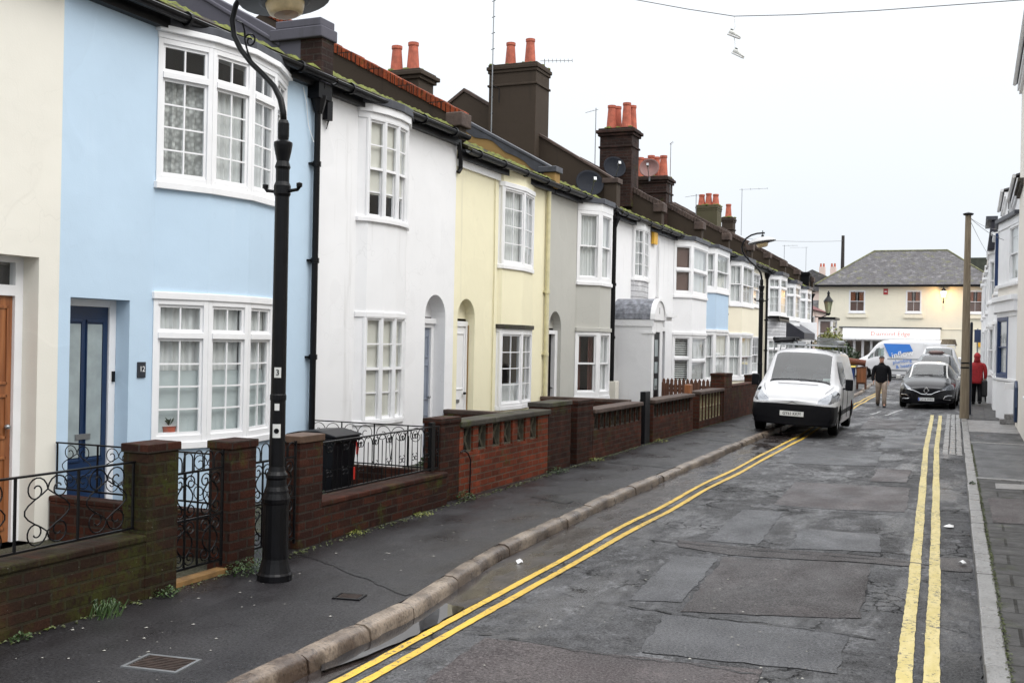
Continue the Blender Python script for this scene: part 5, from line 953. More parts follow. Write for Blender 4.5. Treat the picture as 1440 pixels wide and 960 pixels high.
# black car with ivory roof, facing us
c_ = root('black_car', 'black hatchback with ivory roof and round chrome badge parked at the right kerb', 'car')
stc = [(0, .62, .70, .60, .20, .50, .70, .02), (.1, .74, .80, .68, .19, .55, .80, .03), (.3, .84, .87, .72, .18, .68, .90, .04), (.7, .87, .885, .70, .18, .82, .99, .05), (1.0, .87, .89, .66, .18, .88, 1.05, .05), (1.3, .87, .89, .62, .18, .92, 1.24, .05), (1.75, .87, .89, .60, .18, .94, 1.48, .05), (2.2, .87, .89, .60, .18, .96, 1.53, .05), (3.2, .87, .885, .59, .18, .99, 1.49, .05), (3.9, .85, .86, .55, .2, 1.0, 1.30, .04), (4.1, .80, .82, .52, .24, .9, 1.05, .03)]
def clsc(x, y, z, v_, kd):
    x = abs(x)
    for wy in (.78, 3.38):
        if math.hypot(y-wy, z-.33) < .37 and v_ < 5 and x > .6: return 'skip'
    if y < .62 and x > .50 and .645+.12*max(0, x-.62) < z < min(.90, .70+.62*(x-.50)): return 'headlight'
    if y < .3 and z < .36 and x > .0: return 'lower_grille' if x < .42 else 'front_bumper'
    if y < .12 and .585-.10*max(0, 1-x*2.6) < z < .665 and x < .52: return 'grille'
    if 1.06 < y < 1.68 and v_ > 7.25: return 'windscreen'
    if 1.0 < y <= 1.06 and v_ > 7.2: return 'scuttle'
    if 1.25 < y < 3.6 and 5.2 < v_ < 6.75 and z > .99 and z < 1.0+(y-1.2)*.95: return 'side_window'
    if y >= 1.68 and v_ >= 6.9 or (1.0 < y <= 1.7 and v_ > 6.85): return 'roof'
    return 'body'
vbody(c_, stc, clsc, dict(body=VBLACK, headlight=LENS, lower_grille=BUMP, front_bumper=BUMP, grille=PLAST, windscreen=CGLASS, scuttle=PLAST, side_window=CGLASS, roof=IVORY), .022, 13, .12)
interior(c_, .78, .5, 3.8, 1.35, .95); MB().box(-.62, .62, .3, 3.9, .16, .26).build('underbody', DARK, c_)
for x in (-.79, .79):
    for y in (.78, 3.38): wheel(c_, x, y, .33, .2)
for s_ in (-1, 1): mirror(c_, s_*.93, 1.25, .96, IVORY, 1, .15, .14)
plate(c_, 'GV16 WFO', -.125, .33, PLW, True)
m = MB(); m.tube([(x, y, z) for x, y, z in ((-.60, -.04, .665), (-.42, -.10, .625), (-.28, -.125, .57), (-.16, -.135, .505), (0, -.138, .50), (.16, -.135, .505), (.28, -.125, .57), (.42, -.10, .625), (.60, -.04, .665))], .013, 6); m.build('chrome_strip', CHROME, c_)
m = MB()
dm = [(0, .11), (.075, 0), (0, -.11), (-.075, 0)]; m.tube([(a, -.15, .62+b) for a, b in dm+dm[:2]], .030, 6); m.build('diamond_badge', CHROME, c_)
for s_ in (-1, 1):
    m = MB(); m.tube([(s_*a, b, z) for a, b, z in ((.80, .05, .47), (.68, -.01, .475), (.58, -.055, .44), (.54, -.075, .345), (.76, .02, .325))], .016, 5); m.build('fog_light_trim', CHROME, c_)
wiper(c_, [(-.5, .99, 1.12), (-.1, 1.05, 1.13), (.15, 1.08, 1.15)]); wiper(c_, [(.02, 1.0, 1.12), (.4, 1.04, 1.13), (.56, 1.1, 1.14)])
c_.location = (-1.33, 35.9, -.1); c_.scale = (.93,)*3; c_.rotation_euler.z = R(-1.2)
# taxi, van with rack, small white car behind
def plaincar(nm, label, cat, mat, loc, s_=1., roofm=None, H=0., rot=0., sign=None):
    h = root(nm, label, cat); st = [(r[0], r[1], r[2], r[3], r[4], r[5]+H*.3, r[6]+(H if r[0] > 1.2 else H*.3), r[7]) for r in stc]; b = mat
    def cl(x, y, z, v_, kd):
        k = clsc(x, y, z-(H*.2), v_, kd); return 'body' if k in ('roof', 'front_bumper', 'lower_grille', 'grille') and not (k == 'grille') else k
    vbody(h, st, cl, dict(body=mat, headlight=LENS, grille=PLAST, windscreen=CGLASS, scuttle=PLAST, side_window=CGLASS), .05, 5, .12)
    interior(h, .78, .5, 3.8, 1.3, .95); MB().box(-.62, .62, .3, 3.9, .16, .26).build('underbody', DARK, h)
    for x in (-.79, .79):
        for y in (.78, 3.38): wheel(h, x, y, .33, .2)
    for k in (-1, 1): mirror(h, k*.93, 1.25, .96, mat, 1, .15, .14)
    h.location = loc; h.scale = (s_,)*3; h.rotation_euler.z = rot; return h
tx = plaincar('taxi', 'grey taxi with an oval roof sign parked behind the black car', 'taxi', CARGREY, (-1.28, 41.4, -.1), .95, H=.22); WO[tx.name] = Vector((0, 0, 0))
m = MB(); m.X = Matrix.Translation((0, 2.0, 1.84)) @ Matrix.Diagonal((1, .35, .32, 1)); m.lathe([(.0, -.28), (.2, -.22), (.3, -.05), (.3, .05), (.2, .22), (0, .28)], 0, 0, 18); m.build('roof_sign', M('taxi_sign_brown', (.16, .10, .09), .4, .2), tx, smooth=True)
vr = plaincar('rack_van', 'white van with roof rack and coiled load parked beyond the grey taxi', 'van', VWHITE, (-1.35, 47.5, -.1), 1.0, H=.42); WO[vr.name] = Vector((0, 0, 0))
m = MB()
for y in (1.9, 3.0): m.tube([(-.62, y, 1.9), (-.62, y, 2.06), (.62, y, 2.06), (.62, y, 1.9)], .02, 6)
for x in (-.6, .6): m.tube([(x, 1.8, 2.07), (x, 3.3, 2.07)], .02, 6)
m.build('roof_rack', WPL, vr)
m = MB()
for k in range(6): m.tube([(-1.0+.32*math.cos(t)*(1-.04*k), 50.2+.4*math.sin(t)*(1-.04*k), 1.96+.045*k) for t in [j*math.pi/8 for j in range(17)]], .03, 6)
tag(m.build('hose_coil', POLEW), 'brown coil lying on the roof rack of the far white van', 'coil')
plaincar('white_car', 'small white car mostly hidden behind the wooden pole at the street end', 'car', VWHITE, (-.75, 55.0, -.1), .95)
# big white van crossing at the street end, broadside, nose to the left
ev = root('plumbing_van', 'large white van with blue plumbing lettering crossing at the end of the street', 'van')
ste = [(0.0, .80, .88, .80, .30, .60, .86, .02), (.12, .88, .95, .86, .28, .7, .98, .03), (.6, .95, .98, .84, .28, .95, 1.18, .04), (1.05, .97, .99, .80, .28, 1.1, 1.42, .05), (1.7, .98, .99, .76, .28, 1.2, 2.15, .06), (2.1, .98, .99, .76, .28, 1.2, 2.32, .06), (3.0, .98, .99, .80, .28, 1.2, 2.38, .05), (5.4, .98, .98, .80, .3, 1.2, 2.38, .05), (5.55, .96, .96, .78, .32, 1.2, 2.3, .03)]
def clse(x, y, z, v_, kd):
    x = abs(x)
    for wy in (.95, 4.35):
        if math.hypot(y-wy, z-.36) < .42 and v_ < 5 and x > .6: return 'skip'
    if y < .4 and z < .62: return 'front_bumper'
    if y < .6 and x > .6 and .75 < z < 1.05: return 'headlight'
    if 1.05 < y < 1.68 and v_ > 7.25: return 'windscreen'
    if 1.15 < y < 2.1 and 5.2 < v_ < 7.0 and z > 1.25 and z < 1.28+(y-1.1)*1.0 and z < 1.9 and abs(y-1.5) > .03: return 'side_window'
    if .5 < y < 5.4 and .52 < z < .60 and v_ < 5: return 'side_trim'
    if 2.3 < y < 5.0 and abs(z-1.27) < .02: return 'side_trim'
    return 'body'
vbody(ev, ste, clse, dict(body=VWHITE, front_bumper=BUMP, headlight=LENS, windscreen=CGLASS, side_window=CGLASS, side_trim=ALU), .04, 7, .1)
interior(ev, .85, .6, 5.2, 1.9, 1.1); MB().box(-.7, .7, .4, 5.2, .26, .36).build('underbody', DARK, ev)
for x in (-.86, .86):
    for y in (.95, 4.35): wheel(ev, x, y, .36, .22)
BLUEV = M('van_blue_vinyl', (.03, .17, .55), .4, .05); 
fe = Fr((1.0, 5.55), (1.0, 0)); fe = Fr((1.0, 0), (1.0, 5.55))
def onside(poly, w0=.0, nm='blue_panel', mat=BLUEV): m = MB(); m.pfr(fe, poly, w0, w0+.006); m.build(nm, mat, ev)
m = MB()     # blue panel follows the flat side: a tapered trapezium with a ragged lower edge
side = lambda u, z: (.99 if z < 1.2 else .99-.19*(z-1.2)/1.2*.55+.0)+.012
def sidepoly(poly, nm, mat):
    m = MB(); us_ = [p[0] for p in poly]; bm = bmesh.new(); f = bm.faces.new([bm.verts.new((0, p[0], p[1])) for p in poly])
    for z in (1.0, 1.2, 1.4, 1.6, 1.8, 2.0): bmesh.ops.bisect_plane(bm, geom=bm.verts[:]+bm.edges[:]+bm.faces[:], plane_co=(0, 0, z), plane_no=(0, 0, 1))
    for vv in bm.verts: vv.co.x = side(vv.co.y, vv.co.z)
    me = bpy.data.meshes.new(nm); bm.to_mesh(me); bm.free(); me.materials.append(mat); o = bpy.data.objects.new(nm, me); col.objects.link(o); o.parent = ev
sidepoly([(2.05, 2.18), (3.55, 2.16), (3.75, 1.75), (3.2, 1.66), (3.0, 1.48), (2.75, 1.55), (2.65, 1.36), (2.4, 1.42)], 'blue_panel', BLUEV)
def side_text(s_, size, u, z, mat, rotd, tilt=0):
    n = Vector((1, 0, .10)).normalized(); mw = Matrix(((0, 0, 1, side(u, z)+.012), (1, 0, 0, u), (0, 1, 0, z), (0, 0, 0, 1))) @ Matrix.Rotation(R(5 if z > 1.2 else 0), 4, 'X') @ Matrix.Rotation(R(rotd), 4, 'Z') if False else Matrix(((0, 0, 1, side(u, z)+.02), (1, 0, 0, u), (0, 1, 0, z), (0, 0, 0, 1))) @ Matrix.Rotation(R(-6 if z > 1.25 else 0), 4, 'X') @ Matrix.Rotation(R(rotd), 4, 'Z')
    WO[ev.name] = Vector((0, 0, 0)); return text(s_, size, mat, ev, mw)
side_text('inflow', .52, 3.15, 1.55, WPL, 10); side_text('plumbing', .30, 3.15, 1.13, BLUEV, 10); side_text('& heating', .30, 3.35, .86, BLUEV, 10)
ev.rotation_euler.z = R(-90); ev.location = (-6.95, 68.2, -.1); ev.scale = (.98,)*3
# ---------------------------------------------------------------- right-hand houses
RG = 'white houses on the right'
def rhouse(name, label, X, y0, y1, gz, mat, bays=(), ops=(), rz=.9, group=RG, X2=7., cornice=True, roofm=SLATE):
    h = root(name, label, 'house', (X, (y0+y1)/2, 0), group); fr = Fr((X, y1), (X, y0)); L = y1-y0
    facade(h, fr, L, gz, [(y1-b, y1-a, c, d, .12) for a, b, c, d in ops], mat)
    m = MB(); m.box(X+.02, X2, y0, y0+.2, 0, gz); m.box(X+.02, X2, y1-.2, y1, 0, gz); m.box(X2-.2, X2, y0+.2, y1-.2, 0, gz); m.box(X+.3, X2-.2, y0+.2, y1-.2, 2.6, 2.75); m.build('side_wall', mat, h)
    m = MB(); m.pxz([(X-.12, gz), (X-.12, gz+.05), ((X+X2)/2, gz+rz+.05), (X2, gz+.05), (X2, gz), ((X+X2)/2, gz+rz)], y0-.02, y1+.02); m.build('roof', roofm, h)
    if cornice: m = MB(); m.box(X-.1, X, y0, y1, gz-.16, gz-.04); m.box(X-.06, X, y0, y1, gz-.24, gz-.16); m.build('cornice', WPAINT, h); m = MB(); m.tube([(X-.16, y0, gz+.01), (X-.16, y1, gz+.01)], .045, 8); m.build('gutter', WPL, h)
    for (a, b, p, c, lv) in bays: bay(h, [(X, b), (X-p, b-c), (X-p, a+c), (X, a)], -1, lv)
    return h, fr
def rlv(m, z1, z2, z3, z4, st, st2, top, um=None, jm=WPAINT): return [('wall', 0, z1-.08, m), ('band', z1-.08, z1, .03, jm, 'sill'), ('win', z1, z2, st), ('band', z2, z2+.12, .05, WPAINT, 'cornice'), ('wall', z2+.12, z3-.08, um or m), ('band', z3-.08, z3, .05, WPAINT, 'sill'), ('win', z3, z4, st2), ('wall', z4, top-.1, m), ('band', top-.1, top, .08, WPAINT, 'cap')]
RCREAM = render_paint('right_cream_render', (.72, .68, .62), .2)
h, fr = rhouse('tall_cream_house', 'tall cream house wall at the right edge of the photo', .95, 6.0, 28.4, 8.2, RCREAM, ops=[(25.6, 26.5, 3.7, 5.2, .1), (22, 23.2, .9, 2.4), (22, 23.2, 3.6, 5.0), (14, 15.2, .9, 2.4), (14, 15.2, 3.6, 5.0)][1:], rz=2)
for y in (22, 14):
    for z in (.9, 3.6): window(h, fr, 28.4-y-1.2, 28.4-y, z, z+1.45, 2, 2, 'sash', cur='curt', sill=.05)
m = MB(); m.box(.88, .95, 26.0, 28.44, 5.45, 5.52); m.box(.83, .95, 26.0, 28.44, 5.52, 5.60); m.build('string_course', CONC, h); m = MB(); m.pyz([(26.9, .15), (27.5, .15), (27.6, .5), (27.5, .95), (27.2, 1.1), (26.9, .95), (26.8, .5)], .88, .95); m.build('meter_cover', NAVY, h, bevel=.02)
sg = dict(cols=1, rows=1, kind='sash', fw=.06, cur=[(0, 1, 'curt')]); NAVYF = M('navy_joinery', (.010, .035, .12), .35, .1)
sn = dict(cols=1, rows=1, kind='sash', fw=.09, cur=[(0, 1, 'curt')])
h, fr = rhouse('navy_window_house', 'white house on the right with navy framed ground floor bay window and heavy cornice', .98, 28.45, 33.2, 6.0, WHITE)
bp = [(.98, 33.1), (.60, 32.7), (.58, 31.3), (.80, 30.1), (.98, 29.0)]
def rb(hh, pts, lvls, jm=None): bay(hh, pts, -1, lvls, jm)
rb(h, bp, [('wall', 0, 1.0, WHITE), ('band', 1.0, 1.07, .03, WPAINT, 'sill')]); rb(h, bp, [('win', 1.07, 2.65, [sn, sn, sn, None])], NAVYF)
for o in h.children:
    if o.name.startswith('bay_post'): o.data.materials[0] = WHITE
rb(h, bp, [('band', 2.65, 2.78, .02, WPAINT, 'frieze'), ('band', 2.78, 3.05, .10, WPAINT, 'cornice'), ('band', 3.05, 3.18, .16, WPAINT, 'cornice'), ('wall', 3.18, 3.42, RCREAM), ('band', 3.42, 3.5, .08, WPAINT, 'sill'), ('win', 3.5, 4.95, [sg, sg, None, sg]), ('band', 4.95, 5.15, .03, WPAINT, 'frieze'), ('band', 5.15, 5.25, .12, LEADD, 'lead_cap')])
MB().box(.50, .60, 32.2, 32.6, 3.5, 5.0).build('navy_shutter', NAVYF, h)
m = MB(); m.box(.62, 1.0, 28.5, 28.9, 0, .12); m.box(.72, 1.0, 28.5, 28.9, .12, .24); m.build('door_step', KERBR, h, bevel=.01); MB().box(.72, .98, 28.55, 28.9, .85, 1.0).build('window_ledge', WPAINT, h)
h, fr = rhouse('parapet_house', 'white house with square parapet on the right behind the wooden pole', .82, 33.2, 38.2, 6.3, WHITE, [(34.6, 37.4, .26, .4, rlv(WHITE, 1.0, 2.55, 3.5, 4.9, [sg], [sg], 5.3))])
h, fr = rhouse('oriel_roof_house', 'white house on the right with a small dark slated turret over its bay', .66, 38.2, 43.2, 5.6, WHITE, [(38.9, 41.8, .22, .4, rlv(WHITE, 1.0, 2.55, 3.4, 4.8, [sg], [sg], 5.1))])
m = MB(); m.pxz([(.36, 5.1), (.36, 5.2), (.46, 6.1), (.66, 6.1), (.66, 5.1)], 38.8, 41.5); m.build('turret_roof', M('dark_slate', (.02, .02, .03)), h, bevel=.05); MB().box(.30, .66, 38.7, 41.6, 6.1, 6.22).build('turret_cap', LEADD, h)
for i, (y0, X, lab) in enumerate(((43.2, .62, 'white house on the right between the slated turret and the street end'), (47.8, .56, 'last but one white house on the right near the street end'), (52.4, .52, 'last white house on the right at the street corner'))):
    h, fr = rhouse('white_bay_house', lab, X, y0, y0+4.6, 5.2, WHITE, [(y0+.5, y0+3.2, .2, .4, rlv(WHITE, 1.0, 2.5, 3.2, 4.5, [sg], [sg], 4.8))])
h = root('plant_pot', 'tall dark planter with a leafy shrub against the white houses on the right', 'planter', (.50, 40.6, 0)); m = MB(); m.lathe([(.11, 0), (.15, .5), (.16, .5), (.14, .52), (.13, .45)], .50, 40.6, 14); m.build('pot', PLAST, h)
def leafcloud(m, c, rx, ry, rz, n, s_, seed=1, power=.5):
    rd = random.Random(seed)
    for k in range(n):
        a, b = rd.random()*6.283, math.acos(2*rd.random()-1); r = rd.random()**power; lump = 1+.22*math.sin(3*a+seed)*math.sin(4*b+seed*2)
        p = Vector((c[0]+rx*r*lump*math.sin(b)*math.cos(a), c[1]+ry*r*lump*math.sin(b)*math.sin(a), c[2]+rz*r*lump*math.cos(b)))
        d1 = Vector((rd.uniform(-1, 1), rd.uniform(-1, 1), rd.uniform(-.6, 1))).normalized(); d2 = d1.cross(Vector((rd.uniform(-1, 1), rd.uniform(-1, 1), rd.uniform(-1, 1)))).normalized(); t = s_*rd.uniform(.6, 1.3)
        m.quad(p-d1*t, p+d2*t*.45, p+d1*t, p-d2*t*.45)
def leafmat(name, a, b):
    t = NT(name); o = t.node('ShaderNodeTexNoise'); o.inputs['Scale'].default_value = 30; t.l(t.P(), o.inputs['Vector']); c = t.mix(t.rng(o.outputs[0], .35, .65), a, b); t.out(c, .55); return t.m
LEAF = leafmat('leaf_green', (.015, .034, .009), (.045, .085, .018)); LEAFY = leafmat('leaf_yellow_green', (.10, .13, .02), (.20, .20, .04)); LEAFD = leafmat('leaf_dark_green', (.015, .03, .012), (.035, .06, .02)); LEAFB = leafmat('leaf_blue_green', (.04, .07, .055), (.10, .14, .11))
m = MB(); leafcloud(m, (.50, 40.6, .72), .26, .26, .24, 240, .05, 3); m.build('foliage', LEAFB, h, fix=False)

# ---------------------------------------------------------------- buildings at the street end
ECREAM = render_paint('end_cream_render', (.82, .77, .63), .25)
h = root('corner_shop', 'cream building with hipped slate roof facing us at the end of the street', 'building', (-4, 72, 0)); fr = Fr((-9.35, 72), (1.35, 72)); ox = -9.35
wx = [(-7.46, -6.45), (-4.0, -3.06), (-.43, .5)]
facade(h, fr, 10.7, 5.75, [(a-ox, b-ox, 4.02, 5.45, .12) for a, b in wx]+[(-7.6-ox, -5.5-ox, .9, 2.30, .2)], ECREAM)
m = MB(); m.box(-9.35, -9.15, 72.02, 80, 0, 5.75); m.box(1.15, 1.35, 72.02, 80, 0, 5.75); m.box(-9.15, 1.15, 79.8, 80, 0, 5.75); m.box(-9.1, 1.1, 72.3, 79.8, 3., 3.15); m.build('side_wall', ECREAM, h)
e0, e1 = (-9.6, 71.75), (1.6, 80.2); rdg = [(-6.3, 76, 8.3), (-1.7, 76, 8.3)]; c4_ = [(e0[0], e0[1], 5.8), (e1[0], e0[1], 5.8), (e1[0], e1[1], 5.8), (e0[0], e1[1], 5.8)]
m = MB(); m.add(c4_+rdg, [(0, 1, 5, 4), (1, 2, 5), (2, 3, 4, 5), (3, 0, 4), (3, 2, 1, 0)]); m.build('roof', SLATE, h)
m = MB(); m.tube([rdg[0], rdg[1]], .07, 6)
for a, b in ((c4_[0], rdg[0]), (c4_[1], rdg[1])): m.tube([a, b], .06, 6)
m.build('ridge_tiles', M('ridge_moss', (.13, .13, .06), .8, .5, 6), h); m = MB(); m.box(e0[0], e1[0], e0[1]-.08, e0[1]+.05, 5.66, 5.79); m.build('gutter', IRON, h)
for a, b in wx: window(h, fr, a-ox, b-ox, 4.02, 5.45, 2, 1, 'sash', cur=[(.5, 1, 'orn'), (0, .5, 'brown')], sill=.1, fw=.07)
for a, b in wx: MB().box(a-.12, b+.12, 71.9, 72, 3.70, 3.92).build('sill_block', ECREAM, h)
m = MB(); m.box(-5.35, -5.08, 71.96, 72, 5.18, 5.55); pl = m.build('plaque', M('red_plaque', (.40, .04, .04), .5, .1), h); MB().box(-5.29, -5.14, 71.95, 71.96, 5.34, 5.40).build('plaque_band', WPL, pl)
m = MB(); m.box(-8.0, -1.85, 71.6, 72, 3.02, 3.10); m.build('fascia_dark_board', M('dark_blue_grey', (.05, .06, .07), .6, .2), h); m = MB(); m.pyz([(72, 3.02), (71.55, 3.0), (71.25, 2.38), (71.25, 2.28), (72, 2.28)], -7.75, -1.92); aw = m.build('shop_awning', M('awning_white', (.78, .78, .78), .6, .05), h)  # thin dark blue-grey board above the white shop awning
mwA = Matrix(((1, 0, 0, -4.85), (0, .43, -.9, 71.38), (0, .9, .43, 2.66), (0, 0, 0, 1))); text('Diamond Edge', .40, M('faded_red_lettering', (.55, .16, .13), .6, .2), aw, mwA)
for k in range(4): window(h, fr, -7.6-ox+k*.525, -7.6-ox+(k+1)*.525, .9, 2.28, 1, 1, cur=None, fw=.05)
m = MB(); m.box(-5.4, -1.95, 71.7, 72, 0, 2.28); m.build('shopfront_panel', WPAINT, h); MB().box(-1.9, 1.35, 71.97, 72, 3.0, 3.03).build('string_course', ECREAM, h)
m = MB(); m.box(.2, 1.2, 71.9, 71.98, 1.95, 2.45); m.build('yellow_sign', YBOX, h)
lm = root('wall_lantern', 'lit lantern glowing warm yellow on the cream building facade', 'lantern', (-1.78, 71.85, 4.7)); m = MB(); m.tube([(-1.78, 72, 5.62), (-1.78, 71.7, 5.7), (-1.78, 71.62, 5.6)], .02, 6); m.lathe([(.03, 4.62), (.05, 4.7), (.03, 4.78), (.02, 5.02)], -1.78, 71.62, 8); m.lathe([(.2, 5.38), (.1, 5.5), (.02, 5.6)], -1.78, 71.62, 6); m.build('bracket', IRON, lm)
m = MB(); m.lathe([(.09, 5.0), (.19, 5.37), (.0, 5.38)], -1.78, 71.62, 6); m.build('glass', M('lit_lamp', (1, .8, .5), .5, 0, emit=(1, .62, .22, 6.)), lm)
pl = bpy.data.lights.new('lantern_light', 'POINT'); pl.energy = 42; pl.color = (1, .58, .22); pl.shadow_soft_size = .12; po = bpy.data.objects.new('lantern_light', pl); col.objects.link(po); po.location = (-1.78, 71.2, 5.1)
# pale pink house on the left corner
h = root('pink_house', 'pale pink house with brown blinds and dark flat roofed bay beyond the left terrace', 'house', (-7.5, 57, 0)); fr = Fr((-7.4, 53.9), (-7.4, 60.2)); facade(h, fr, 6.3, 3.6, [(.5, 1.6, 2.0, 3.3, .1)], PINK)
m = MB(); m.box(-14, -7.42, 53.9, 54.1, 0, 3.6); m.box(-14, -7.42, 60.0, 60.2, 0, 3.6); m.build('side_wall', PINK, h); m = MB(); m.add([(-7.25, 53.8, 3.6), (-7.25, 60.3, 3.6), (-14, 60.3, 3.6), (-14, 53.8, 3.6), (-9.5, 56.5, 4.7), (-9.5, 58, 4.7)], [(0, 1, 5, 4), (1, 2, 5), (2, 3, 4, 5), (3, 0, 4), (0, 3, 2, 1)]); m.build('roof', M('dull_red_roof', (.12, .03, .03), .8, .3, 5), h)
window(h, fr, .5, 1.6, 2.0, 3.3, 2, 1, 'sash', cur='orn'); sb = dict(cols=1, rows=1, kind='sash', fw=.08, cur=[(0, 1, 'brown')])
bay(h, [(-7.4, 57.0), (-6.75, 57.4), (-6.75, 59.4), (-7.4, 59.9)], 1, [('wall', 0, 1.7, PINK), ('win', 1.7, 3.2, [sb]), ('band', 3.2, 3.32, .15, IRON, 'flat_roof')])
lt = root('wall_lantern', 'black Victorian lantern with greenish glass on a bracket beside the pale pink house', 'lantern', (-6.75, 55.6, 3.4)); m = MB(); m.tube([(-7.4, 55.6, 3.3), (-7.1, 55.6, 3.25), (-6.75, 55.6, 3.4)], .025, 6); m.lathe([(.26, 4.05), (.2, 4.15), (.08, 4.3), (.05, 4.42), (.08, 4.46), (.02, 4.6)], -6.75, 55.6, 8); m.lathe([(.05, 3.35), (.12, 3.42), (.12, 3.46), (.03, 3.5)], -6.75, 55.6, 8)
for k in range(4): a = math.pi/4+k*math.pi/2; m.tube([(-6.75+.12*math.cos(a), 55.6+.12*math.sin(a), 3.45), (-6.75+.25*math.cos(a), 55.6+.25*math.sin(a), 4.06)], .014, 4)
m.build('frame', IRON, lt); m = MB(); m.lathe([(.10, 3.46), (.22, 4.05)], -6.75, 55.6, 4); m.build('glass', M('lantern_glass', (.34, .36, .22), .2, .2), lt)
sh = root('garden_shrub', 'evergreen shrub with yellowish leaves in front of the pale pink house', 'shrub', (-6.3, 54.6, 0)); m = MB(); leafcloud(m, (-6.5, 54.9, 1.5), .8, .8, 1.15, 2600, .09, 5); m.build('foliage', LEAFY, sh, fix=False); m = MB(); leafcloud(m, (-5.9, 54.6, 1.2), .75, .7, .75, 2200, .08, 8); m.build('dark_foliage', LEAFD, sh, fix=False); m = MB(); m.tube([(-6.4, 54.8, 0), (-6.35, 54.8, 1.4)], [.07, .03], 7); m.build('stem', POLEW, sh)
# far roofs behind
h = root('far_house', 'distant pink chimneyed house just showing above the left end of the slate roof', 'house', (-13, 95, 0)); m = MB(); m.box(-16, -9, 92, 98, 0, 6.4); m.build('wall', PINK, h); m = MB(); m.pxz([(-16.3, 6.4), (-8.7, 6.4), (-12.5, 8.2)], 91.8, 98.2); m.build('roof', SLATE, h)
for k in range(2): m = MB(); m.box(-12.1+k*.9, -11.65+k*.9, 93, 93.6, 7, 8.5); c = m.build('chimney', PINK, h); m = MB(); [m.lathe([(.09, 8.5), (.07, 8.8)], -12.0+k*.9+j*.24, 93.3, 8) for j in range(2)]; m.build('chimney_pot', TERRA, c)
h = root('far_house', 'dark roofed house showing behind the right end of the cream building', 'house', (2, 92, 0)); m = MB(); m.box(-1.5, 7, 89, 96, 0, 7.4); m.build('wall', ECREAM, h); m = MB(); m.pxz([(-1.8, 7.4), (7.3, 7.4), (5.8, 8.8), (-.3, 8.8)], 88.8, 96.2); m.build('roof', M('green_slate', (.05, .055, .04), .8, .3, 4), h)
h = root('distant_terrace', 'row of pale houses far off along the side street to the left of the shop', 'building', (-25, 76, 0)); m = MB(); m.box(-45, -10, 73.5, 80, 0, 3.6); m.build('wall', OFFW, h)
m = MB(); m.pyz([(73.3, 3.6), (80.2, 3.6), (76.7, 5.0)], -45.2, -9.8); m.build('roof', SLATE, h)

# ---------------------------------------------------------------- poles, posts, wires
h = root('telegraph_pole', 'tall weathered wooden telegraph pole on the right kerb beside the parked cars', 'pole', (-.19, 30.2, 0)); m = MB(); m.lathe([(.118, 0), (.112, .5), (.10, 2.), (.072, 5.3), (.0, 5.36)], -.19, 30.2, 14); m.build('shaft', POLEW, h); m = MB()
for z in (1.30, 1.42): m.lathe([(.112, z), (.112, z+.04)], -.19, 30.2, 14)
m.lathe([(.10, 5.28), (.13, 5.30), (.13, 5.33), (.0, 5.37)], -.19, 30.2, 12); m.build('band', IRON, h)
for a in ((.82, 37, 5.6), (.66, 42, 4.9), (.98, 31, 4.6)): m = MB(); n = 12; m.tube([(-.19+(a[0]+.19)*k/n, 30.2+(a[1]-30.2)*k/n, 5.25+(a[2]-5.25)*k/n-.12*math.sin(math.pi*k/n)) for k in range(n+1)], .006, 4); m.build('wire', M('wire_grey', (.15, .15, .16), .6, 0), h)
h = root('sign_post', 'slim navy steel post standing on the right pavement near the wooden pole', 'post', (-.06, 31.9, 0)); m = MB(); m.lathe([(.036, 0), (.036, 2.52), (.02, 2.55)], -.06, 31.9, 12); m.lathe([(.1, .0), (.09, .012)], -.06, 31.9, 14); m.build('shaft', M('navy_post_paint', (.006, .008, .018), .4, .1), h)
h = root('sign_post', 'far grey post with small dark blue sign plates by the right-hand houses', 'post', (.12, 50, 0)); m = MB(); m.lathe([(.03, 0), (.03, 2.7)], .15, 50, 8); m.build('shaft', ALU, h); m = MB(); m.box(.02, .28, 49.94, 49.96, 2.1, 2.65); m.build('sign_plate', M('sign_dark_blue', (.03, .05, .12), .5, .1), h)
h = root('telegraph_pole', 'dark pole rising behind the left slope of the slate roof', 'pole', (-9.0, 82, 0)); m = MB(); m.lathe([(.16, 0), (.13, 8), (.11, 10.)], -9.0, 82, 10); m.build('shaft', M('dark_pole', (.03, .025, .022), .8, .2), h)
m = MB(); m.tube([(-9.0+(-6.5)*k/10, 82-32*k/10, 9.6-1.9*k/10-.4*math.sin(math.pi*k/10)) for k in range(11)], .012, 4); m.build('wire', M('wire_grey', (.15, .15, .16)), h)
h = root('overhead_wire', 'thin overhead wire sagging across the top of the photo', 'wire', (-3, 14, 6.1)); m = MB()
pl_ = [(-7.9, 14.2, 7.5), (-6, 14.1, 6.93), (-4.31, 14, 6.47), (-3.6, 14, 6.27), (-2.974, 14, 6.111)]; m.tube(pl_, .006, 5); m.tube([(-2.974, 14, 6.111), (-2.2, 14, 6.05), (-1.2, 14, 6.0), (.43, 14, 5.955), (1.02, 14, 5.96)], .006, 5); m.build('strand', M('wire_grey', (.15, .15, .16)), h)
SHOE = M('shoe_white', (.60, .60, .57), .6, .3, 40); SHOEG = M('shoe_grey', (.16, .17, .16), .6, .3, 40)
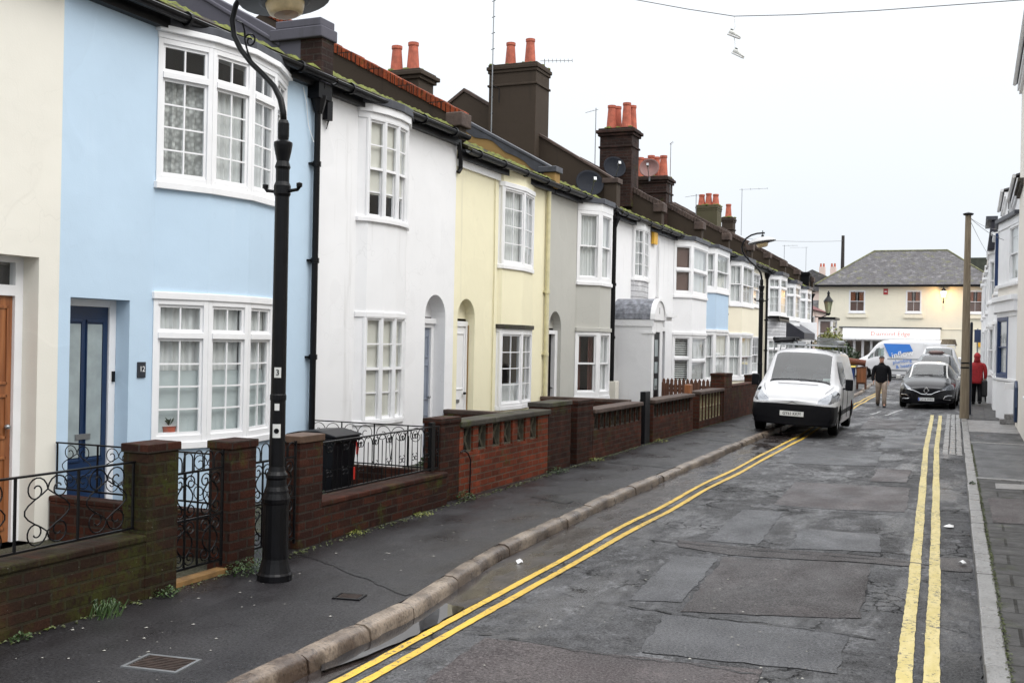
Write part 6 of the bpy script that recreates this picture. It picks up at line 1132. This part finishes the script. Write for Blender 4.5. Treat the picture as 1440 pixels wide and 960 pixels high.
def shoe(lab, x, z, yaw, roll):
    h = root('trainer', lab, 'shoe', (0, 0, 0), 'pair of trainers hung from the wire'); m = MB(); secs = [(-.13, .030, .10), (-.10, .036, .115), (-.04, .036, .10), (.02, .040, .070), (.08, .043, .055), (.13, .032, .045), (.15, .012, .03)]
    for i, (u, w_, t) in enumerate(secs):
        for j in range(8): a = 2*math.pi*j/8; m.v.append((u, w_*math.cos(a), .018+t/2+t/2*math.sin(a)))
    for i in range(len(secs)-1):
        for j in range(8): m.f.append((i*8+j, i*8+(j+1) % 8, (i+1)*8+(j+1) % 8, (i+1)*8+j))
    m.f += [tuple(range(8)), tuple(range(48, 56))]; m.build('upper', SHOE, h, smooth=True); m = MB(); m.pxy([(-.14, -.035), (.0, -.04), (.1, -.045), (.155, -.01), (.155, .01), (.1, .045), (0, .04), (-.14, .035)], 0, .024); m.build('sole', WPL, h, bevel=.005); m = MB(); m.lathe([(.03, .11), (.034, .135), (.026, .14)], -.09, 0, 10); m.build('collar', SHOEG, h)
    h.location = (x, 14, z); h.rotation_euler = (0, R(roll), R(yaw)); h.scale = (.62,)*3; return h
shoe('upper trainer hanging by its lace from the overhead wire', -2.975, 5.84, 15, 22); shoe('lower trainer dangling below the other one from the overhead wire', -2.92, 5.585, 5, 28)
m = MB(); m.tube([(-2.97, 14, 6.11), (-2.955, 14, 6.0), (-2.96, 14, 5.95), (-3.0, 14, 5.90)], .005, 4); m.tube([(-2.97, 14, 5.86), (-2.95, 14, 5.75), (-2.95, 14, 5.66)], .005, 4); tag(m.build('shoelace', WPL), 'pale shoelaces tying the two trainers to the overhead wire', 'shoelace')
# ---------------------------------------------------------------- roof-top aerials and dishes
def yagi(label, x, y, zb, zt, d=(1, 0), L_=.55, n=6, drop=0):
    h = root('aerial', label, 'aerial', (x, y, zb), 'TV aerials on the roofs'); m = MB(); m.tube([(x, y, zb), (x, y, zt)], .012, 5); m.build('mast', ALU, h); m = MB(); dx, dy = d; m.tube([(x-dx*.1, y-dy*.1, zt-.03), (x+dx*L_, y+dy*L_, zt-.03+drop)], .008, 4)
    for k in range(n): t = k/(n-1); c = (x+dx*L_*t, y+dy*L_*t, zt-.03+drop*t); r = .10-.03*t; m.tube([(c[0]-dy*r, c[1]+dx*r, c[2]-.02), (c[0]+dy*r, c[1]-dx*r, c[2]+.02)], .005, 4)
    m.build('boom', ALU, h)
yagi('aerial with a level boom just right of the tall rendered chimney', -9.35, 23.2, 6.5, 8.38, (1, .3), .62, 8, .0)
yagi('small aerial left of the brick chimney with four pots', -8.75, 25.2, 6.2, 7.62, (-.5, -.3), .45, 5, -.1)
yagi('thin aerial mast standing right of the round satellite dish cluster', -8.2, 30.3, 5.9, 7.62, (.3, -.2), .25, 3, .05)
yagi('aerial on a short mast left of the green stained chimney', -8.3, 33.9, 5.9, 6.62, (-1, .0), .35, 5, -.05)
yagi('tall thin aerial to the right of the last big chimney', -8.3, 41.2, 6.0, 7.8, (1, .1), .95, 4, .02)
yagi('faint aerial above the far end of the terrace', -8.4, 52, 5.2, 6.6, (1, 0), .6, 4); yagi('second faint aerial beyond the terrace near the pink chimneys', -8.8, 62, 4.0, 7.4, (-1, 0), .9, 4)
h = root('aerial', 'very tall thin mast with rungs beside the tall rendered chimney', 'aerial', (-10.0, 21.8, 6.3), 'TV aerials on the roofs'); m = MB(); m.tube([(-10.02, 21.75, 6.2), (-10.02, 21.75, 9.9)], .014, 5); m.build('mast', ALU, h); m = MB()
for k in range(9): z = 6.5+k*.36; m.tube([(-10.06, 21.75, z), (-9.98, 21.75, z+.02)], .010, 4)
m.tube([(-10.02, 21.75, 7.5), (-9.86, 21.78, 7.42), (-9.86, 21.78, 7.1)], .01, 4); m.build('rung', PLAST, h)
def dish(label, x, y, z, r, d, mat=STEELD):
    h = root('satellite_dish', label, 'satellite dish', (0, 0, 0), 'satellite dishes on the roofs'); m = MB(); m.lathe([(.0, 0), (r*.5, .018), (r*.85, .05), (r, .075), (r*1.01, .07), (r*.8, .035), (r*.4, -.005), (0, -.02)], 0, 0, 28); m.X = None; o = m.build('reflector', mat, h, smooth=True, keep=True)
    m = MB(); m.tube([(0, -r*.95, .06), (0, -r*.35, .42)], .012, 5); m.box(-.03, .03, -r*.35-.03, -r*.35+.04, .36, .46); m.build('feed_arm', ALU, h, keep=True); m = MB(); m.tube([(0, 0, -.02), (0, -.05, -.12), (0, -.3, -.16)], .018, 6); m.build('bracket', ALU, h, keep=True)
    for c in h.children: c.location = (0, 0, 0)
    q_ = Vector(d).normalized().to_track_quat('Z', 'Y'); h.rotation_euler = q_.to_euler(); h.location = (x, y, z); return h
dish('large dark satellite dish on the sooty party wall above the grey house', -7.75, 21.95, 5.22, .31, (.55, -.75, .35)); dish('dark satellite dish in front of the brick chimney', -8.35, 25.5, 6.15, .29, (.55, -.75, .35)); dish('brownish satellite dish among the terracotta pots', -8.45, 29.0, 6.68, .28, (.15, -.9, .3), M('dish_brown', (.16, .07, .06), .5, .3))

# ---------------------------------------------------------------- bins and furniture on the left pavement
wheelie('blue wheelie bin with a yellow lid on the far left pavement', -4.92, 47.6, M('bin_blue', (.012, .05, .20), .45, .1), M('bin_lid_yellow', (.55, .42, .08), .5, .1), 1.0, R(0))
h = root('old_cabinet', 'brown wooden cabinet with a rolled rug standing beside the blue bin', 'cabinet', (-4.4, 47.9, 0)); m = MB(); m.box(-4.58, -4.18, 47.7, 48.1, .22, .95)
for x in (-4.58, -4.24):
    for y in (47.7, 48.04): m.box(x, x+.06, y, y+.06, 0, .22)
m.build('carcass', FENCEW, h, bevel=.01); MB().box(-4.56, -4.2, 47.68, 47.70, .3, .9).build('door', BROWNW, h); m = MB(); m.tube([(-5.3, 47.6, 1.25), (-4.2, 47.7, 1.12)], .13, 12); m.build('rolled_rug', M('rug_brown', (.14, .05, .03), .9, .3, 20), h)

# ---------------------------------------------------------------- people
def skin(name, V, Ed, mat, parent, sub=1):
    me = bpy.data.meshes.new(name); me.from_pydata([v[:3] for v in V], Ed, []); o = bpy.data.objects.new(name, me); col.objects.link(o); o.parent = parent; me.materials.append(mat)
    s_ = o.modifiers.new('skin', 'SKIN'); s_.use_smooth_shade = True
    for i, v in enumerate(V): me.skin_vertices[0].data[i].radius = (v[3], v[4] if len(v) > 4 else v[3])
    me.skin_vertices[0].data[0].use_root = True; u = o.modifiers.new('sub', 'SUBSURF'); u.levels = sub; u.render_levels = sub+1; return o
SKIN = M('skin', (.50, .27, .19), .5, .1, 20)
def hand(V, E_, w, d, s_, nrm=(1, 0, 0)):
    """palm and five fingers hanging from wrist index w; d = down direction"""
    W_ = Vector(V[w][:3]); d = Vector(d).normalized(); a = Vector((0, 1, 0)); a = (a-d*a.dot(d)).normalized(); b = d.cross(a)*s_
    def add(p, r): V.append((p.x, p.y, p.z, r)); return len(V)-1
    p1 = add(W_+d*.05, .026); E_.append((w, p1)); 
    for k, (o_, ln) in enumerate(((-.027, .070), (-.009, .080), (.009, .076), (.026, .060))):
        k1 = add(W_+d*.085+a*o_, .0095); k2 = add(W_+d*(.085+ln*.5)+a*o_-b*.006, .0085); k3 = add(W_+d*(.085+ln*.9)+a*o_-b*.022, .0075); E_.extend([(p1, k1), (k1, k2), (k2, k3)])
    t1 = add(W_+d*.055-a*.036, .0105); t2 = add(W_+d*.09-a*.046-b*.01, .0095); E_.extend([(p1, t1), (t1, t2)])
def person(label, loc, coat, trou, hairm, facing=0, hood=None, bag=None, s_=1., group=None, stride=.16):
    h = root('person', label, 'person', (0, 0, 0)); sr = stride
    # facing -Y; right foot forward
    V = [(0, 0, .95, .11, .08), (0, 0, 1.12, .10, .07), (0, 0, 1.28, .12, .075), (0, 0, 1.40, .06, .06), (0, -.005, 1.50, .052, .055), (0, -.02, 1.575, .075, .085), (0, -.02, 1.655, .088, .105), (0, -.01, 1.72, .065, .08),
         (.09, 0, .90, .095), (.10, -sr*.9, .50, .062), (.10, -sr*.9+.02, .28, .05), (.10, -sr*1.2, .09, .038), (-.09, 0, .90, .095), (-.10, sr*.1, .50, .062), (-.10, sr*.9, .28, .05), (-.10, sr*1.4, .12, .038),
         (.17, 0, 1.36, .035), (.235, .03, 1.13, .036), (.24, -.02, .90, .028), (-.17, 0, 1.36, .035), (-.235, .02, 1.13, .036), (-.25, -.06, .90, .028), (0, -.115, 1.60, .012), (.10, -sr*1.2-.13, .05, .03), (-.10, sr*1.4-.12, .05, .03)]
    E_ = [(0, 1), (1, 2), (2, 3), (3, 4), (4, 5), (5, 6), (6, 7), (0, 8), (8, 9), (9, 10), (10, 11), (0, 12), (12, 13), (13, 14), (14, 15), (3, 16), (16, 17), (17, 18), (3, 19), (19, 20), (20, 21), (5, 22), (11, 23), (15, 24)]
    hand(V, E_, 18, (.02, -.1, -1), 1); hand(V, E_, 21, (-.02, -.15, -1), -1)
    skin('body', V, E_, SKIN, h, 1)
    def rings(m, R_, n=14):
        k = len(m.v)
        for (x, y, z, rx, ry) in R_:
            for j in range(n): an = 2*math.pi*j/n; w_ = 1+.03*math.sin(3*an+z*23); m.v.append((x+rx*w_*math.cos(an), y+ry*w_*math.sin(an), z))
        for i in range(len(R_)-1):
            for j in range(n): m.f.append((k+i*n+j, k+i*n+(j+1) % n, k+(i+1)*n+(j+1) % n, k+(i+1)*n+j))
        m.f += [tuple(range(k+n-1, k-1, -1)), tuple(range(k+(len(R_)-1)*n, k+len(R_)*n))]
    jl = .82 if not hood else .70
    m = MB(); rings(m, [(0, 0, jl, .205, .155), (0, 0, jl+.05, .205, .155), (0, 0, 1.02, .195, .15), (0, 0, 1.15, .20, .145), (0, 0, 1.30, .225, .14), (0, 0, 1.38, .225, .125), (0, 0, 1.425, .18, .11), (0, 0, 1.455, .12, .095), (0, -.005, 1.475, .09, .085), (0, -.015, 1.54, .082, .088)])
    for sx, y1 in ((1, .03), (-1, .02)): m.tube([(sx*.12, 0, 1.395), (sx*.20, 0, 1.375), (sx*.25, .01, 1.28), (sx*.27, y1, 1.12), (sx*.275, -.02, .98), (sx*(.265), -.05 if sx > 0 else -.075, .88)], [.05, .078, .072, .066, .058, .052], 12)
    o = m.build('jacket', coat, h, smooth=True, keep=True); o.location = (0, 0, 0); u = o.modifiers.new('sub', 'SUBSURF'); u.levels = 1; u.render_levels = 1
    m = MB(); rings(m, [(0, 0, jl-.06 if hood else .80, .165, .125), (0, 0, .88, .175, .135), (0, 0, 1.0, .17, .13)])
    m.tube([(.085, 0, .88), (.09, -sr*.45, .70), (.10, -sr*.9, .50), (.10, -sr*.92, .30), (.10, -sr*1.15, .07)], [.115, .10, .082, .072, .070], 12); m.tube([(-.085, 0, .88), (-.09, 0, .70), (-.10, sr*.1, .50), (-.10, sr*.75, .30), (-.10, sr*1.3, .10)], [.115, .10, .082, .072, .068], 12)
    o = m.build('trousers', trou, h, smooth=True, keep=True); o.location = (0, 0, 0)
    for sx, y0, z0 in ((.10, -sr*1.2, .0), (-.10, sr*1.4, .03)):
        m = MB(); m.pyz([(y0+.09, z0), (y0+.095, z0+.07), (y0+.04, z0+.10), (y0-.05, z0+.085), (y0-.15, z0+.055), (y0-.19, z0+.03), (y0-.19, z0)], sx-.05, sx+.05); o = m.build('shoe', IRON, h, keep=True, bevel=.02); o.location = (0, 0, 0)
    hm = MB(); n = 16; K = (1.2, 1.0) if hood else (1.0, .80)
    for i in range(9):
        for j in range(n):
            a = 2*math.pi*j/n; back = max(0, math.sin(a)); p = i/8*math.pi*(K[1]*.5+(.28 if not hood else .42)*back+(.12 if hood else 0)); f = K[0]
            hm.v.append((.094*f*math.sin(p)*math.cos(a), -.014+.116*f*math.sin(p)*math.sin(a), 1.652+.108*f*math.cos(p)+.003*math.sin(9*a+i)))
    for i in range(8):
        for j in range(n): hm.f.append((i*n+j, i*n+(j+1) % n, (i+1)*n+(j+1) % n, (i+1)*n+j))
    o = hm.build('hood' if hood else 'hair', hood or hairm, h, smooth=True, keep=True); o.location = (0, 0, 0)
    if hood: m = MB(); rings(m, [(0, .0, 1.44, .12, .11), (0, 0, 1.55, .10, .10), (0, 0, 1.62, .10, .11)]); o = m.build('hood_collar', hood, h, smooth=True, keep=True); o.location = (0, 0, 0)
    if not hood:
        for sx in (-.03, .03): e_ = MB(); e_.lathe([(.0, -.006), (.008, 0), (0, .006)], sx, -.100, 8); o = e_.build('eye', HAIR, h, keep=True); o.location = (0, -.006, 1.625)
        MB_ = MB(); MB_.box(-.025, .025, -.112, -.10, 1.553, 1.561); o = MB_.build('mouth', M('lip', (.30, .11, .09), .6, .1), h, keep=True); o.location = (0, 0, 0)
        for sx in (-.03, .03): e_ = MB(); e_.box(sx-.014, sx+.014, -.112, -.10, 1.643, 1.648); o = e_.build('eyebrow', hairm, h, keep=True); o.location = (0, 0, 0)
    h.location = loc; h.rotation_euler.z = facing; h.scale = (s_,)*3
    return h
HAIR = M('dark_hair', (.02, .014, .010), .6, .3, 40)
JK = M('black_jacket', (.006, .006, .008), .8, .3, 20, .3, 30, spec=.2); KH = M('khaki_trousers', (.30, .235, .185), .85, .15, 12, .3, 25)
person('man in black jacket and khaki trousers walking towards us in the road', (-2.68, 35.95, -.1), JK, KH, HAIR, R(6), s_=.93)
pr = person('person in a red hooded coat and black trousers walking away on the right pavement', (.12, 38.2, 0), M('red_coat', (.33, .010, .015), .75, .3, 14, .3, 25), JK, HAIR, R(180), M('red_coat', (.4, .02, .02)), s_=.95)
m = MB(); m.box(.26, .44, 38.05, 38.4, .25, .8); tag(m.build('carrier_bag', M('bag_black', (.01, .01, .011), .5, .3, 10), bevel=.05), 'black bag carried at the right side of the person in the red coat', 'bag')

# ---------------------------------------------------------------- weeds, shrubs and litter
def weed(label, x, y, r, hgt, n, mat=LEAF, seed=1, grass=False, nm='weed'):
    rd = random.Random(seed); m = MB()
    for k in range(n):
        a = rd.random()*6.283; rr = r*rd.random()**.6; bx, by = x+rr*math.cos(a)*.8, y+rr*math.sin(a); z = rd.random()*hgt*(1-rr/r*.6)
        if grass:
            dx, dy = rd.uniform(-.2, 1)*hgt*.6, rd.uniform(-1, 1)*hgt*.8; t = .0022; q1 = hgt*rd.uniform(.6, 1); m.add([(bx-t, by-t, 0), (bx+t, by+t, 0), (bx+dx*.5+t, by+dy*.5+t, q1), (bx+dx*.5-t, by+dy*.5-t, q1), (bx+dx, by+dy, q1*rd.uniform(.5, .9))], [(0, 1, 2, 3), (3, 2, 4)]); continue
        d = Vector((rd.uniform(-1, 1), rd.uniform(-1, 1), rd.uniform(0, .8))).normalized(); e_ = d.cross(Vector((0, 0, 1))).normalized(); t = rd.uniform(.006, .017); p = Vector((bx, by, z+.01)); m.quad(p-d*t, p+e_*t*.6, p+d*t, p-e_*t*.6)
    return tag(m.build(nm, mat, fix=False), label, 'weed', 'weeds along the wall feet')
weed('leafy weed clump at the foot of the pier left of the lamp post', -4.98, 6.62, .22, .13, 420, LEAF, 2); weed('grassy weed tuft at the foot of the mossy wall', -5.02, 5.2, .12, .11, 55, LEAF, 3, True); weed('small weed where the mossy wall meets the first pier', -5.04, 5.78, .10, .07, 130, LEAF, 4)
weed('bright green weed at the joint of dark and red brick walls', -5.18, 10.75, .14, .13, 260, LEAF, 5); weed('flat mossy weed on the pavement below the hooped railing', -5.1, 9.6, .12, .03, 110, LEAFY, 6); weed('green weed at the far foot of the red patterned wall', -5.2, 13.62, .22, .08, 260, LEAF, 7); weed('straggly weed below the third patterned wall', -5.22, 18.9, .2, .07, 160, LEAFY, 8); weed('tiny weed beside the pier in front of the yellow house', -5.2, 15.3, .16, .05, 130, LEAFY, 9); weed('tiny weed at the left edge by the mossy wall foot', -5.03, 4.55, .07, .05, 60, LEAF, 10); weed('thin weeds between the kerbstones and slabs on the right', .02, 15.5, .05, .04, 90, LEAF, 11); weed('thin weed at the foot of the brown pier right of the lamp post', -5.15, 8.4, .12, .03, 90, LEAFY, 12)
weed('tall thin weed growing behind the lamp post by the arched gate', -5.35, 7.15, .09, .6, 200, LEAFD, 13)
for k, (x, y, r, hh_, lab) in enumerate(((-6.0, 8.7, .32, .30, 'low dark shrub behind the hooped railing near the lamp post'), (-6.1, 9.0, .25, .25, 'small dark shrub between the railing and the black bin'), (-6.2, 12.2, .35, .3, 'dark shrub behind the red patterned wall'), (-5.9, 16.4, .3, .4, 'dark shrub behind the second patterned wall'))):
    s_ = root('garden_shrub', lab, 'shrub', (x, y, 0), 'small garden shrubs'); m = MB(); leafcloud(m, (x, y, hh_*.6), r, r, hh_*.6, 700, .035, 20+k); m.build('foliage', LEAFD, s_, fix=False); m = MB(); m.tube([(x, y, 0), (x+.02, y, hh_*.5)], .012, 5); m.build('stem', POLEW, s_)
# moss line along the right kerb and specks of litter (uncountable)
rd = random.Random(5); m = MB()
for k in range(1500):
    y = rd.uniform(5, 22); x = kerbR(y)+.135+rd.gauss(0, .008); t = rd.uniform(.006, .016); a = rd.random()*3; m.quad((x-t*math.cos(a), y-t*math.sin(a), .004), (x+t*math.sin(a)*.6, y-t*math.cos(a)*.6, .009), (x+t*math.cos(a), y+t*math.sin(a), .006), (x-t*math.sin(a)*.6, y+t*math.cos(a)*.6, .011))
for k in range(1400):
    y = rd.uniform(3.5, 28); x = -5.09-.008*max(0, y-5)*2+rd.random()**2*.09; x = max(x, -5.28) if y > 10 else x; t = rd.uniform(.006, .02); a = rd.random()*3; m.quad((x-t*math.cos(a), y-t*math.sin(a), .004), (x+t*math.sin(a)*.6, y-t*math.cos(a)*.6, .012), (x+t*math.cos(a), y+t*math.sin(a), .006), (x-t*math.sin(a)*.6, y+t*math.cos(a)*.6, .016))
o = m.build('moss', leafmat('moss_specks', (.03, .035, .01), (.07, .09, .015)), fix=False); o['kind'] = 'stuff'; tag(o, 'thin line of moss and crumbs along wall feet and the right kerb joint', 'moss')
m = MB()
for k in range(420):
    y = 4.2+18*rd.random()**1.5; x = rd.uniform(-5.0, .05); z = .003 if x < kerbL(y)-.16 else (road_z(x, y)+.012 if x > kerbL(y)+.02 else None)
    if z is None: continue
    t = rd.uniform(.003, .012); a = rd.random()*3; m.quad((x-t, y-t*a*.3, z), (x+t*.3, y-t, z+.002), (x+t, y+t*.5, z), (x-t*.4, y+t, z+.003))
o = m.build('litter', M('pale_litter', (.30, .29, .26), .8, .6, 30), fix=False); o['kind'] = 'stuff'; tag(o, 'tiny pale specks of litter and grit scattered on pavement and road', 'litter')
for (x, y, s_, lab) in ((-3.50, 8.35, .04, 'crumpled white paper scrap lying in the left gutter against the kerb'), (-.20, 12.2, .06, 'crumpled white paper in the right gutter beyond the black patch'), (-.05, 10.2, .045, 'small white scrap lying against the right kerb')):
    m = MB(); rd2 = random.Random(int(y*10)); pts = [(x+s_*math.cos(a)*rd2.uniform(.5, 1), y+s_*math.sin(a)*rd2.uniform(.5, 1.2), -.088+rd2.random()*.03) for a in [k*math.pi/4 for k in range(8)]]; m.add(pts+[(x, y, -.05)], [(k, (k+1) % 8, 8) for k in range(8)]); tag(m.build('paper_scrap', WPL, fix=False), lab, 'litter')
